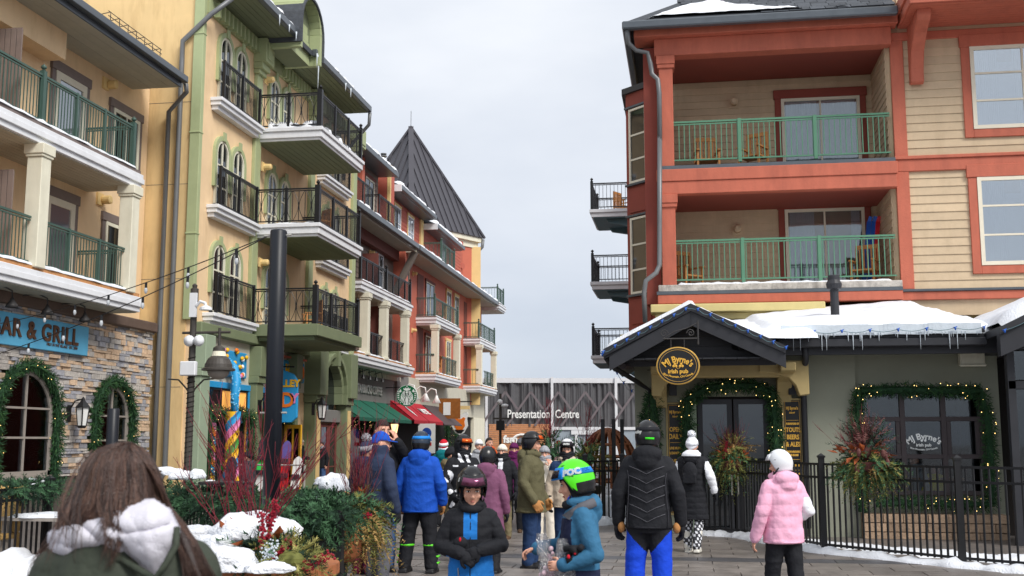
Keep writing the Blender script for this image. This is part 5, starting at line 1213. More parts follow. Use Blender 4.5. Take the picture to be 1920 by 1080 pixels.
# menu boards
def board(x0, x1, z0, z1, lines, label):
    t = thing('menu_board', label, 'sign', ((x0+x1)/2, YW, z0), 'gold lettered menu boards')
    y = YW-.13 if x0 > 1.6 else YW-.03
    MB().box(x0,x1,y,y+.03,z0,z1).build('frame', 'pub_cream', t, bevel=.006); MB().box(x0+.035,x1-.035,y-.004,y,z0+.035,z1-.035).build('panel', 'black_metal', t)
    m = MB(); a, b, c, d = x0+.05, x1-.05, z0+.05, z1-.05
    for q in ((a,b,c,c+.006),(a,b,d-.006,d),(a,a+.006,c,d),(b-.006,b,c,d)): m.box(q[0],q[1],y-.006,y-.004,q[2],q[3])
    for z_ in [l[2] for l in lines if l[0] == '-']: m.box(a+.02,b-.02,y-.006,y-.004,z_,z_+.006)
    m.build('gold_lines', 'gold_print', t)
    for s_, sz, z_ in lines:
        if s_ != '-': textmesh(s_, sz, 'gold_print', 'lettering', t, ((x0+x1)/2, y-.005, z_), (1,0,0), (0,0,1), .001, 'CENTER', .004, sx=.72)
board(1.67, 2.03, .35, 2.46, [("MJ Byrne's",.07,2.28),('irish pub',.04,2.2),('-',0,2.06),('PURVEYORS OF',.045,2.0),('STOUTS,',.11,1.89),('BEERS',.115,1.76),('& ALES',.115,1.63),('FROM AROUND',.045,1.5),('THE GLOBE',.045,1.44),('-',0,1.36),('Sláinte!',.10,1.27),('-',0,1.17),('FINE WINES',.055,1.1),('WHISKIES',.055,1.01),('& SPIRITS',.055,.92)], 'black menu board with gold Stouts, Beers and Ales lettering right of the door')
board(-.42, -.08, .35, 2.40, [("MJ Byrne's",.07,2.22),('irish pub',.04,2.14),('OPEN',.115,1.9),('DAILY',.125,1.77),('-',0,1.66),('LIVE MUSIC',.06,1.56),('& DANCING',.06,1.47),('EVERY',.10,1.32),('NIGHT',.10,1.19),('-',0,1.08),('CANADIAN',.05,1.0),('IRISH FARE',.05,.92)], 'black menu board reading Open Daily left of the pub door')
for x, lb in ((-.28,'small dark wall sconce above the open daily board'),(1.86,'small dark wall sconce above the stouts board')):
    t = thing('wall_sconce', lb, 'lamp', (x, YW, 2.5), 'pub sconces'); MB().box(x-.07,x+.07,YW-.26,YW-.13,2.52,2.76).build('body', 'pub_black', t, bevel=.01); MB().box(x-.05,x+.05,YW-.13,YW,2.6,2.7).build('mount', 'pub_black', t)
m = MB(); m.box(.95,1.2,18.72+.72,19.5,3.1,3.2)
t = thing('flood_lamp', 'small black flood lamp under the porch gable', 'lamp', (.85, YG+.45, 3.25)); MB().tube([(.80,YG+.44,3.30),(.9,YG+.2,3.27)], .05, 8).build('head', 'black_metal', t); MB().tube([(.92,YG+.48,3.33),(.84,YG+.36,3.29)], .02, 6).build('stem', 'black_metal', t)
t = thing('security_camera', 'small dark security camera at the porch left eave', 'camera', (-1.05,19.6,3.0)); MB().tube([(-1.12,19.35,2.98),(-1.0,19.65,3.0)], .06, 10).build('body', 'frame_plum', t); MB().tube([(-1.0,19.6,3.0),(-1.0,19.65,3.1)], .02, 6).build('mount', 'frame_plum', t)
# blue bulb strings along the eaves
def bulb_string(pts, label, n, seed, sag=.02):
    t = thing('blue_bulb_string', label, 'string lights', pts[0], 'blue bulb strings on the pub'); pts = [Vector(p) for p in pts]; tot = sum((pts[i+1]-pts[i]).length for i in range(len(pts)-1)); rg = random.Random(seed); wire = []
    def pos(s):
        for i in range(len(pts)-1):
            l = (pts[i+1]-pts[i]).length
            if s <= l: return pts[i].lerp(pts[i+1], s/l)
            s -= l
        return pts[-1]
    for i in range(n*4+1): wire.append(pos(tot*i/(n*4))+Vector((0,0,-sag*math.sin(math.pi*(i % 4)/4)*2)))
    MB().tube(wire, .005, 4).build('wire', 'teal_grey', t)
    for i in range(n+1):
        q = pos(tot*i/n); b = MB(); b.tube([q+Vector((-.03,-.02,0)), q+Vector((.035,-.02,.02))], .008, 5); b.lathe([(.008,.012),(.016,.0),(.018,-.018),(.012,-.036),(.003,-.048)], q+Vector((0,-.03,0)), 8); b.build('bulb', 'blue_bulb', t, smooth=True)
bulb_string([(lx,YG-.09,lz-.02),(ax,YG-.09,az-.02),(rx,YG-.09,rz)], 'blue bulbs along the porch gable edge', 15, 1); bulb_string([(1.7,19.66,3.56),(4.95,19.66,3.6)], 'blue bulbs along the icy gutter', 7, 2); bulb_string([(5.05,18.83,3.46),(6.6,18.83,4.25)], 'blue bulbs on the right gable of the pub', 3, 3); bulb_string([(lx-.02,YG,lz-.05),(lx,20.5,lz-.08),(-1.2,22.5,2.75),(-.95,23.5,2.6)], 'blue bulbs on the left eave of the porch', 6, 4)
# ================================================================== GROUND
def Mground():
    m = M('paving', (112,107,104), .42, .16, .6, .25, 60, dirt=(78,72,70), dirt_amt=.5, spec=.5, rvar=.28); t = m.node_tree; L = t.links.new; b = t.nodes['Principled BSDF']
    src = b.inputs['Base Color'].links[0].from_socket
    br = t.nodes.new('ShaderNodeTexBrick'); br.inputs['Scale'].default_value = 2.0; br.inputs['Mortar Size'].default_value = .012; br.inputs['Color1'].default_value = (1.1,1.05,1,1); br.inputs['Color2'].default_value = (.78,.78,.8,1); br.inputs['Mortar'].default_value = (.5,.5,.5,1)
    g = t.nodes.new('ShaderNodeNewGeometry'); L(g.outputs['Position'], br.inputs['Vector'])
    mx = t.nodes.new('ShaderNodeMix'); mx.data_type = 'RGBA'; mx.blend_type = 'MULTIPLY'; mx.inputs[0].default_value = .8; L(src, mx.inputs[6]); L(br.outputs[0], mx.inputs[7]); L(mx.outputs[2], b.inputs['Base Color'])
Mground()
M('paver', (120,113,108), .40, .14, 3, .3, 60, rnd=.18, spec=.5, dirt=(80,74,72), dirt_amt=.7, rvar=.26); M('paver_dark', (78,77,80), .40, .14, 3, .3, 60, rnd=.12, spec=.45)
m = MB(); m.quad((-900,-300,0),(900,-300,0),(900,1500,0),(-900,1500,0)); gr = m.build('ground', 'paving', recalc=False); gr['kind'] = 'structure'
pv = thing('pavement', None, None, (0,14,0)); pv['kind'] = 'structure'
cnt = 0; y = 10.6; row = 0
while y < 21.5 and cnt < 285:
    dark = row in (5, 13); hgt_ = .42 if not dark else .5; x = -5.0+(row % 2)*.33
    while x < 3.6-max(0, (y-16)*.75) and cnt < 285:
        w = .66 if not dark else .95
        piece('paver', 'paver_dark' if dark else 'paver', (x+w/2, y+hgt_/2, .012+random.uniform(-.003,.003)), (w-.014, hgt_-.014, .03), pv, (random.uniform(-.004,.004), random.uniform(-.004,.004), 0)); cnt += 1; x += w
    y += hgt_; row += 1
# snow banks on the ground
def bank(pts, w, h, label, seed, name='snow_bank'):
    m = MB(); snow_lump(m, pts, w, h, seed=seed, seg=26); m.v = [(v[0]+.03*mnoise.noise(Vector(v)*9), v[1], v[2]+.02*mnoise.noise(Vector(v)*13)) for v in m.v]
    return tag(m.build(name, 'snow', smooth=True), label, 'snow', 'snow along the fences')
# ================================================================== PRESENTATION CENTRE
def Mfabric():
    m = M('tent_fabric', (92,92,95), .36, .12, 1.2, spec=.25); return m
Mfabric(); M('tent_band', (110,102,106), .6, .06, 2); M('tent_white', (214,216,220), .5, .05, 2); M('slat_wood', (190,134,96), .7, .14, 4, rnd=.14)
PA = at(880, 860, Z=0.) if False else Vector((-17.5, 86, 0)); da_ = R(-0); pr_ = Vector((math.cos(R(12)), math.sin(R(12)), 0)); pn = Vector((math.sin(R(12)), -math.cos(R(12)), 0))
pcn = thing('presentation_centre', 'white-framed tent hall with grey draped fabric and Presentation Centre lettering', 'building', PA)
def PP(u, z_, d=0): return PA+pr_*u+pn*d+Vector((0,0,z_))
W_ = 17.0; TH = 6.45
m = MB(); ob_(m, PA, pr_, pn, -.5, W_+4, 0, 6.5, -8, -.3); m.build('hall', 'tent_white', pcn)
def upx(px):   # distance along the front for a picture column
    lo, hi = -2, 26
    for _ in range(40):
        mid = (lo+hi)/2; p = PP(mid, 3)-Vector((0,0,EYE)); w = p.dot(_fw); x = 960+FPX*p.dot(_rt)/w
        if x < px: lo = mid
        else: hi = mid
    return lo
ups = [upx(v) for v in (912, 1035, 1155)]; 
def zpy(u, py):
    lo, hi = -2, 12
    for _ in range(40):
        mid = (lo+hi)/2; p = PP(u, mid)-Vector((0,0,EYE)); w = p.dot(_fw); yv = 540-FPX*p.dot(_up)/w
        if yv > py: lo = mid
        else: hi = mid
    return lo
ztop, zmid, zfab = zpy(ups[1], 709), zpy(ups[1], 800), zpy(ups[1], 718)
for u in ups: piece('mast', 'tent_white', PP(u, ztop/2, .12), (.2, .3, ztop+.15), pcn, (0,0,R(12)))
m = MB(); ob_(m, PA, pr_, pn, ups[0]-1.5, ups[2]+7, zfab, ztop, -.2, .1); m.build('top_rail', 'tent_white', pcn); m = MB(); ob_(m, PA, pr_, pn, ups[1], ups[2]+7, zmid-.25, zmid-.02, -.2, .12); m.build('mid_rail', 'tent_white', pcn)
for (a, b) in ((ups[0]-1.5, ups[0]-.1),(ups[0]+.1, ups[1]-.15),(ups[1]+.15, ups[2]-.15),(ups[2]+.15, ups[2]+6.5)):
    m = MB(); kx, kz = 160, 10
    for j in range(kz+1):
        for i in range(kx+1):
            u = a+(b-a)*i/kx; t = j/kz; f = .34*mnoise.noise(Vector((u*2.2,t*.35,2)))+.22*mnoise.noise(Vector((u*5.5,t*.5,5)))*(.4+.6*t)+.08*mnoise.noise(Vector((u*12,t,8)))*t
            m.v.append(PP(u, zmid+(zfab-zmid)*t, f))
    for j in range(kz):
        for i in range(kx): m.f.append((j*(kx+1)+i, j*(kx+1)+i+1, (j+1)*(kx+1)+i+1, (j+1)*(kx+1)+i)); m.m.append(0)
    m.v = [tuple(v) for v in m.v]; fb = m.build('fabric', 'tent_fabric', pcn, smooth=True)
zpk, zlo = zpy(ups[1], 735), zmid+.05
pk = [upx(v) for v in (947, 995, 1047, 1097, 1143, 1190)]
for i, u in enumerate(pk):
    for s_ in (-1, 1):
        fr_ = 1.0 if s_ < 0 else .5; du = 1.9*fr_; m = MB(); a, b = PP(u, zpk, .3), PP(u+s_*du, zpk+(zlo-zpk)*fr_, .3)
        if u+s_*du < ups[0]-1: continue
        m.beam(a, b, .03, .17, up=pr_); m.build('zigzag_band', 'tent_band', pcn)
lc = upx(984); zt_ = zpy(lc, 777)
textmesh('Presentation', .92, 'logo_white', 'lettering', pcn, PP(upx(1031), zt_, .32), pr_, (0,0,1), .02, 'RIGHT', .012, sx=.72); textmesh('Centre', .92, 'logo_white', 'lettering', pcn, PP(upx(1040), zt_, .32), pr_, (0,0,1), .02, 'LEFT', .012, sx=.72)
# wooden slat wall under the fabric, white frame doors to the right
zs = zpy(ups[1], 795); nsl = 20
for i in range(nsl): m = MB(); ob_(m, PA, pr_, pn, ups[0]+.2, ups[1]-.2, zs*i/nsl+.01, zs*(i+1)/nsl-.02, .05, .16); m.build('slat', 'slat_wood', pcn)
M('pale_glass', (150,162,172), .25, .12, 1.5)
m = MB(); ob_(m, PA, pr_, pn, ups[1]+.2, ups[2]+7, 0, zmid-.26, -.05, 0); m.build('glass_front', 'pale_glass', pcn)
for u in (ups[1]+1.9, ups[1]+3.6, ups[1]+5.2, ups[2]+2): piece('door_frame', 'tent_white', PP(u, zmid*.42, .1), (.2, .15, zmid*.84), pcn, (0,0,R(12)))
m = MB(); ob_(m, PA, pr_, pn, ups[1]+1.5, ups[1]+5.6, zmid*.78, zmid*.9, .02, .18); m.build('door_header', 'tent_white', pcn)
textmesh('fsm', .8, 'logo_white', 'mark', pcn, PP(upx(957), zpy(upx(957), 824), .2), pr_, (0,0,1), .02, 'CENTER', .03); m = MB(); m.tube([PP(upx(978)+.75*math.cos(t*.35), zpy(upx(978),828)+.55*math.sin(t*.35), .22) for t in range(10)], .09, 6); m.build('mark', 'logo_white', pcn)
# low building beyond the street end on the left
m = MB(); m.add([(-19,92,0),(-15.5,92,0),(-15.5,92,3.6),(-17,92,7.0),(-19,92,7.0)], [(0,1,2,3,4)]); 
fh = thing('far_glass_hall', 'dark sloping glass hall beyond the red house', 'building', (-17,92,0)); MB().prism([(-21,0),(-15.2,0),(-15.2,3.5),(-16.6,6.4),(-21,6.4)], 92, 100, 'y').build('shell', 'glass_bright', fh)
# sky is the world; distant tree line is hidden by the buildings
# ================================================================== STREET FURNITURE
M('pole_black', (20,24,32), .42, .1, 3, spec=.35); M('bronze_dark', (70,66,62), .5, .12, 5)
M('pine', (62,98,66), .8, .3, 10, rnd=0); M('pine_dark', (34,60,42), .8, .3, 10); M('cedar_green', (112,114,58), .8, .25, 9); M('cedar_tan', (160,130,78), .8, .2, 9)
M('twig_red', (112,26,42), .6, .2, 12); M('twig_brown', (96,56,52), .7, .2, 12); M('berry', (142,22,42), .4, .15, 12); M('leaf_rust', (160,84,44), .6, .25, 10); M('terracotta', (160,98,62), .75, .12, 6, .3, 30)
M('rattan', (186,150,92), .7, .2, 14); M('bulb_glass', (188,192,196), .15, .05, 5, spec=.6); M('yellow_bloom', (158,152,88), .7, .2, 10)
def fence(pts, label, h=1.34, group='black iron fences', pick=.105, top2=.20, posts=True, post_h=.10):
    t = thing('iron_fence', label, 'fence', (*pts[0][:2], 0), group); up = Vector((0,0,1))
    for i in range(len(pts)-1):
        a = Vector((*pts[i][:2],0)); b = Vector((*pts[i+1][:2],0)); L_ = (b-a).length; d = (b-a)/L_; ang = math.atan2(d.y,d.x)
        for z_ in (h, h-top2, .13): piece('rail', 'black_metal', (a+b)/2+up*z_, (L_, .035, .035), t, (0,0,ang))
        k = int(L_/pick)
        for j in range(1, k): piece('picket', 'black_metal', a+d*(L_*j/k)+up*(h/2+.05), (.023,.023,h-.1), t, (0,0,ang))
    for p in pts:
        m = MB(); m.box(p[0]-.045,p[0]+.045,p[1]-.045,p[1]+.045,0,h+post_h); m.box(p[0]-.058,p[0]+.058,p[1]-.058,p[1]+.058,h+post_h,h+post_h+.03); m.add([(p[0]-.05,p[1]-.05,h+post_h+.03),(p[0]+.05,p[1]-.05,h+post_h+.03),(p[0]+.05,p[1]+.05,h+post_h+.03),(p[0]-.05,p[1]+.05,h+post_h+.03),(p[0],p[1],h+post_h+.07)], [(0,1,4),(1,2,4),(2,3,4),(3,0,4)]); m.build('post', 'black_metal', t)
    return t
FB = [(-.15,21.0),(.9,20.4),(2.0,17.84),(3.6,16.07),(5.2,14.8)]
fence(FB, 'black iron fence in front of the pub window and door')
bank([(.05,20.75,0),(.85,20.2,0),(1.92,17.72,0),(3.55,15.95,0),(5.0,14.8,0)], .42, .10, 'trodden snow along the foot of the pub fence', 3); bank([(1.5,19.8,0),(2.6,18.6,0),(4.0,17.6,0),(5.2,17.0,0)], 1.3, .035, 'thin snow between the pub fence and the window wall', 4)
gA, gB = at(1098, 985, Z=0), at(1236, 978, Z=0)
fence([gA[:2], at(1168, 982, Z=0)[:2], gB[:2]], 'black iron fence left of the pub corner with snow behind', h=1.28)
bank([gA+Vector((.2,.9,0)), gB+Vector((0,.8,0))], 1.2, .5, 'snow heap behind the fence left of the pub corner', 7); bank([gA, gB], .5, .16, 'snow along the foot of the fence left of the pub', 8)
for i, px in enumerate((1128, 1146, 1160)):
    p = at(px, 985, Z=0)+Vector((0,.6+i*.5,0)); zt = at(px, 786, Y=p.y).z
    t = thing('patio_pole', ['left','middle','right'][i]+' of three thin black patio poles left of the pub', 'pole', p, 'thin patio poles'); MB().box(p.x-.04,p.x+.04,p.y-.04,p.y+.04,0,zt).build('shaft', 'black_metal', t); MB().box(p.x-.06,p.x+.06,p.y-.06,p.y+.06,0,.04).build('foot', 'black_metal', t)
# rusty mesh wood pile dome behind the fence
M('rust', (128,82,58), .8, .3, 12)
p = at(1140, 862, Y=34); t = thing('rust_dome', 'rusty brown dome of woven slats behind the patio fence', 'sculpture', (p.x, 34, 0))
m = MB()
for i in range(9):
    a = math.pi*i/9; m.tube([(p.x+1.0*math.cos(u)*math.cos(a), 34+1.0*math.cos(u)*math.sin(a), .3+1.75*math.sin(u)) for u in [k*math.pi/14 for k in range(15)]], .05, 5)
m.build('ribs', 'rust', t)
for i in range(5): z_ = .5+i*.36; r_ = 1.0*math.sqrt(max(.02,1-((z_-.3)/1.75)**2)); MB().tube([(p.x+r_*math.cos(k*.35),34+r_*math.sin(k*.35),z_) for k in range(18)], .045, 5, closed=True).build('hoop', 'rust', t)
# black poles
pp = at(512, 800, Y=11.6); zt = at(515, 432, Y=11.6).z
t = thing('black_pole', 'tall thick black steel pole holding the bulb string', 'pole', (pp.x,11.6,0)); MB().lathe([(.093,0),(.093,zt-.015),(.08,zt)], (pp.x,11.6,0), 24).build('shaft', 'pole_black', t, smooth=False); m = MB(); m.lathe([(.15,0),(.15,.05)], (pp.x,11.6,0), 16); m.build('base_plate', 'pole_black', t)
m = MB(); m.tube([(pp.x-.17,11.6,zt-.06),(pp.x+.15,11.6,zt-.06)], .012, 6); m.tube([(pp.x-.15,11.6,2.0),(pp.x+.15,11.6,2.0)], .012, 6); m.build('eye_bolt', 'letter_silver', t)
for po_ in t.children: po_.data.polygons.foreach_set('use_smooth', [True]*len(po_.data.polygons)) if po_.name.startswith('shaft') else None
p2 = at(210, 830, Y=13.5); z2 = at(210, 766, Y=13.5).z
t = thing('short_black_pole', 'shorter black steel pole in front of the stone bar', 'pole', (p2.x,13.5,0)); o_ = MB().lathe([(.075,0),(.075,z2-.01),(.065,z2)], (p2.x,13.5,0), 20).build('shaft', 'pole_black', t, smooth=True); MB().lathe([(.13,0),(.13,.04)], (p2.x,13.5,0), 16).build('base_plate', 'pole_black', t)
# bulb strings
def cafe_string(a, b, sag, n, label, anchor=None):
    a, b = Vector(a), Vector(b); t = thing('cafe_light_string', label, 'string lights', a, 'clear bulb strings'); pts = []
    for i in range(41):
        u = i/40; q = a.lerp(b, u); q.z -= sag*4*u*(1-u); pts.append(q)
    MB().tube(pts, .0065, 5).build('wire', 'black_metal', t)
    for i in range(n):
        u = (i+.6)/n; q = a.lerp(b, u); q.z -= sag*4*u*(1-u)
        bo_ = MB().tube([q, q+Vector((0,0,-.07))], .018, 6).build('socket', 'black_metal', t); MB().lathe([(.011,-.06),(.02,-.085),(.024,-.11),(.017,-.135),(.004,-.15)], q, 8).build('bulb', 'bulb_glass', bo_, smooth=True)
tp = (pp.x-.12, 11.6, zt-.06)
def wpt(px, py, Y): return at(px, py, Y=Y)
cafe_string(tp, wpt(-30, 612, 17.5), .12, 8, 'upper string of clear bulbs from the black pole to the left edge'); cafe_string(tp, wpt(-30, 672, 15.0), .10, 7, 'lower string of clear bulbs from the black pole past the blue sign')
# street lamp
LY = 23.5; lp = at(355, 800, Y=LY); zt = at(355, 532, Y=LY).z; lx_ = lp.x
t = thing('street_lamp', 'dark street lamp with bell shade, camera and white box', 'street lamp', (lx_, LY, 0))
m = MB(); m.lathe([(.14,0),(.14,.5),(.09,.6),(.08,2.4),(.07,zt-.5),(.09,zt-.45),(.09,zt-.12),(.05,zt-.1),(.06,zt-.04),(.02,zt)], (lx_,LY,0), 12); m.build('post', 'bronze_dark', t)
zc = at(355, 624, Y=LY).z; sh = at(410, 680, Y=LY)
MB().tube([(lx_-.25,LY,zc),(sh.x+.25,LY,zc)], .03, 8).build('arm', 'bronze_dark', t); MB().tube([(sh.x,LY,zc+.1),(sh.x,LY,zc-.35)], .035, 8).build('drop', 'bronze_dark', t)
z0 = zc-.3
m = MB(); m.lathe([(.06,0),(.13,-.05),(.14,-.14)], (sh.x,LY,z0), 20); m.lathe([(.17,-.24),(.24,-.30),(.30,-.42),(.31,-.50),(.37,-.52),(.37,-.56),(.28,-.56)], (sh.x,LY,z0), 24); m.build('shade', 'bronze_dark', t, smooth=False); MB().lathe([(.14,-.13),(.17,-.25)], (sh.x,LY,z0), 20).build('collar', 'cream', t); MB().lathe([(.25,-.55),(.22,-.66),(.12,-.74),(.02,-.76)], (sh.x,LY,z0), 18).build('globe', 'frame_taupe', t, smooth=True)
m = MB(); zk = at(355,575,Y=LY).z; m.box(lx_-.06,lx_+.1,LY-.12,LY-.05,zk-.25,zk+.3); m.tube([(lx_+.1,LY-.1,zk),(lx_+.2,LY-.12,zk+.1),(lx_+.32,LY-.12,zk+.06),(lx_+.34,LY-.12,zk-.02)], .035, 8); m.lathe([(.14,0),(.13,.06),(.05,.1)], (lx_+.34,LY-.12,zk-.1), 14); m.build('camera_mount', 'white_paint', t)
m = MB(); zg = at(355,640,Y=LY).z
for dx in (-.03,.2): m.lathe([(.01,-.1),(.10,-.07),(.13,0),(.10,.07),(.01,.1)], (lx_+dx,LY-.12,zg), 14, axis='y')
m.build('white_discs', 'white_paint', t, smooth=True)
m = MB(); zx = at(355,692,Y=LY).z; m.box(lx_-.18,lx_+.19,LY-.24,LY-.1,zx-.16,zx+.16); m.build('white_box', 'white_paint', t, bevel=.02)
m = MB(); zq = zx-.22
for s_ in (-1,1): m.tube([(lx_,LY,zq-.35),(lx_+s_*.12,LY,zq-.2),(lx_+s_*.3,LY,zq-.02),(lx_+s_*.55,LY,zq)], .02, 6)
m.build('scroll_bracket', 'bronze_dark', t)
m = MB()
for i in range(26): z_ = .7+i*.11; m.tube([(lx_+.085*math.cos(k*.9),LY+.085*math.sin(k*.9),z_+k*.016) for k in range(8)], .012, 4)
m.build('light_wrap', 'interior_dark', t)
# far lamp post near the presentation centre
fl = at(938, 880, Y=45); t = thing('far_street_lamp', 'thin dark lamp post before the presentation centre', 'street lamp', (fl.x,45,0)); zt = at(936, 738, Y=45).z
MB().lathe([(.1,0),(.06,.4),(.05,zt)], (fl.x,45,0), 10).build('post', 'bronze_dark', t); MB().box(fl.x-.3,fl.x+.45,44.95,45.05,zt-1.05,zt-.98).build('arm', 'bronze_dark', t); m = MB(); m.ell((fl.x,44.9,zt-.35),.12,10,8); m.ell((fl.x+.2,44.9,zt-.5),(.16,.1,.08),10,8); m.build('camera_dome', 'white_paint', t, smooth=True); MB().box(fl.x-.14,fl.x+.2,44.8,44.95,zt-1.5,zt-1.1).build('box', 'black_metal', t)

# ================================================================== PLANTERS AND EVERGREEN
def sprig(mb, p, d, L_, mi, rg, n=16, nl=.05, droop=.0):
    """a fir sprig: needles along a drooping axis"""
    d = d.normalized(); q = Vector(p); sdv = d.cross(Vector((rg.random()-.5,rg.random()-.5,rg.random()-.5))).normalized(); u = d.cross(sdv)
    for i in range(n):
        t = (i+.5)/n; c = q+d*L_*t+Vector((0,0,-droop*t*t*L_)); a = rg.random()*6.28; o = (sdv*math.cos(a)+u*math.sin(a)+d*.7).normalized(); w = o.cross(d).normalized()*nl*.13; l = nl*(1.15-.5*t)
        mb.add([c-w,c+w,c+o*l], [(0,1,2)], mi)
def fir_mass(name, c, r, n, seed, mats=('pine','pine_dark'), droop=.3, label=None, cat='evergreen', group=None, parent=None, L_=.22, nl=.06, k=16, upb=.35):
    rg = random.Random(seed); mb = MB()
    for i in range(n):
        v = Vector((rg.gauss(0,1),rg.gauss(0,1),rg.gauss(0,1)+upb)).normalized(); p = Vector(c)+Vector((v.x*r[0],v.y*r[1],v.z*r[2]))*rg.uniform(.45,.95); sprig(mb, p, v+Vector((0,0,-.1)), L_*rg.uniform(.6,1.2), 0 if rg.random() < .6 else 1, rg, k, nl, droop)
    mb.ell(c, (r[0]*.42,r[1]*.42,r[2]*.42), 10, 7, 1)
    o = mb.build(name, list(mats), parent, recalc=False)
    if label: tag(o, label, cat, group)
    return o
def twigs(base, n, L_, spread, seed, mat='twig_red', parent=None, lean=(0,0,0), r=.006, br=3):
    rg = random.Random(seed); mb = MB()
    for i in range(n):
        a = rg.random()*6.28; s_ = spread*rg.random()**.6; d = Vector((math.cos(a)*s_+lean[0], math.sin(a)*s_+lean[1], 1+lean[2])).normalized(); l = L_*rg.uniform(.5,1.0)
        p0 = Vector(base)+Vector((rg.uniform(-.06,.06),rg.uniform(-.06,.06),0)); pts = [p0]; q = p0; dd = d.copy()
        for j in range(5): dd = (dd+Vector((rg.uniform(-.13,.13),rg.uniform(-.13,.13),rg.uniform(-.05,.1)))).normalized(); q = q+dd*l/5; pts.append(q)
        mb.tube(pts, [r*(1-.13*j) for j in range(6)], 5)
        for b_ in range(br):
            j = rg.randint(2,4); bd = (dd+Vector((rg.uniform(-.8,.8),rg.uniform(-.8,.8),rg.uniform(0,.5)))).normalized(); bl = l*rg.uniform(.15,.35); mb.tube([pts[j], pts[j]+bd*bl*.5, pts[j]+bd*bl+Vector((0,0,.03))], [r*.6,r*.5,r*.3], 4)
    o = mb.build('twigs', mat, parent, smooth=True, recalc=False); return o
def big_leaves(c, r, n, seed, mat, parent, L_=.12, name='leaves'):
    rg = random.Random(seed)
    for i in range(n):
        v = Vector((rg.gauss(0,1),rg.gauss(0,1),rg.gauss(0,.5)+.3)).normalized(); p = Vector(c)+Vector((v.x*r[0],v.y*r[1],v.z*r[2])); d = (v+Vector((rg.uniform(-.6,.6),rg.uniform(-.6,.6),rg.uniform(-.3,.5)))).normalized(); s_ = d.cross(Vector((rg.random()-.5,rg.random()-.5,1))).normalized(); n_ = s_.cross(d); l = L_*rg.uniform(.7,1.2); w = l*.3
        m = MB(); m.add([p, p+d*l*.35+s_*w+n_*.012, p+d*l, p+d*l*.35-s_*w+n_*.012, p+d*l*.5-n_*.01], [(0,1,4),(1,2,4),(2,3,4),(3,0,4)]); m.build(name, mat, parent, recalc=False)
def berries(c, d, L_, n, seed, parent, mat='berry', rad=.05, br=.011):
    rg = random.Random(seed); m = MB(); d = Vector(d).normalized()
    for i in range(n):
        q = Vector(c)+d*L_*rg.random()+Vector((rg.gauss(0,1),rg.gauss(0,1),rg.gauss(0,1))).normalized()*rad*rg.random(); m.ell(q, br*rg.uniform(.8,1.2), 6, 4)
    return m.build('berries', mat, parent, recalc=False)
def cones(c, r, n, seed, parent):
    rg = random.Random(seed)
    for i in range(n):
        p = Vector(c)+Vector((rg.uniform(-1,1)*r,-abs(rg.uniform(.5,1))*r,rg.uniform(-.5,.5)*r)); m = MB(); m.lathe([(.008,-.07),(.03,-.045),(.036,-.01),(.03,.03),(.012,.06)], p, 8); m.build('pine_cone', 'twig_brown', parent)
# --- hanging basket on the pub fence
c = Vector((2.53,16.95,1.33)); t = thing('fence_planter', 'big winter planter of pine, rust leaves and red twigs on the pub fence', 'planter', c)
MB().lathe([(.12,-.18),(.26,-.05),(.28,.05),(.26,.06)], c, 16).build('bowl', 'twig_brown', t)
fir_mass('pine_fronds', c+Vector((0,0,.0)), (.42,.34,.16), 260, 11, ('pine','cedar_green'), .7, parent=t, L_=.25, nl=.075, k=18, upb=-.2); fir_mass('cedar_fronds', c+Vector((.05,-.1,-.02)), (.40,.3,.12), 70, 12, ('cedar_green','cedar_tan'), .8, parent=t, L_=.24, nl=.05, k=16, upb=-.3)
fir_mass('upright_pine', c+Vector((0,0,.2)), (.28,.25,.3), 110, 13, ('pine_dark','twig_brown'), .1, parent=t, L_=.34, nl=.07, upb=1.2)
big_leaves(c+Vector((-.05,0,.16)), (.34,.3,.12), 44, 14, 'leaf_rust', t, .15); cones(c+Vector((0,-.1,.1)), .26, 6, 15, t); twigs(c+Vector((-.05,0,.1)), 20, .8, .9, 16, 'twig_red', t, (-.6,0,0), .0035); twigs(c+Vector((.05,0,.1)), 30, .7, .6, 17, 'twig_brown', t, (-.2,0,0), .0035)
# --- planter by the pub door
c = Vector((.72,20.3,1.30)); t = thing('door_planter', 'winter planter of yellow-green pine and red twigs on the fence by the pub door', 'planter', c)
MB().lathe([(.1,-.2),(.2,-.06),(.22,.03),(.2,.04)], c, 18).build('bowl', 'twig_brown', t)
fir_mass('pine_fronds', c, (.28,.26,.2), 190, 21, ('cedar_green','pine'), .8, parent=t, L_=.3, nl=.07, upb=.1); fir_mass('upright_pine', c+Vector((.05,0,.2)), (.2,.18,.22), 60, 22, ('cedar_tan','cedar_green'), .2, parent=t, L_=.3, upb=1); big_leaves(c+Vector((0,0,.12)), (.26,.24,.14), 20, 23, 'leaf_rust', t, .12); berries(c+Vector((-.12,-.2,.1)), (.2,0,1), .3, 60, 24, t); twigs(c, 24, .85, .75, 25, 'twig_red', t, (.05,0,0), .0035)
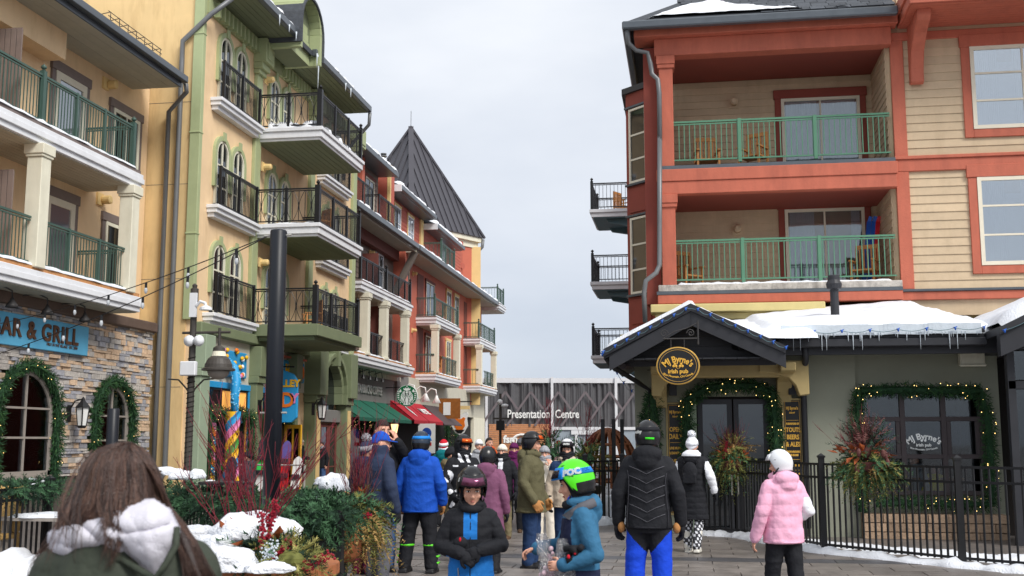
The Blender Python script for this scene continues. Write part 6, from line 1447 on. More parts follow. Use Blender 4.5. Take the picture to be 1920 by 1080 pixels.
# --- left patio: fences, garlands, snow
F0 = at(634, 1000, Y=9.7); F1 = at(562, 960, Y=12.6); F2 = at(300, 920, Y=15.2); F3 = at(430, 1000, Y=9.3); F4 = at(92, 920, Y=14.6); F5 = at(-40, 920, Y=13.2)
fence([F3[:2], F0[:2], F1[:2]], 'black iron patio fence under the thick fir garland', h=.92, top2=.12); fence([F1[:2], F2[:2]], 'black iron fence at the back of the patio by the lamp', h=.92, top2=.12); fence([F4[:2], F5[:2]], 'black iron fence at the left edge before the stone bar', h=1.05, top2=.14)
rows = [F0.lerp(F1, i/9) for i in range(10)]
t = thing('fir_garland', 'thick fir garland dusted with snow on the near patio fence corner', 'garland', (F0.x,F0.y,.9), 'patio fence garlands')
for i, q in enumerate(rows[:8]): fir_mass('fir_bough', (q.x-.05, q.y, 1.02-.01*i), (.21,.34,.17), 120, 100+i, ('pine','pine_dark'), .35, parent=t, L_=.18, nl=.06, k=16)
for i in range(2): q = F0.lerp(F3, .3+i*.25); fir_mass('fir_bough', (q.x, q.y, .95), (.24,.2,.14), 110, 120+i, ('pine','pine_dark'), .4, parent=t, L_=.24, nl=.065)
def snow_cap(parent, c, r, seed, n=22, name='snow'):
    m = MB(); m.ell((0,0,0), 1, n, n//2); vs = []
    for v in m.v:
        q = Vector(v); nn = .28*mnoise.noise(q*1.6+Vector((seed,0,0)))+.13*mnoise.noise(q*4+Vector((0,seed,0))); q = q*(1+nn); z_ = q.z if q.z > -.25 else -.25; vs.append((c[0]+q.x*r[0], c[1]+q.y*r[1], c[2]+z_*r[2]))
    m.v = vs; return m.build(name, 'snow', parent, smooth=True)
for i, (px, py, Y, r_) in enumerate(((628,912,11.0,(.16,.16,.13)),(612,905,11.2,(.14,.13,.07)),(600,935,10.6,(.07,.07,.03)),(605,965,10.0,(.07,.06,.04)),(590,985,9.8,(.08,.07,.04)),(640,920,10.7,(.09,.08,.06)))): snow_cap(t, at(px,py,Y=Y), r_, i*3.1)
m = MB(); q = at(566, 990, Y=9.9); m.box(q.x-.055,q.x+.055,q.y-.055,q.y+.055,.2,1.0); m.lathe([(.075,1.0),(.09,1.02),(.02,1.07)], (q.x,q.y,0), 4); tag(m.build('fence_finial', 'black_metal'), 'black capped post poking through the fir garland', 'post')
# back garland
t = thing('fir_garland', 'fir garland with snow on the far patio fence below the street lamp', 'garland', (F2.x,F2.y,.9), 'patio fence garlands')
for i in range(9): q = F1.lerp(F2, .15+.095*i); fir_mass('fir_bough', (q.x,q.y,.86), (.3,.26,.2), 80, 140+i, ('pine_dark','pine'), .4, parent=t, L_=.24, nl=.07, k=14)
for i, (px, py, Y, r_) in enumerate(((340,896,15,(.2,.16,.1)),(368,894,15,(.13,.12,.1)),(325,888,15.2,(.16,.16,.08)),(395,905,15,(.08,.1,.04)),(305,882,15.6,(.2,.2,.05)))): snow_cap(t, at(px,py,Y=Y), r_, 20+i*2.7)
t = thing('fir_garland', 'short fir garland on the left-edge fence below the stone bar window', 'garland', (F4.x,F4.y,1), 'patio fence garlands')
for i in range(4): q = F4.lerp(F5, .12+.2*i)+Vector((0,.2,0)); fir_mass('fir_bough', (q.x,q.y,1.02), (.26,.2,.12), 70, 160+i, ('pine_dark','pine'), .3, parent=t, L_=.2, nl=.06, k=14)
for i, px in enumerate((68,82,60)): snow_cap(t, at(px,908-i*4,Y=14.7), (.07,.07,.03), i)
twigs(at(455, 935, Y=12.8), 20, 1.0, 1.0, 31, 'twig_red', None, (0,0,0), .004).name = 'red_dogwood'; tag(bpy.data.objects['red_dogwood'], 'red dogwood twigs at the back of the patio near the person in black beanie', 'twigs', 'red twig clusters')
# patio furniture
q = at(62, 975, Y=13.9); t = thing('patio_table', 'grey wooden patio table dusted with snow behind the left fence', 'table', (q.x,q.y,0)); zt = q.z
for i in range(5): piece('plank', 'frame_taupe', (q.x-.1, q.y+.1+i*.14, zt), (1.1,.13,.04), t)
for dx in (-.55,.3): MB().box(q.x+dx,q.x+dx+.08,q.y+.15,q.y+.23,0,zt-.02).build('leg', 'frame_taupe', t)
snow_cap(t, (q.x-.1,q.y+.35,zt+.03), (.5,.32,.05), 3)
q = at(8, 925, Y=14.2); t = thing('rattan_chair', 'tan rattan chair at the left edge behind the fence', 'chair', (q.x,q.y,0))
m = MB(); m.prism([(q.y-.05,.45),(q.y+.1,.45),(q.y+.25,1.08),(q.y+.12,1.08)], q.x-.35, q.x+.22, 'x'); m.build('backrest', 'rattan', t, bevel=.03); MB().box(q.x-.35,q.x+.22,q.y-.5,q.y+.1,.38,.46).build('seat', 'rattan', t, bevel=.02)
for dx in (-.33,.15):
    for dy in (-.45,.05): MB().box(q.x+dx,q.x+dx+.06,q.y+dy,q.y+dy+.06,0,.38).build('leg', 'rattan', t)
for i, px in enumerate((408,440)):
    q = at(px, 905, Y=14.0); t = thing('metal_table', ['left','right'][i]+' small black metal table behind the snowy planter', 'table', (q.x,q.y,0), 'small patio tables'); MB().lathe([(.24,q.z-.02),(.25,q.z),(.24,q.z+.015)], (q.x,q.y,0), 18).build('top', 'black_metal', t)
    for a in (.3,2.4,4.5): MB().tube([(q.x+.05*math.cos(a),q.y+.05*math.sin(a),q.z),(q.x+.22*math.cos(a),q.y+.22*math.sin(a),0)], .018, 6).build('leg', 'black_metal', t)
bank([at(-60,1072,Z=.0), at(95,1070,Z=0)], 1.6, .22, 'snow on the ground at the lower left corner', 13); bank([F4+Vector((.3,-.2,-F4.z)), F3+Vector((-.4,1.5,-F3.z))], 1.2, .25, 'snow drift on the patio behind the brown-haired woman', 17)
# --- big foreground planter
PY = 6.6; c = at(470, 1035, Y=PY); c.z = 1.0; t = thing('snowy_planter', 'large foreground planter heaped with snow, red dogwood and berries', 'planter', (c.x,c.y,0))
MB().lathe([(.28,0),(.36,.1),(.3,.25),(.34,.6),(.5,.86),(.54,.9),(.54,.96),(.48,.96)], (c.x,c.y,0), 24).build('pot', 'terracotta', t, smooth=False); MB().lathe([(.0,.9),(.49,.92)], (c.x,c.y,0), 20).build('soil', 'interior_dark', t)
def S(px, py, Y, r_, sd): snow_cap(t, at(px,py,Y=Y), r_, sd, 30)
S(485,992,6.7,(.23,.2,.10),1.3); S(445,1000,6.4,(.15,.15,.11),4.2); S(405,1035,6.3,(.15,.15,.11),2.2); S(375,1005,6.6,(.13,.14,.07),9.3); S(430,1060,6.1,(.18,.16,.10),6.1); S(505,1068,6.0,(.13,.12,.04),3.6); S(530,1000,6.8,(.12,.12,.08),7.7)
fir_mass('pine_fronds', c+Vector((.12,-.15,-.02)), (.45,.35,.12), 130, 41, ('pine_dark','cedar_green'), .5, parent=t, L_=.22, nl=.05, k=18, upb=.3); fir_mass('boxwood', at(545,1050,Y=6.2), (.2,.16,.12), 90, 42, ('yellow_bloom','cedar_green'), .2, parent=t, L_=.12, nl=.035, k=12); fir_mass('cedar_fronds', at(490,1045,Y=6.3), (.16,.14,.1), 40, 43, ('pine','pine_dark'), .4, parent=t, L_=.2)
twigs(at(485,1000,Y=6.6), 28, .95, .85, 44, 'twig_red', t, (.1,0,0), .0036); twigs(at(420,1000,Y=6.5), 9, .7, .7, 45, 'twig_red', t, (-.15,0,0), .0033)
for (px,py,d_,n_) in ((500,1010,(.12,0,.5),150),(498,1065,(.25,0,.25),110),(560,1068,(.45,0,.2),80),(490,1030,(.05,-.1,.3),70)): berries(at(px,py,Y=6.2), d_, .22, n_, px, t, rad=.035, br=.008)
big_leaves(at(470,1020,Y=6.4), (.2,.15,.08), 10, 46, 'leaf_rust', t, .11); berries(at(500,1055,Y=6.1), (.1,0,.3), .1, 120, 47, t, 'ice', .06, .006)
# --- basket planter at the fence corner near the cap man
c = at(672, 968, Y=10.6); t = thing('corner_basket', 'basket of drooping cedar, pine and red twigs at the patio fence corner', 'planter', c)
MB().lathe([(.08,-.42),(.15,-.36),(.17,-.2),(.16,-.1)], c+Vector((-.1,-.1,0)), 16).build('basket', 'terracotta', t, smooth=True); MB().tube([c+Vector((-.1,-.1,-.4)), (c.x-.1,c.y-.1,0)], .03, 8).build('stand', 'black_metal', t)
fir_mass('cedar_fronds', c+Vector((.02,0,-.05)), (.17,.18,.16), 170, 51, ('cedar_green','cedar_tan'), 1.0, parent=t, L_=.28, nl=.06, k=20, upb=-.3); fir_mass('pine_fronds', c+Vector((0,0,.05)), (.2,.2,.16), 90, 52, ('pine','cedar_green'), .6, parent=t, L_=.26, nl=.07); big_leaves(c+Vector((0,-.05,.16)), (.16,.14,.08), 14, 53, 'leaf_rust', t, .1); twigs(c+Vector((-.02,0,.05)), 26, 1.1, .5, 54, 'twig_red', t, (-.02,0,0), .003); twigs(c+Vector((.0,0,.05)), 20, .6, .5, 55, 'twig_brown', t, (0,0,0), .004); berries(c+Vector((.1,-.2,.0)), (.2,0,.1), .1, 30, 56, t)
# bushes in far pots by the white helmet skier
for i, (px, py, Y, lb) in enumerate(((1030,850,28,'dark green shrub pot behind the beige-coated pair'),(1100,862,29,'grassy yellow-green pot plant before the tent hall'))):
    q = at(px,py,Y=Y); t = thing('pot_shrub', lb, 'shrub', (q.x,q.y,0), 'far potted shrubs'); MB().lathe([(.3,0),(.4,.55),(.36,.56)], (q.x,q.y,0), 14).build('pot', 'pub_black', t); fir_mass('foliage', (q.x,q.y,q.z), (.5,.45,.35), 120, 60+i, ('pine','pine_dark') if i == 0 else ('cedar_green','pine'), .3, parent=t, L_=.45, nl=.13, k=12); twigs((q.x,q.y,q.z), 18, 1.5, .35, 70+i, 'twig_red', t, (0,0,0), .008)
# --- snowboards and skis on a rack by the candy shop
M('board_white', (222,222,220), .35, .05, 4); M('board_dark', (52,52,60), .4, .1, 4); M('board_red', (196,36,40), .4, .08, 4); M('board_green', (60,200,90), .4, .1, 3); M('board_purple', (96,84,150), .4, .1, 3)
def snowboard(px, py, Y, w, mats, label, lean=.25, hgt=1.55, rz=0):
    q = at(px, py, Y=Y); t = thing('snowboard', label, 'snowboard', (q.x,Y,0), 'snowboards on the rack'); k = 18; z0 = q.z-hgt
    def outl(s0, s1):
        P_ = []
        for i in range(k+1): u = s0+(s1-s0)*i/k; e_ = min(u,1-u); ww = w/2*(min(1,(e_/.1)) if e_ < .1 else 1)**.5*(1-.12*math.sin(math.pi*u)); P_.append((u,ww))
        return P_
    for j, mt in enumerate(mats):
        s0, s1 = j/len(mats), (j+1)/len(mats); pts = outl(s0,s1); poly = [(q.x-ww, Y+lean*u, z0+hgt*u) for u,ww in pts]+[(q.x+ww, Y+lean*u, z0+hgt*u) for u,ww in reversed(pts)]; n_ = len(poly)
        m = MB(); m.add(poly+[(a,b+.02,c_) for a,b,c_ in poly], [tuple(range(n_)), tuple(range(2*n_-1,n_-1,-1))]+[(i,i+n_,(i+1) % n_+n_,(i+1) % n_) for i in range(n_)]); m.build('deck', mt, t)
    for u in (.35,.62): MB().box(q.x-w*.42,q.x+w*.42,Y+lean*u-.10,Y+lean*u-.01,z0+hgt*u-.07,z0+hgt*u+.07).build('binding', 'board_dark', t, bevel=.02)
snowboard(428, 856, 27, .30, ('board_dark','board_dark'), 'dark snowboard standing left of the person in black beanie'); snowboard(489, 820, 31, .3, ('board_white','board_green','board_dark'), 'grey and green snowboard left of the black pole'); snowboard(502, 813, 31.5, .3, ('board_white','board_white'), 'tall white snowboard just left of the black pole', hgt=1.65); snowboard(533, 826, 31, .28, ('board_red','board_red','board_purple'), 'red and purple snowboard right of the black pole'); snowboard(549, 856, 31.5, .3, ('board_white','board_white'), 'white snowboard leaning beside the yellow door', lean=.5)
q = at(515, 872, Y=30.8); t = thing('ski_rack', 'grey metal rack holding the snowboards', 'rack', (q.x,30.8,0)); m = MB(); m.tube([(q.x-1.1,30.8,q.z),(q.x+.9,30.8,q.z)], .03, 6); m.build('bar', 'letter_silver', t)
for dx in (-1.1,.9): MB().tube([(q.x+dx,30.8,q.z),(q.x+dx,30.8,0)], .03, 6).build('leg', 'letter_silver', t)
# ================================================================== PEOPLE
M('skin', (216,162,138), .55, .05, 12, spec=.35); M('skin_rose', (206,140,122), .5, .05, 14); M('lips', (178,112,102), .5); M('eye_white', (225,222,216), .3); M('iris', (46,32,26), .25)
M('hair_dark', (40,30,26), .5, .25, 40, .6, 160); M('hair_brown', (84,58,44), .5, .25, 40, .6, 160)
def cloth(name, rgb, rough=.8, bump=.55, sc=16): return M(name, rgb, rough, .07, 7, bump, sc, spec=.25)
for n_, c_ in dict(c_black=(30,31,36), c_navy=(44,54,78), c_blue=(20,76,176), c_sky=(32,116,196), c_teal=(52,104,138), c_navy2=(30,36,64), c_grey=(92,92,98), c_olive=(92,88,64), c_plum=(122,76,104), c_beige=(196,180,160), c_cream=(228,220,206), c_pink=(236,176,202), c_white=(230,232,238), c_royal=(24,72,210), c_jeans=(74,104,150), c_maroon=(110,20,56), c_orange=(214,82,28), c_ochre=(156,112,64), c_teal2=(0,104,110), c_purple=(96,30,82), c_red=(190,28,46), c_lgrey=(150,152,158), c_camo=(104,92,66), c_rosepant=(224,178,188), c_khaki=(120,110,84), c_green=(60,210,40), c_char=(58,58,64), c_tan=(176,124,74), c_dknavy=(34,56,92), c_yellow=(222,204,30)).items(): cloth(n_, c_)
M('h_black', (24,24,27), .28, .1, 6, spec=.5); M('h_white', (224,226,230), .3, .04, 6, spec=.5); M('h_lime', (84,226,30), .25, .04, 6, spec=.5); M('h_navy', (36,48,64), .3, .1, 6, spec=.5); M('lens_rose', (120,70,96), .12, .2, 14, metal=.6); M('lens_dark', (40,36,44), .1, .2, 10, metal=.5); M('lens_orange', (226,96,30), .12, .15, 12, metal=.4); M('strap_blue', (24,128,212), .6); M('boot_black', (30,30,33), .5, .15, 10); M('boot_green', (96,214,40), .4, .1, 8); M('boot_white', (218,214,204), .6, .08, 8); M('boot_brown', (92,70,52), .6, .15, 8)

def remeshed(mb, voxel, smooth=5, wr=0., wseed=0, quilt=0., mats=('skin',), zones=(), qpitch=.09):
    me = mb.mesh('body', 'skin'); ob = bpy.data.objects.new('tmp', me); md = ob.modifiers.new('r', 'REMESH'); md.mode = 'VOXEL'; md.voxel_size = voxel; md.use_smooth_shade = True
    sm = ob.modifiers.new('s', 'SMOOTH'); sm.factor = .5; sm.iterations = smooth
    m2 = evaluated(ob); bpy.data.meshes.remove(me); n = len(m2.vertices); co = np.empty(n*3); m2.vertices.foreach_get('co', co); co = co.reshape(-1,3); no = np.empty(n*3); m2.vertices.foreach_get('normal', no); no = no.reshape(-1,3)
    if wr or quilt:
        rg = np.random.default_rng(wseed); d = np.zeros(n)
        if wr:
            for k in range(14):
                f = rg.normal(size=3)*np.array([1,1,1.6]); f *= rg.uniform(16,62)/np.linalg.norm(f); d += np.sin(co@f+rg.uniform(0,6.28)+1.5*np.sin(co@(rg.normal(size=3)*6)))*(20/np.linalg.norm(f))
            d = wr*(1-np.abs(d/3.5)).clip(-1,1)
        if quilt: d += quilt*(np.abs(np.sin(np.pi*co[:,2]/qpitch))**.5-.6)
        co = co+no*d[:,None]; m2.vertices.foreach_set('co', co.ravel())
    m2.materials.clear()
    for q in mats: m2.materials.append(MATS[q])
    if zones:
        pc = np.empty(len(m2.polygons)*3); m2.polygons.foreach_get('center', pc); pc = pc.reshape(-1,3); mi = np.zeros(len(pc), dtype=np.int32)
        for idx, fn in zones: mi[fn(pc[:,0],pc[:,1],pc[:,2])] = idx
        m2.polygons.foreach_set('material_index', mi)
    m2.update(); return m2
def rings(mb, rs, n=20, e=2.4):
    vs = []; fs = []
    for (z_, rx_, ry_, cx_, cy_) in rs:
        for j in range(n):
            t = 2*math.pi*j/n; c_, s_ = math.cos(t), math.sin(t); vs.append((cx_+rx_*abs(c_)**(2/e)*(1 if c_ >= 0 else -1), cy_+ry_*abs(s_)**(2/e)*(1 if s_ >= 0 else -1), z_))
    k = len(rs)
    for i in range(k-1):
        for j in range(n): fs.append((i*n+j, i*n+(j+1) % n, (i+1)*n+(j+1) % n, (i+1)*n+j))
    fs.append(tuple(range(n-1,-1,-1))); fs.append(tuple((k-1)*n+j for j in range(n))); mb.add(vs, fs)
def limb(mb, pts, rad, n=12, sub=4):
    P_ = []; R_ = []
    for i in range(len(pts)-1):
        for j in range(sub): t = j/sub; P_.append(Vector(pts[i]).lerp(Vector(pts[i+1]), t)); R_.append(rad[i]+(rad[i+1]-rad[i])*t)
    P_.append(Vector(pts[-1])); R_.append(rad[-1]); mb.tube(P_, R_, n); mb.ell(P_[0], R_[0], 10, 6); mb.ell(P_[-1], R_[-1], 10, 6)
    for p, r_ in zip(pts[1:-1], rad[1:-1]): mb.ell(p, r_*1.0, 10, 6)
def hand(mb, w, d, side, fat=1.0, curl=.6, pn=None):
    """palm, four unequal bent fingers and a thumb off the side of the palm; w wrist, d direction"""
    d = Vector(d).normalized(); n_ = Vector(pn) if pn else Vector((side*.9,-.3,0)); n_ = (n_-d*n_.dot(d)).normalized(); s_ = d.cross(n_).normalized()    # n_: back of hand, s_: across
    if s_.y > 0: s_ = -s_                                                                                                                         # thumb side forward
    pc = Vector(w)+d*.045; m3 = Matrix((s_, n_, d)).transposed(); mb.ell(pc, (.040*fat,.019*fat**1.3,.055), 12, 8, mat3=m3); mb.tube([Vector(w)-d*.03, Vector(w)+d*.02], [.028*fat,.03*fat], 10)
    for i, (u, l) in enumerate(((.03,.072),(.011,.082),(-.01,.076),(-.029,.06))):
        r_ = .0088*fat**1.25; p = pc+s_*u*fat**.8+d*.04; q1 = p+d*l*.42-n_*curl*.012; q2 = q1+(d*(1-curl*.7)-n_*curl).normalized()*l*.34; q3 = q2+(d*(1-curl*1.3)-n_*curl*1.2).normalized()*l*.28; mb.tube([p-d*.02,p,q1,q2,q3], [r_*1.05,r_*1.1,r_,r_*.95,r_*.75], 8); mb.ell(q3, r_*.78, 8, 5)
    p = pc+s_*.030*fat-d*.02; q1 = p+(s_*.8+d*.7-n_*.4).normalized()*.042; q2 = q1+(s_*.15+d*.9-n_*.5).normalized()*.036; mb.tube([p-s_*.01,p,q1,q2], [.013*fat,.0125*fat**1.2,.0105*fat**1.2,.0085*fat**1.2], 8); mb.ell(q2, .0088*fat**1.2, 8, 5)
HC = Vector((0,.005,.135)); HR = (.112,.136,.146)
def shell(mb, c, r, zlim, n=30, k=12, thick=.93, mi=0, low=None):
    """dome over the head whose rim height depends on the direction (0 front, 1 side, 2 back)"""
    vs = []
    for sc in (1.0, thick):
        for i in range(k+1):
            for j in range(n):
                ph = 2*math.pi*j/n; f = -math.sin(ph); zl = zlim(f, math.cos(ph)); th1 = math.acos(max(-1,min(1,(zl-c[2])/r[2]))); th = th1*i/k; wf = 1.0 if th < math.pi/2 else .5+.5*math.sin(th)+.18
                rr = math.sin(th) if th < math.pi/2 else max(math.sin(th), .90)
                vs.append((c[0]+sc*r[0]*rr*math.cos(ph), c[1]+sc*r[1]*rr*math.sin(ph), c[2]+r[2]*math.cos(th)*(sc if i < k else 1)))
    fs = []; ms = []; o = (k+1)*n
    for i in range(k):
        for j in range(n):
            a, b, c2, d = i*n+j, i*n+(j+1) % n, (i+1)*n+(j+1) % n, (i+1)*n+j; fs.append((a,d,c2,b)); ms.append(low[1] if low and vs[d][2] < low[0] else mi); fs.append((o+a,o+b,o+c2,o+d)); ms.append(low[1] if low else mi)
    for j in range(n): fs.append((k*n+j, o+k*n+j, o+k*n+(j+1) % n, k*n+(j+1) % n)); ms.append(low[1] if low else mi)
    b0 = len(mb.v); mb.v.extend(vs); mb.f.extend(tuple(i+b0 for i in f) for f in fs); mb.m.extend(ms)
def band(mb, c, r, z0, z1, ph0, ph1, out=1.05, k=28, thick=.02, mi=0, bulge=0., tilt=0.):
    """strip on the ellipsoid between two heights and two azimuths (front is -90)"""
    vs = []
    for i in range(k+1):
        ph = R(ph0+(ph1-ph0)*i/k); e_ = math.sin(math.pi*i/k)*bulge
        for (zz, oo) in ((z0,out),(z1,out),(z1,out-thick/r[0]),(z0,out-thick/r[0])):
            zz = zz + tilt*math.sin(ph); q = math.sqrt(max(.2,1-((zz-c[2])/r[2])**2)); vs.append((c[0]+r[0]*q*oo*math.cos(ph), c[1]+(r[1]*q*oo+e_)*math.sin(ph), zz))
    fs = []
    for i in range(k):
        for j in range(4): fs.append((i*4+j, i*4+(j+1) % 4, (i+1)*4+(j+1) % 4, (i+1)*4+j))
    fs += [(3,2,1,0),(k*4,k*4+1,k*4+2,k*4+3)]; mb.add(vs, fs, mi)
def xf(o, Mx):
    for v in o.data.vertices: v.co = Mx @ v.co
    o.data.update(); return o
def put(name, me_or_mb, mats, root, Mx=None, smooth=True, recalc=True):
    me = me_or_mb
    if isinstance(me, MB):
        me = me.mesh(name, mats)
        if recalc: bm = bmesh.new(); bm.from_mesh(me); bmesh.ops.recalc_face_normals(bm, faces=bm.faces); bm.to_mesh(me); bm.free()
    if Mx is not None: me.transform(Mx)
    if smooth: me.polygons.foreach_set('use_smooth', [True]*len(me.polygons))
    o = bpy.data.objects.new(name, me); C.objects.link(o); o.parent = root; return o
def person(label, px, py, Y, rot=0, jacket='c_black', hem=.80, pants='c_black', hat='helmet', hatmat='h_black', arms=None, legs=None, head=(0,0), glove='c_black', boots='boot_black', boot='shoe', zones=(), jmats=(), ease=1.0, quilt=0., wr=.009, hood=True, collar=1.55, goggles=None, strap=None, pants_w=1.0, bare=(), hair=None, pom=None, scarf=None, group=None, vox=.013, sit=False, child=1.0, pitchq=.09, pzones=(), pmats=(), scale=None, extra=None, topmat=None, handn=None, curl=.6, lowmat=None, skin='skin', padmat='h_black', trim=None, balaclava=None, hairlen=-.10, hoodup=None, wz=()):
    top = dict(helmet=1.765, beanie=1.765, hair=1.75, cap=1.755, pom=1.835, hood=1.78)[('pom' if pom else hat)] + (child-1)*.25
    q = at(px, py, Y=Y); s = scale or q.z/top
    root = thing('person', label, 'person', (q.x, Y, 0), group); root.rotation_euler = (0,0,R(rot)); root.scale = (s,s,s)
    if scale: root.location = (q.x, Y, q.z-top*s)
    A = dict(L=((.25,.03,1.13),(.26,-.05,.89)), R=((-.25,.03,1.13),(-.26,-.05,.89))); A.update(arms or {})
    Lg = dict(L=((.105,-.01,.50),(.11,.02,.09)), R=((-.105,-.01,.50),(-.11,.02,.09))); Lg.update(legs or {})
    HM = Matrix.Translation((0,-.008,1.50)) @ Matrix.Rotation(R(head[0]),4,'Z') @ Matrix.Rotation(R(head[1]),4,'X') @ Matrix.Scale(child*1.05, 4)
    # ---- body: one continuous skin surface (torso, limbs, neck) with the head and the bare hands on it
    b = MB(); rings(b, [(.86,.15,.10,0,0),(1.0,.145,.10,0,0),(1.15,.13,.095,0,0),(1.3,.155,.105,0,0),(1.41,.15,.085,0,0),(1.47,.065,.06,0,0),(1.53,.055,.055,0,.0)])
    for k, sx in (('L',1),('R',-1)): limb(b, [(sx*.165,0,1.40),A[k][0],A[k][1]], [.05,.042,.03], 10); limb(b, [(sx*.085,0,.90),Lg[k][0],Lg[k][1]], [.08,.055,.04], 10)
    me = remeshed(b, max(.016, vox), 4, mats=(skin,'lips','eye_white','iris','hair_dark' if hair != 'hair_brown' else 'hair_brown'))
    hd_ = MB(); hd_.ell(HC, (.076,.094,.106), 18, 12); hd_.ell((0,-.034,.085), (.058,.058,.076), 16, 10); hd_.ell((0,-.066,.032), (.028,.026,.024), 10, 8); hd_.tube([(0,-.088,.122),(0,-.098,.10),(0,-.108,.084)], [.008,.010,.0135], 8); hd_.ell((0,-.103,.084), (.017,.013,.010), 8, 6); hd_.tube([(0,.012,-.08),(0,.008,.07)], [.056,.05], 12)
    for sx in (-1,1): hd_.ell((sx*.078,.012,.11), (.012,.02,.03), 8, 6); hd_.ell((sx*.033,-.076,.148), (.025,.012,.009), 8, 6); hd_.ell((sx*.04,-.064,.085), (.022,.02,.02), 8, 6)
    hm = remeshed(hd_, .0065 if vox < .011 else .009, 3, mats=(skin,'lips','eye_white','iris','hair_dark'))
    ex = MB()
    for sx in (-1,1): ex.ell((sx*.031,-.0845,.124), (.0145,.006,.0065), 10, 6, 2); ex.ell((sx*.031,-.0895,.124), (.0058,.003,.0062), 8, 5, 3); ex.tube([(sx*.048,-.080,.146),(sx*.033,-.0895,.150),(sx*.016,-.090,.146)], [.0025,.004,.0035], 6, 4); ex.tube([(sx*.047,-.078,.126),(sx*.031,-.0885,.1325),(sx*.015,-.086,.126)], .0022, 5, 3)
    ex.ell((0,-.0905,.053), (.019,.006,.0032), 10, 6, 1); ex.ell((0,-.0905,.0482), (.016,.0065,.0038), 10, 6, 1)
    bm = bmesh.new(); bm.from_mesh(me); em = ex.mesh('e', [skin,'lips','eye_white','iris','hair_dark']); hm.transform(HM); em.transform(HM); bm.from_mesh(hm); bm.from_mesh(em)
    if bare:
        for k in bare:
            h_ = MB(); d = Vector(A[k][1])-Vector(A[k][0]); hand(h_, A[k][1], d if not handn or k not in handn else handn[k][0], 1 if k == 'L' else -1, 1.0, curl, handn[k][1] if handn and k in handn else None); x = h_.mesh('h', skin); bm.from_mesh(x)
    bm.to_mesh(me); bm.free(); put('body', me, None, root)
    # ---- trousers
    p_ = MB(); w = pants_w; rings(p_, [(.78,.155*w,.125*w,0,.0),(.9,.175*w,.13*w,0,.01),(1.02,.165*w,.12*w,0,0),(1.08,.15,.11,0,0)])
    for k, sx in (('L',1),('R',-1)): a_ = Vector(Lg[k][1]); limb(p_, [(sx*.09,.005,.86),Lg[k][0],a_+Vector((0,0,.0))], [.108*w,.082*w,.072*w], 14)
    put('trousers', remeshed(p_, vox, 5, wr*.9, 5, mats=(pants,)+tuple(pmats), zones=pzones), None, root)
    # ---- jacket
    j = MB(); e = ease; bt = [(hem,.205*e,.158*e,0,.0)] if hem > .74 else [(hem,.225*e,.175*e,0,.0),(.80,.205*e,.16*e,0,0)]
    rings(j, bt+[(.96,.195*e,.152*e,0,0),(1.12,.186*e,.146*e,0,0),(1.26,.198*e,.15*e,0,0),(1.37,.20*e,.138*e,0,.005),(1.44,.155,.11,0,.01),(1.49,.095,.09,0,.008),(collar,.088,.09,0,.0)])
    for k, sx in (('L',1),('R',-1)): limb(j, [(sx*.16,.005,1.385),A[k][0],A[k][1]], [.080*e,.064*e,.052*e], 14)
    if hood: j.ell((0,.105,1.475), (.135,.075,.085), 14, 10); j.ell((0,.13,1.42), (.10,.05,.08), 12, 8); j.tube([(.10,.03,1.50),(.085,-.075,1.50),(0,-.105,1.48),(-.085,-.075,1.50),(-.10,.03,1.50)], .03, 8)
    if wz: 
        for f_ in wz: f_(j)
    put('jacket', remeshed(j, vox, 4, wr, int(px), quilt, (jacket,)+tuple(jmats), zones, pitchq), None, root)
    if hem > .5:
        hb = MB(); rz_ = [(hem+.005,)]; ax_, ay_ = (.206*e,.160*e) if hem > .74 else (.226*e,.178*e)
        hb.tube([(ax_*math.cos(t*.2618)*1.0,ay_*math.sin(t*.2618),hem+.008) for t in range(24)], .012, 6, closed=True); put('hem', hb, [jacket if not lowmat else lowmat], root)
    # ---- gloves, shoes
    for k, sx in (('L',1),('R',-1)):
        if k not in bare and glove:
            h_ = MB(); d = Vector(A[k][1])-Vector(A[k][0])
            if handn and k in handn: hand(h_, Vector(A[k][1])+d.normalized()*.02, handn[k][0], sx, 1.5, curl, handn[k][1])
            else: hand(h_, Vector(A[k][1])+d.normalized()*.02, d, sx, 1.5, curl)
            h_.tube([Vector(A[k][1])-d.normalized()*.07, Vector(A[k][1])+d.normalized()*.02], [.06,.05], 12); put('glove', remeshed(h_, .0075, 2, mats=(glove,)+(() if not topmat else (topmat,)), zones=() if not topmat else [(1, topmatz(A[k][1]))]), None, root)
        a_ = Vector(Lg[k][1]); f_ = MB(); kn = Vector(Lg[k][0]); sh_ = (kn-a_).normalized(); lift = max(0, a_.z-.09)
        if boot == 'ski': limb(f_, [a_+sh_*.26, a_+Vector((0,.01,0)), a_+Vector((0,-.02,-.04))], [.082,.075,.07]); f_.box(a_.x-.055,a_.x+.055,a_.y-.20,a_.y+.10,a_.z-.09,a_.z-.035); f_.ell((a_.x,a_.y-.12,a_.z-.04), (.056,.11,.055), 12, 8)
        elif boot == 'tall': limb(f_, [a_+sh_*.24, a_, a_+Vector((0,-.02,-.04))], [.07,.062,.058]); f_.ell((a_.x,a_.y-.075,a_.z-.045), (.052,.135,.05), 14, 9); f_.box(a_.x-.045,a_.x+.045,a_.y-.17,a_.y+.06,a_.z-.09,a_.z-.06)
        else: limb(f_, [a_+sh_*.10, a_, a_+Vector((0,-.02,-.04))], [.055,.055,.052]); f_.ell((a_.x,a_.y-.075,a_.z-.045), (.05,.135,.048), 14, 9); f_.box(a_.x-.045,a_.x+.045,a_.y-.17,a_.y+.06,a_.z-.09,a_.z-.06)
        bo_ = put('boot', remeshed(f_, .011, 2, mats=(boots,)), None, root)
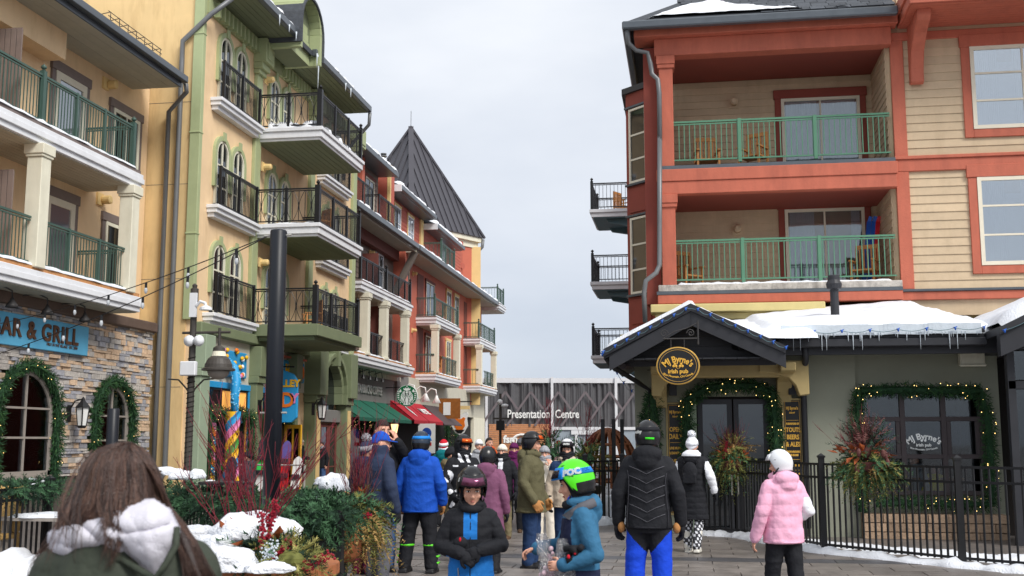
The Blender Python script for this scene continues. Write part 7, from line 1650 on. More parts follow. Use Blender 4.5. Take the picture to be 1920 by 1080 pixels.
        if boot == 'ski' and trim:
            g_ = MB(); g_.tube([a_+sh_*.27+Vector((.083*math.cos(t*.5236),.083*math.sin(t*.5236),0)) for t in range(12)], .016, 6, closed=True)
            for z_ in (.04,.12,.2): g_.box(a_.x+sx*.05,a_.x+sx*.095,a_.y-.08,a_.y+.02,a_.z+z_,a_.z+z_+.02)
            put('boot_trim', g_, [trim], bo_)
    # ---- head wear
    rim = lambda f, c_: (.176 if f > .55 else (.176-(.55-f)/.45*.126 if f > .1 else .05))
    if hat == 'helmet':
        m = MB(); hr = HR; shell(m, HC, hr, rim, low=(.10,1)); o = put('helmet', m, [hatmat, padmat], root, HM)
        v = MB()
        for sx in (-1,1):
            for yy in (-.04,.03): v.ell((sx*.05,yy,.135+.138*math.sqrt(max(0,1-(.05/.104)**2-(yy/.128)**2))), (.009,.026,.004), 8, 5)
            v.ell((sx*.1035,-.0,.17), (.004,.03,.007), 8, 5)
        put('vents', v, ['h_black' if hatmat != 'h_black' else 'c_char'], o, HM); v = MB(); v.tube([(sx_*.085,-.05+.01*i,.06-.02*i) for i, sx_ in enumerate((1,.8,0,-.8,-1))][:1]+[(.085,-.045,.05),(.06,-.065,.01),(0,-.075,-.005),(-.06,-.065,.01),(-.085,-.045,.05)], .006, 5); put('chin_strap', v, ['h_black'], o, HM)
        if strap or goggles:
            g_ = MB(); band(g_, HC, hr, .180, .218, -90 if not goggles else -40, 270 if not goggles else 220, 1.03, tilt=-.01); put('strap', g_, [strap or 'h_black'], o, HM)
        if goggles: g_ = MB(); band(g_, HC, hr, .168, .240, -146, -34, 1.16, thick=.035); go = put('goggles', g_, ['h_black' if strap is None or strap == 'h_black' else strap], root, HM); g_ = MB(); band(g_, HC, hr, .180, .228, -134, -46, 1.185, thick=.012); put('lens', g_, [goggles], go, HM)
    elif hat == 'beanie':
        m = MB(); hr = (.092,.112,.125); rb_ = lambda f, c_: .155+(.0 if f > .3 else -(.3-f)*.065); shell(m, HC, hr, rb_); o = put('beanie', m, [hatmat], root, HM); m = MB(); band(m, HC, hr, .125 if False else .135, .195, -90, 270, 1.05, thick=.014, tilt=-.02); put('cuff', m, [topmat or hatmat], o, HM)
        if pom: m = MB(); rg = random.Random(int(px)); m.ell((0,.02,.285), .045, 12, 8); [m.tube([(0,.02,.285), Vector((0,.02,.285))+Vector((rg.gauss(0,1),rg.gauss(0,1),rg.gauss(0,1))).normalized()*.066], [.010,.003], 4) for _ in range(110)]; put('pompom', m, [pom], o, HM)
    elif hat == 'cap':
        m = MB(); hr = (.088,.108,.118); shell(m, HC, hr, lambda f, c_: .15+(-.03 if f < -.3 else 0)); o = put('cap', m, [hatmat], root, HM); m = MB(); k = 12; vs = []
        for z_ in (.155,.148):
            for i in range(k+1): t = R(-160+140*i/k); vs.append((.084*math.cos(t), .10*math.sin(t), z_)); vs.append((.086*math.cos(t), .10*math.sin(t)-.085*(-math.sin(t))**.8, z_-.02*(-math.sin(t))))
        o2 = 2*(k+1); fs = []
        for i in range(k): a = 2*i; fs += [(a,a+1,a+3,a+2),(o2+a+2,o2+a+3,o2+a+1,o2+a),(a+1,o2+a+1,o2+a+3,a+3)]
        m.add(vs, fs); put('brim', m, [hatmat], o, HM); m = MB(); m.ell((0,.005,.254), (.008,.008,.005), 8, 5); put('button', m, [hatmat], o, HM)
    if hat == 'hair' or hair:
        m = MB(); hm_ = hair or 'hair_dark'; long_ = hair == 'hair_brown'
        if hat == 'hair': shell(m, HC, (.084,.104,.114), lambda f, c_: .185-max(0,.5-f)*.10 if not long_ else (.17 if f > .5 else hairlen))
        if long_:
            rg = random.Random(int(px))
            for i in range(90):
                a = R(rg.uniform(5,175)); x0, y0 = .086*math.cos(a), .10*math.sin(a); m.tube([(x0*.9,y0*.9,.12),(x0*1.08,y0*1.05,.02),(x0*1.15+rg.uniform(-.02,.02),y0*1.15+.01,hairlen*.6),(x0*1.2+rg.uniform(-.03,.03),y0*1.2+.01,hairlen+rg.uniform(-.03,.03))], [.012,.012,.010,.003], 5)
        if m.v:
            if hat == 'hair': m.v = [tuple(Vector(v)*(1+.03*mnoise.noise(Vector(v)*40))) for v in m.v]
            put('hair', m, [hm_], root, HM)
    if balaclava: m = MB(); shell(m, HC, (.086,.103,.113), lambda f, c_: .155 if f > .62 else (-.06 if f < .45 else .155-(.62-f)/.17*.215)); m.tube([(.07*math.cos(t*.4488),.075*math.sin(t*.4488)-.012,-.005) for t in range(14)], .03, 8, closed=True); put('balaclava', m, [balaclava], root, HM)
    if hoodup: m = MB(); shell(m, Vector((0,.015,.13)), (.118,.135,.15), lambda f, c_: .14 if f > .6 else -.06); put('hood', m, [hoodup], root, HM)
    if scarf: m = MB(); [m.tube([(.085*math.cos(t*.4488),.09*math.sin(t*.4488)-.01,1.50+k_*.035+.012*math.sin(t*2+k_)) for t in range(14)], .032, 8, closed=True) for k_ in (0,1,2)]; put('neck_scarf', m, [scarf], root)
    if extra: extra(root, HM)
    return root
def topmatz(w):
    w = Vector(w); return lambda x, y, z: (y > w.y+.0)
def textwrap(s, size, mat, name, root, HM, fn, weight=.003):
    cu = bpy.data.curves.new('t','FONT'); cu.body = s; cu.size = size; cu.align_x = 'CENTER'; cu.align_y = 'CENTER'; cu.offset = weight; cu.extrude = .001; cu.resolution_u = 2
    ob = bpy.data.objects.new('t', cu); me = evaluated(ob); bpy.data.curves.remove(cu)
    for v in me.vertices: v.co = fn(v.co.x, v.co.y)+Vector((0,0,0))
    me.materials.clear(); me.materials.append(MATS[mat]); return put(name, me, None, root, HM, smooth=False)
def on_helmet(u, v, ph0, z0, sgn=1, out=1.05):
    hr = HR; ph = R(ph0)+sgn*u/.126; zz = z0+v; q = math.sqrt(max(.2,1-((zz-HC.z)/hr[2])**2)); return Vector((hr[0]*q*out*math.cos(ph), HC.y+hr[1]*q*out*math.sin(ph), zz))
A_DOWN = {}
# ---------- the people, nearest first
def kid1_extra(root, HM):
    textwrap('S', .035, 'logo_white', 'strap_mark', root, HM, lambda u, v: on_helmet(u, v, -155, .199, 1, 1.06))
    m = MB(); m.tube([(.0,-.163,.80),(.0,-.158,1.1),(.0,-.152,1.3),(.0,-.115,1.47)], .006, 5); put('zip', m, ['c_black'], root); m = MB(); m.tube([(-.1,-.155,.82),(-.108,-.15,.95)], .006, 5); put('pocket_zip', m, ['c_lgrey'], root)
    m = MB(); m.ell((-.09,-.172,1.20), (.012,.012,.022), 8, 6); put('red_tag', m, ['c_red'], root); m = MB(); m.ell((-.085,-.15,1.17), (.065,.03,.06), 12, 8); put('held_glove', m, ['c_black'], root)
person('child in black helmet and black and blue ski jacket looking down at gloves', 884, 880, 8.3, 8, 'c_black', .62, 'c_black', 'helmet', 'h_black', dict(R=((-.28,-.02,1.13),(-.08,-.22,1.08)), L=((.28,-.02,1.14),(.10,-.21,1.11))), head=(8,15), goggles='lens_rose', strap='h_black', jmats=('c_sky',), zones=[(1, lambda x,y,z: (z < 1.06)&(np.abs(x) < .215)&(y > -.175)|((np.abs(x) < .065)&(y < -.03)&(z > 1.2)&(z < 1.46)))], ease=1.02, vox=.0095, wr=.008, quilt=.004, pitchq=.10, child=1.22, balaclava='c_black', extra=kid1_extra, lowmat='c_sky', curl=.8, handn=dict(R=((.8,-.2,-.5),(0,-1,.3)), L=((-.8,-.2,-.3),(0,-1,.3))))
def kid2_extra(root, HM):
    textwrap('POC', .052, 'logo_white', 'strap_lettering', root, HM, lambda u, v: on_helmet(u*1.15, v, -6, .199, 1, 1.06), .004); textwrap('POC', .03, 'strap_blue', 'strap_small_lettering', root, HM, lambda u, v: on_helmet(u, v, 42, .199, 1, 1.055), .001)
    m = MB(); rings(m, [(1.46,.10,.10,0,0),(1.50,.105,.105,0,-.005),(1.55,.09,.09,0,-.01)]); put('neck_warmer', m, ['c_royal'], root)
    m = MB(); rg = random.Random(3)
    for i in range(9): m.tube([(.21+rg.uniform(-.05,.05),-.08+rg.uniform(-.07,.05),1.10+rg.uniform(-.06,.06)),(.25+rg.uniform(-.04,.04),-.08+rg.uniform(-.1,.09),1.10+rg.uniform(-.08,.07))], .026, 7)
    put('black_glove_bundle', m, ['c_black'], root); m = MB(); [m.ell((.268,-.12+.05*i,1.09+.03*(i % 2)), (.012,.014,.018), 8, 5) for i in range(4)]; put('red_patches', m, ['c_red'], root)
    m = MB(); m.tube([(.115,.11,1.50),(.135,.0,1.46),(.12,-.12,1.38),(.13,-.05,1.37)], .04, 8); put('grey_hood_lining', m, ['c_grey'], root)
kid2 = person('child in lime green helmet with blue goggles holding a plastic bag', 1086, 868, 7.8, -78, 'c_teal', .62, 'c_navy2', 'helmet', 'h_lime', dict(L=((.25,.10,1.10),(.20,-.16,1.02)), R=((-.22,-.12,1.14),(-.12,-.34,1.12))), head=(-4,12), goggles='lens_dark', strap='strap_blue', jmats=('c_navy2','c_grey'), zones=[(1, lambda x,y,z: ((z < .97)&(np.abs(x)<.25)&(y > -.2))|((y > -.17)&(np.abs(x) < .175)&(z < 1.37)&(y < .09)))], bare=('L','R'), vox=.0095, ease=1.0, child=1.18, balaclava='c_black', extra=kid2_extra, lowmat='c_navy2', curl=1.0, handn=dict(R=((-.2,-.9,-.3),(-.3,0,1)), L=((-.3,-.8,-.1),(1,0,.2))), wr=.008)
# clear candy bag
def Mbag():
    m = bpy.data.materials.new('clear_plastic'); m.use_nodes = True; MATS['clear_plastic'] = m; t = m.node_tree; t.nodes.remove(t.nodes['Principled BSDF']); g = t.nodes.new('ShaderNodeBsdfGlossy'); g.inputs['Roughness'].default_value = .12; a = t.nodes.new('ShaderNodeBsdfTransparent'); a.inputs[0].default_value = (.9,.9,.92,1); x = t.nodes.new('ShaderNodeMixShader'); n = t.nodes.new('ShaderNodeTexNoise'); n.inputs['Scale'].default_value = 28; r_ = t.nodes.new('ShaderNodeMapRange'); r_.inputs[1].default_value = .42; r_.inputs[2].default_value = .7; r_.inputs[3].default_value = .12; r_.inputs[4].default_value = .75
    b_ = t.nodes.new('ShaderNodeBump'); b_.inputs['Strength'].default_value = .8; b_.inputs['Distance'].default_value = .02; t.links.new(n.outputs[0], b_.inputs['Height']); t.links.new(b_.outputs[0], g.inputs['Normal']); t.links.new(n.outputs[0], r_.inputs[0]); t.links.new(r_.outputs[0], x.inputs[0]); t.links.new(a.outputs[0], x.inputs[1]); t.links.new(g.outputs[0], x.inputs[2]); t.links.new(x.outputs[0], t.nodes['Material Output'].inputs[0])
Mbag(); q = at(1016, 1000, Y=7.72)
bag = thing('plastic_bag', 'crumpled clear plastic bag of sweets held by the lime-helmeted child', 'bag', q)
def bagmesh(c0, c1, r0, r1, seed, name):
    m = MB(); k, n = 14, 22
    for i in range(k+1):
        t = i/k; c = Vector(c0).lerp(Vector(c1), t); rr = r0+(r1-r0)*math.sin(min(1,t*1.25)*math.pi/2)
        if i == k: rr *= .35
        for j in range(n): a = 6.283*j/n; q_ = Vector((math.cos(a)*rr, math.sin(a)*rr*.6, 0)); nn = 1+.35*mnoise.noise(Vector((math.cos(a)*2,math.sin(a)*2,t*5+seed))); m.v.append(tuple(c+q_*nn))
    for i in range(k):
        for j in range(n): m.f.append((i*n+j,i*n+(j+1) % n,(i+1)*n+(j+1) % n,(i+1)*n+j)); m.m.append(0)
    return m.build(name, 'clear_plastic', bag, smooth=True)
bagmesh(q, q+Vector((.02,0,-.16)), .035, .05, 1, 'bag_neck'); bagmesh(q+Vector((.02,0,-.13)), q+Vector((.10,0,-.36)), .03, .085, 4, 'bag_body'); bagmesh(at(1055,1010,Y=7.66), at(1062,1088,Y=7.66), .03, .08, 9, 'bag_tail')
M('sweets', (226,196,206), .3, .2, 40); m = MB(); rg = random.Random(5); [m.ell(q+Vector((.06+rg.gauss(0,.03),rg.gauss(0,.015),-.27+rg.gauss(0,.06))), rg.uniform(.012,.02), 7, 5) for _ in range(46)]; sw = m.build('sweets', 'sweets', bag, smooth=True); sw['kind'] = 'stuff'
def blackj_extra(root, HM):
    textwrap('oakley', .036, 'logo_white', 'helmet_lettering', root, HM, lambda u, v: on_helmet(u, v, 62, .165, 1, 1.05)); m = MB(); band(m, HC, HR, .10, .118, 100, 140, 1.02, thick=.01); put('yellow_tag', m, ['c_green'], root, HM)
    m = MB()
    for i in range(6):
        z_ = .90+i*.085; m.tube([(-.16,.135,z_+.05),(-.08,.158,z_+.02),(0,.166,z_-.02),(.08,.158,z_+.02),(.16,.135,z_+.05)], .0026, 5)
    put('stitch_lines', m, ['c_grey'], root); m = MB()
    for sx in (-1,1): m.tube([(sx*.19,.07,1.40),(sx*.165,.12,1.25),(sx*.172,.115,1.1),(sx*.185,.10,.95),(sx*.18,.12,.83)], .004, 5)
    put('side_seams', m, ['c_char'], root); m = MB(); [m.ell((sx*.25,.02,.82), (.035,.035,.05), 10, 7) for sx in (-1,1)]; put('tan_palms', m, ['c_tan'], root)
person('tall skier seen from behind in black quilted jacket and bright blue trousers', 1214, 793, 11.0, 176, 'c_black', .82, 'c_royal', 'helmet', 'h_black', dict(L=((.27,.04,1.13),(.285,-.02,.87)), R=((-.27,.04,1.13),(-.285,-.02,.87))), head=(-12,4), strap='c_black', vox=.011, ease=1.02, pants_w=1.08, legs=dict(L=((.13,0,.5),(.15,.03,.09)), R=((-.11,0,.5),(-.12,.0,.09))), pmats=('c_black',), pzones=[(1, lambda x,y,z: z > .60+1.1*np.abs(np.abs(x)-.02))], boot='ski', extra=blackj_extra, wr=.008)
def pink_extra(root, HM):
    m = MB(); band(m, HC, HR, .175, .235, -140, -40, 1.16, thick=.02); put('visor', m, ['h_white'], root, HM); m = MB(); m.tube([(.1,.02,.09),(.095,-.05,.02),(.03,-.085,-.005)], .01, 6); put('black_strap', m, ['h_black'], root, HM)
person('woman in pale pink ski jacket and white helmet walking beside the fence', 1464, 847, 11.3, -152, 'c_pink', .80, 'c_black', 'helmet', 'h_white', dict(R=((-.28,.06,1.13),(-.22,-.14,1.03)), L=((.27,.02,1.12),(.31,-.06,.85))), legs=dict(L=((.11,-.06,.5),(.12,-.08,.09)), R=((-.10,.05,.5),(-.11,.16,.12))), head=(40,6), bare=('L',), glove='c_white', vox=.0105, ease=1.06, quilt=.005, pitchq=.12, jmats=('c_white',), zones=[(1, lambda x,y,z: (x < -.19)&(z < 1.28)&(z > 1.0))], padmat='h_white', extra=pink_extra, wr=.010)
def pom_extra(root, HM):
    m = MB(); m.ell((0,.20,1.22), (.12,.07,.17), 14, 10); m.box(-.10,.10,.2,.265,1.06,1.2); bp_ = put('backpack', remeshed(m, .012, 4, mats=('c_black',)), None, root); m = MB()
    for sx in (-1,1): m.tube([(sx*.09,.17,1.36),(sx*.12,.10,1.45),(sx*.11,-.06,1.42),(sx*.13,-.15,1.2),(sx*.14,.05,1.08)], .014, 6)
    put('strap', m, ['c_black'], root)
person('woman in white pompom hat and long black vest walking away by the pub door', 1297, 810, 17.4, 168, 'c_black', .52, 'c_char', 'beanie', 'c_white', dict(L=((.27,.02,1.13),(.30,-.06,.90)), R=((-.29,.08,1.16),(-.33,.02,.95))), legs=dict(L=((.09,-.04,.5),(.10,-.02,.09)), R=((-.09,.03,.5),(-.08,.20,.13))), pom='c_white', jmats=('c_white',), zones=[(1, lambda x,y,z: (np.abs(x) > .215+.0*z)&(z > .86)&(z < 1.39)|(z > 1.47))], boots='boot_white', boot='tall', quilt=.008, pitchq=.085, pmats=('c_white','c_black'), pants_w=.86, pzones=[(1, lambda x,y,z: (np.sin(z*70)*np.sin(x*80+y*60) > .25))], vox=.012, extra=pom_extra, hood=True)
person('man in olive jacket, navy trousers and black helmet in profile facing right', 996, 812, 15.0, 84, 'c_olive', .74, 'c_dknavy', 'helmet', 'h_black', dict(R=((-.27,.05,1.13),(-.27,-.10,.90)), L=((.27,.02,1.13),(.26,-.12,.90))), head=(10,2), goggles='lens_orange', strap='h_black', glove='c_tan', ease=1.1, boot='ski', vox=.011, wr=.009, pants_w=1.08)
def cap_extra(root, HM):
    m = MB(); m.ell((0,.112,.17), (.022,.006,.02), 10, 6); put('cap_logo', m, ['c_white'], root, HM); m = MB(); m.tube([(-.12,.12,1.38),(-.15,.1,1.33),(-.17,.085,1.26)], .005, 5); m.tube([(.20,-.03,1.2),(.215,-.02,1.1),(.21,-.03,1.02)], .005, 5); put('white_piping', m, ['c_white'], root)
person('man in blue baseball cap and navy jacket with grey trousers beside the basket', 714, 810, 12.9, 138, 'c_navy', .80, 'c_grey', 'cap', 'c_blue', dict(R=((-.27,.02,1.12),(-.25,-.06,.88)), L=((.27,.04,1.13),(.24,-.10,.90))), head=(-28,0), hair='hair_dark', ease=1.04, vox=.011, extra=cap_extra, hood=False, collar=1.60, wr=.009)
person('dark-haired man in black jacket raising his hand to his face', 716, 788, 14.2, 35, 'c_black', .80, 'c_jeans', 'hair', None, dict(L=((.34,-.10,1.22),(.12,-.20,1.50)), R=((-.28,.03,1.13),(-.27,-.06,.9))), head=(10,4), bare=('L',), vox=.012, handn=dict(L=((-.3,.1,.9),(.5,-.7,0))), curl=.5)
def spots_extra(root, HM): pass
person('person in navy coat and grey pompom hat half hidden behind the cap man', 688, 816, 13.9, 150, 'c_navy2', .60, 'c_maroon', 'beanie', 'c_navy', pom='c_lgrey', vox=.013, topmat='c_lgrey')
person('skier from behind in bright blue jacket, black trousers and ski boots', 789, 812, 14.2, 178, 'c_blue', .78, 'c_black', 'helmet', 'h_navy', dict(L=((.28,.03,1.12),(.28,-.06,.90)), R=((-.28,.03,1.12),(-.28,-.06,.90))), legs=dict(L=((.15,-.01,.5),(.19,.02,.10)), R=((-.13,-.01,.5),(-.16,.02,.10))), head=(-10,4), goggles='lens_dark', strap='strap_blue', glove='c_tan', boot='ski', trim='boot_green', ease=1.1, pants_w=1.1, vox=.011, wr=.010)
person('woman from behind in mauve coat and black helmet', 915, 840, 14.3, 172, 'c_plum', .58, 'c_black', 'helmet', 'h_black', head=(-20,0), hair='hair_brown', hairlen=-.06, ease=1.06, boot='ski', vox=.012)
person('skier in black hood and orange goggles with white splashed jacket', 868, 818, 15.6, 30, 'c_black', .76, 'c_black', 'helmet', 'h_black', dict(L=((.28,-.03,1.14),(.20,-.20,1.0)), R=((-.28,-.02,1.14),(-.22,-.16,.98))), head=(12,4), goggles='lens_orange', hoodup='c_black', jmats=('c_white',), zones=[(1, lambda x,y,z: (np.sin(x*31+z*9)*np.sin(z*23+y*30+x*12) > .42)&(z < 1.36)|((np.abs(x) < .1)&(y < -.02)&(z > 1.40)&(np.sin(x*60+z*30) > 0)))], scarf='c_black', vox=.012)
person('person in olive brown jacket behind the orange-goggled skier', 846, 838, 17.2, 110, 'c_camo', .78, 'c_khaki', 'beanie', 'c_black', vox=.014)
person('person from behind in teal jacket and red striped beanie', 832, 824, 22, 176, 'c_teal2', .78, 'c_black', 'beanie', 'c_red', topmat='c_white', vox=.014, scarf='c_white')
def papers(root, HM):
    m = MB(); m.box(-.02,.13,-.27,-.262,.98,1.2); put('leaflet', m, ['c_white'], root, smooth=False)
person('woman in cream beanie and black puffer jacket holding leaflets', 942, 833, 19.2, -6, 'c_black', .74, 'c_khaki', 'beanie', 'c_cream', dict(R=((-.27,-.02,1.13),(-.10,-.22,1.03)), L=((.28,.02,1.13),(.29,-.06,.9))), scarf='c_black', quilt=.007, boots='boot_brown', boot='tall', vox=.013, extra=papers, jmats=('c_white',), zones=[(1, lambda x,y,z: (np.abs(x) < .04)&(y < -.06)&(z > 1.2))], pants_w=.9)
person('person in purple beanie and plum scarf behind the puffer jacket woman', 964, 830, 20.6, 8, 'c_purple', .76, 'c_black', 'beanie', 'c_purple', scarf='c_purple', boots='boot_brown', vox=.014, pants_w=.85)
person('person in white knitted hat among the crowd before the shops', 898, 824, 24, 20, 'c_lgrey', .76, 'c_black', 'beanie', 'c_white', vox=.015)
person('dark-haired man in orange jacket far behind the crowd', 917, 821, 27, 50, 'c_orange', .78, 'c_black', 'hair', None, vox=.015)
person('long brown-haired woman in dark coat far in the crowd', 965, 838, 23.5, 0, 'c_char', .7, 'c_black', 'hair', None, hair='hair_brown', hairlen=-.16, vox=.015)
person('person in ochre hooded coat and grey beanie far in the crowd', 977, 821, 26.5, 150, 'c_ochre', .7, 'c_black', 'beanie', 'c_grey', vox=.015)
person('woman in cream fleece with grey scarf and beanie', 1021, 836, 17.4, 5, 'c_cream', .78, 'c_cream', 'beanie', 'c_lgrey', dict(L=((.30,-.06,1.18),(.12,-.22,1.42)), R=((-.27,0,1.13),(-.06,-.22,1.08))), scarf='c_lgrey', bare=('L',), jmats=('c_black',), zones=[(1, lambda x,y,z: (x < -.05)&(y < -.12)&(z < 1.15))], vox=.013, handn=dict(L=((-.3,.1,.9),(.5,-.7,0))))
def smith_extra(root, HM): textwrap('SMITH', .032, 'logo_white', 'goggle_lettering', root, HM, lambda u, v: on_helmet(u, v, -90, .203, 1, 1.24))
person('skier in white helmet with black goggles and beige jacket facing the camera', 1063, 826, 15.9, 6, 'c_beige', .80, 'c_dknavy', 'helmet', 'h_white', head=(-4,0), goggles='lens_dark', strap='h_black', scarf='c_black', jmats=('c_dknavy',), zones=[(1, lambda x,y,z: (z > 1.33)&(np.abs(x) > .08)&(z < 1.47))], padmat='h_white', vox=.012, ease=1.1, balaclava='c_black', extra=smith_extra)
person('person in red beanie far off before the tent hall', 1047, 826, 31, 30, 'c_rosepant', .78, 'c_black', 'beanie', 'c_red', vox=.016)
person('girl in cream beanie, black coat and pink trousers outside the candy shop', 566, 823, 36.6, 75, 'c_black', .62, 'c_rosepant', 'beanie', 'c_cream', dict(R=((-.27,-.05,1.14),(-.2,-.28,1.12))), pom=None, vox=.015, boots='boot_white')
person('dark-haired boy in black jacket and jeans outside the candy shop', 603, 829, 38.2, -12, 'c_black', .80, 'c_jeans', 'hair', None, bare=('L',), scarf='c_lgrey', vox=.015)
person('person in black beanie and dark jacket beyond the red twigs', 466, 846, 21, -95, 'c_char', .78, 'c_black', 'beanie', 'c_black', vox=.014)
person('diner in yellow jacket behind the big pub window', 1752, 868, 21.5, 20, 'c_yellow', .80, 'c_black', 'hair', None, vox=.015, scale=.98); person('diner in grey top at the table behind the big pub window', 1715, 850, 21.6, -60, 'c_lgrey', .80, 'c_black', 'hair', None, dict(R=((-.3,-.05,1.16),(-.1,-.22,1.4))), vox=.015, scale=.98, bare=('R',))
# ================================================================== FOREGROUND WOMAN, SEEN FROM BEHIND
M('hair_a', (70,48,40), .42, .2, 60, .3, 200, spec=.5); M('hair_b', (90,64,52), .42, .2, 60, .3, 200, spec=.5); M('hair_c', (46,32,28), .45, .2, 60, .3, 200, spec=.45)
cloth('parka_green', (58,64,54), .7, .5, 22); M('fleece', (212,210,220), .95, .06, 40, .35, 320, spec=.1)
WY = 2.52; hc = at(222, 912, Y=WY)                     # middle of the head
wr_ = thing('person', 'brown long-haired woman in green parka with white fleece hood in the foreground', 'person', (hc.x, WY, 0))
LOC = Matrix.Translation((hc.x, WY, 0)) @ Matrix.Rotation(R(28.5), 4, 'Z'); HW = hc; HX = Vector((0,0,hc.z)); WY = 0.; Rz = Matrix.Rotation(R(-14), 3, 'Y') @ Matrix.Rotation(R(-16), 3, 'X')     # head bowed and tipped to the left
b = MB(); b.ell(HX, (.074,.092,.104), 18, 12); b.ell(HX+Vector((-.01,.05,-.06)), (.055,.055,.07), 14, 10); b.tube([HX+Vector((0,.0,-.04)), HX+Vector((.02,-.01,-.2))], .055, 12)
rings(b, [(.95,.15,.10,HX.x+.03,WY),(1.15,.13,.095,HX.x+.03,WY),(1.32,.16,.10,HX.x+.03,WY),(1.40,.14,.08,HX.x+.03,WY),(1.46,.06,.06,HX.x+.02,WY)])
for sx in (-1,1): limb(b, [(HX.x+.03+sx*.16,WY,1.37),(HX.x+.03+sx*.21,WY+.03,1.1),(HX.x+.03+sx*.12,WY+.22,1.06)], [.045,.04,.03]); limb(b, [(HX.x+.03+sx*.09,WY,.92),(HX.x+.03+sx*.1,WY,.5),(HX.x+.03+sx*.1,WY,.08)], [.08,.055,.04])
o = put('body', remeshed(b, .012, 4, mats=('skin',)), None, None); o.data.transform(LOC); attach(o, wr_)
j = MB(); jx = .03; rings(j, [(.82,.195,.165,jx,WY),(1.0,.185,.16,jx,WY),(1.2,.19,.165,jx,WY-.01),(1.35,.19,.15,jx,WY-.01),(1.43,.155,.13,jx,WY-.01),(1.49,.12,.11,jx,WY-.01)])
for sx in (-1,1): limb(j, [(jx+sx*.13,WY,1.375),(jx+sx*.205,WY+.02,1.1),(jx+sx*.13,WY+.22,1.05)], [.088,.075,.06], 14)
o = put('parka', remeshed(j, .009, 4, .006, 9, mats=('parka_green',)), None, None); o.data.transform(LOC); attach(o, wr_)
tr = MB(); [limb(tr, [(jx+sx*.09,WY,.9),(jx+sx*.1,WY,.5),(jx+sx*.1,WY,.12)], [.1,.08,.065]) for sx in (-1,1)]; tr.ell((jx,WY,.92), (.17,.13,.14), 14, 10); o = put('trousers', remeshed(tr, .015, 4, mats=('c_black',)), None, None); o.data.transform(LOC); attach(o, wr_)
for sx in (-1,1): f_ = MB(); f_.ell((jx+sx*.1,WY+.06,.05), (.05,.13,.05), 12, 8); limb(f_, [(jx+sx*.1,WY,.2),(jx+sx*.1,WY,.06)], [.055,.055]); o = put('boot', remeshed(f_, .012, 2, mats=('boot_black',)), None, None); o.data.transform(LOC); attach(o, wr_)
# hood: fleece lining turned out over the back, green outer rim below it
def W(px, py, Y): return at(px, py, Y=Y)
OUT = [(248,950),(285,944),(312,962),(327,992),(325,1018),(308,1050),(290,1078),(262,1062),(232,1042),(180,1048),(122,1050),(98,1034),(100,1004),(140,968),(205,958)]
def poly_d(x, y):
    ins = False; best = 1e9; n = len(OUT)
    for i in range(n):
        (x1,y1),(x2,y2) = OUT[i], OUT[(i+1) % n]
        if (y1 > y) != (y2 > y) and x < (x2-x1)*(y-y1)/(y2-y1)+x1: ins = not ins
        t = max(0,min(1,((x-x1)*(x2-x1)+(y-y1)*(y2-y1))/((x2-x1)**2+(y2-y1)**2))); best = min(best, math.hypot(x-x1-t*(x2-x1), y-y1-t*(y2-y1)))
    return best if ins else -best
CR = [[(205,985),(240,1000),(275,996),(312,985)],[(222,1010),(240,1034),(262,1052)],[(150,985),(185,1010),(215,1030)],[(110,1018),(150,1026),(200,1020)]]
def crease(x, y):
    v = 0
    for c_ in CR:
        d = min(math.hypot(x-(a_[0]+(b_[0]-a_[0])*k/8), y-(a_[1]+(b_[1]-a_[1])*k/8)) for a_, b_ in zip(c_, c_[1:]) for k in range(9)); v += math.exp(-(d/7.0)**2)
    return v
hm2 = MB(); sx_ = 3.0; gx = int(245/sx_); gy = int(146/sx_)
for j in range(gy+1):
    for i in range(gx+1):
        x, y = 92+i*sx_, 938+j*sx_; d = poly_d(x, y); hgt_ = .07*math.tanh(max(d,0)/30)**.7 - .011*crease(x,y)*min(1,max(d,0)/8) + .0035*mnoise.noise(Vector((x*.045,y*.045,2))) + .0015*mnoise.noise(Vector((x*.12,y*.12,7))) if d > -3 else -.03
        hm2.v.append(tuple(W(x, y, 2.445-hgt_)))
for j in range(gy):
    for i in range(gx):
        if max(poly_d(92+(i+u)*sx_, 938+(j+w)*sx_) for u in (0,1) for w in (0,1)) > -2.5: hm2.f.append((j*(gx+1)+i, j*(gx+1)+i+1, (j+1)*(gx+1)+i+1, (j+1)*(gx+1)+i)); hm2.m.append(0)
o = put('fleece_hood', hm2, ['fleece'], None); attach(o, wr_); sd_ = o.modifiers.new('thick', 'SOLIDIFY'); sd_.thickness = .008
rm = MB(); rm.tube([W(331,990,2.43),W(330,1022,2.41),W(312,1056,2.39),W(291,1085,2.38),W(260,1068,2.39),W(230,1049,2.40),W(180,1054,2.41),W(122,1056,2.42),W(95,1040,2.44)], .008, 8); o = put('hood_rim', rm, ['parka_green'], None); attach(o, wr_)
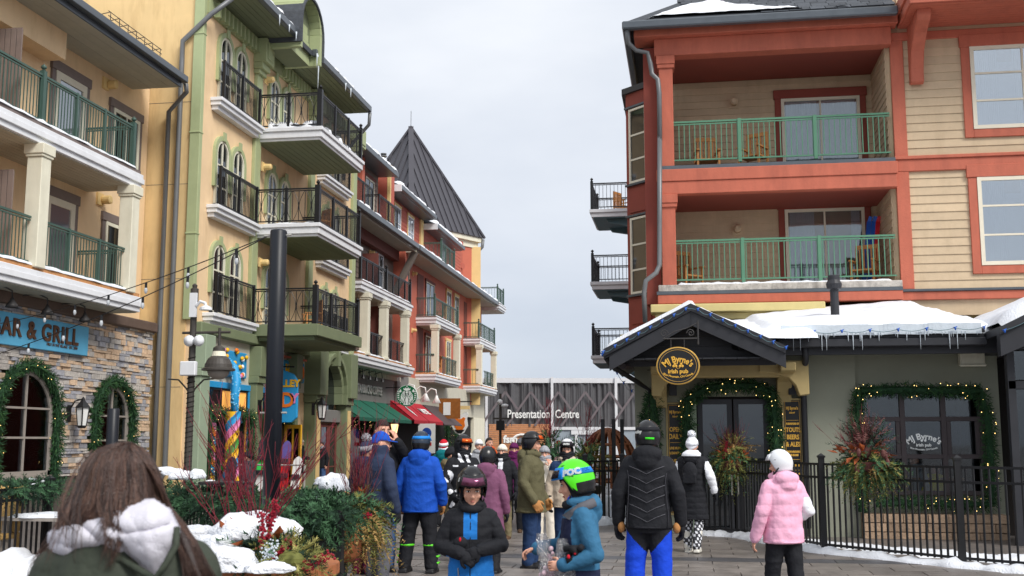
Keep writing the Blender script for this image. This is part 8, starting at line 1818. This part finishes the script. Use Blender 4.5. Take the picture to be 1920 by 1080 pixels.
# hair: an inner mass and many overlapping locks that fall over the hood
hm_ = MB(); hm_.ell(HX+Vector((0,-.004,.0)), (.086,.098,.106), 22, 14); limb(hm_, [HX+Vector((-.035,-.03,-.04)), HX+Vector((-.085,-.01,-.11))], [.072,.035]); limb(hm_, [HX+Vector((.045,.0,-.03)), HX+Vector((.112,-.04,-.07)), HX+Vector((.150,-.12,-.125)), HX+Vector((.19,-.165,-.22))], [.05,.016,.014,.012])
o = put('hair_mass', remeshed(hm_, .008, 5, mats=('hair_c',)), None, None); o.data.transform(LOC); attach(o, wr_)
rg = random.Random(21); locks = MB()
def lock(pts, r, mi):
    P_ = []; n = 12                                     # smooth curve through the points
    for i in range(n):
        t = i/(n-1)*(len(pts)-1); k = min(int(t), len(pts)-2); f = t-k; p0 = pts[max(k-1,0)]; p1 = pts[k]; p2 = pts[k+1]; p3 = pts[min(k+2,len(pts)-1)]
        P_.append(.5*((2*p1)+(p2-p0)*f+(2*p0-5*p1+4*p2-p3)*f*f+(3*p1-p0-3*p2+p3)*f**3))
    w1, w2, am = rg.uniform(0,6.28), rg.uniform(5,9), rg.uniform(.001,.0055)
    for i in range(n): P_[i] = P_[i]+Vector((math.sin(w1+w2*i/(n-1))*am*i/(n-1)*1.6, math.cos(w1*1.7+w2*i/(n-1))*am*i/(n-1), 0))
    locks.tube(P_, [r*(.6+.5*math.sin(math.pi*min(1,i/(n-1)*1.1+.08)))*(1 if i < n-2 else .4) for i in range(n)], 4, mi)
part = HX+Vector((.012,-.03,.104))
for i in range(3600):
    a = rg.uniform(-150, 150)+rg.gauss(0,4); ar = R(a); sx, cy = math.sin(ar), -math.cos(ar)     # 0 = toward the camera
    lift = rg.uniform(1.0,1.10); L_ = rg.uniform(.20,.36)
    r0 = part+Vector((rg.uniform(-.012,.012), rg.uniform(-.03,.09), rg.uniform(-.004,.002)))
    p1 = HX+Vector((.066*sx*lift, .078*cy*lift, .072)); p2 = HX+Vector((.092*sx*lift, .102*cy*lift, -.015))
    if a < 40:      # falls to the left and down the back
        q_ = min(1, max(0, (a+150)/190)); xt = -.155+.16*q_+rg.gauss(0,.018); L_ = rg.uniform(.12,.19) if a > -60 else rg.uniform(.15,.24)
        if a > -75: L_ = rg.uniform(.0,.05) if rg.random() < .85 else rg.uniform(.06,.12)
        p3 = HX+Vector((.104*sx-.012-.02*(1-q_), min(.06,.105*cy)-.012, -.075)); yb = -.03 if a < -75 else .015; p4 = HX+Vector((xt*.95+rg.gauss(0,.006), min(.04,.10*cy)+yb, -.075-L_*.5)); p5 = HX+Vector((xt+rg.gauss(0,.012), min(.03,.10*cy)+yb, -.075-L_))
    else:           # swept over the right shoulder
        w = rg.uniform(-.5,.5); p2 = HX+Vector((.098*lift,.05*cy,-.02)); p3 = HX+Vector((.116+.02*w,-.03,-.06)); p4 = HX+Vector((.150+.035*w,-.115,-.115)); p5 = HX+Vector((.192+.045*w+rg.gauss(0,.006), -.165, -.20-.04*rg.random()))
    lock([r0,p1,p2,p3,p4,p5], rg.uniform(.0006,.0016), rg.choice((0,0,0,1,2)))
for i in range(18):   # loose locks, in small bunches, over the white fleece
    x0 = rg.uniform(-.125,.06); dx = rg.gauss(.006,.016); ln = rg.uniform(.5,1.0)
    for k_ in range(rg.randint(5,13)):
        e_ = lambda s_: rg.gauss(0,s_)
        p1 = HX+Vector((x0*.75+e_(.003),-.085,.05)); p2 = HX+Vector((x0+e_(.004),-.118,-.03)); p3 = p2+Vector((dx*.5+e_(.004),-.03,-.055*ln)); p4 = p3+Vector((dx+e_(.006),-.016,-.05*ln)); p5 = p4+Vector((dx*.8+e_(.008),.004,-.045*ln)); lock([HX+Vector((x0*.5,-.055,.088)),p1,p2,p3,p4,p5], rg.uniform(.0005,.0013), rg.choice((0,1,2)))
for i in range(80):  # flyaway hairs round the outline
    a = R(rg.uniform(-120,120)); sx, cy = math.sin(a), -math.cos(a); k_ = rg.uniform(1.0,1.12); p1 = HX+Vector((.058*sx*k_,.068*cy*k_,.080)); p2 = HX+Vector((.095*sx*k_,.102*cy*k_,rg.uniform(-.05,.0))); p3 = p2+Vector((.03*sx+rg.gauss(0,.015),.02*cy+rg.gauss(0,.01),-rg.uniform(.03,.12))); lock([part+Vector((0,rg.uniform(-.02,.05),0)),p1,p2,p3], rg.uniform(.0003,.0006), rg.choice((0,1)))
o = put('hair', locks, ['hair_a','hair_b','hair_c'], None, recalc=False); o.data.transform(LOC); attach(o, wr_)
# ------------------------------------------------------------------ tidy up
bpy.data.scenes.remove(TMP)
for me in list(bpy.data.meshes):
    if me.users == 0: bpy.data.meshes.remove(me)
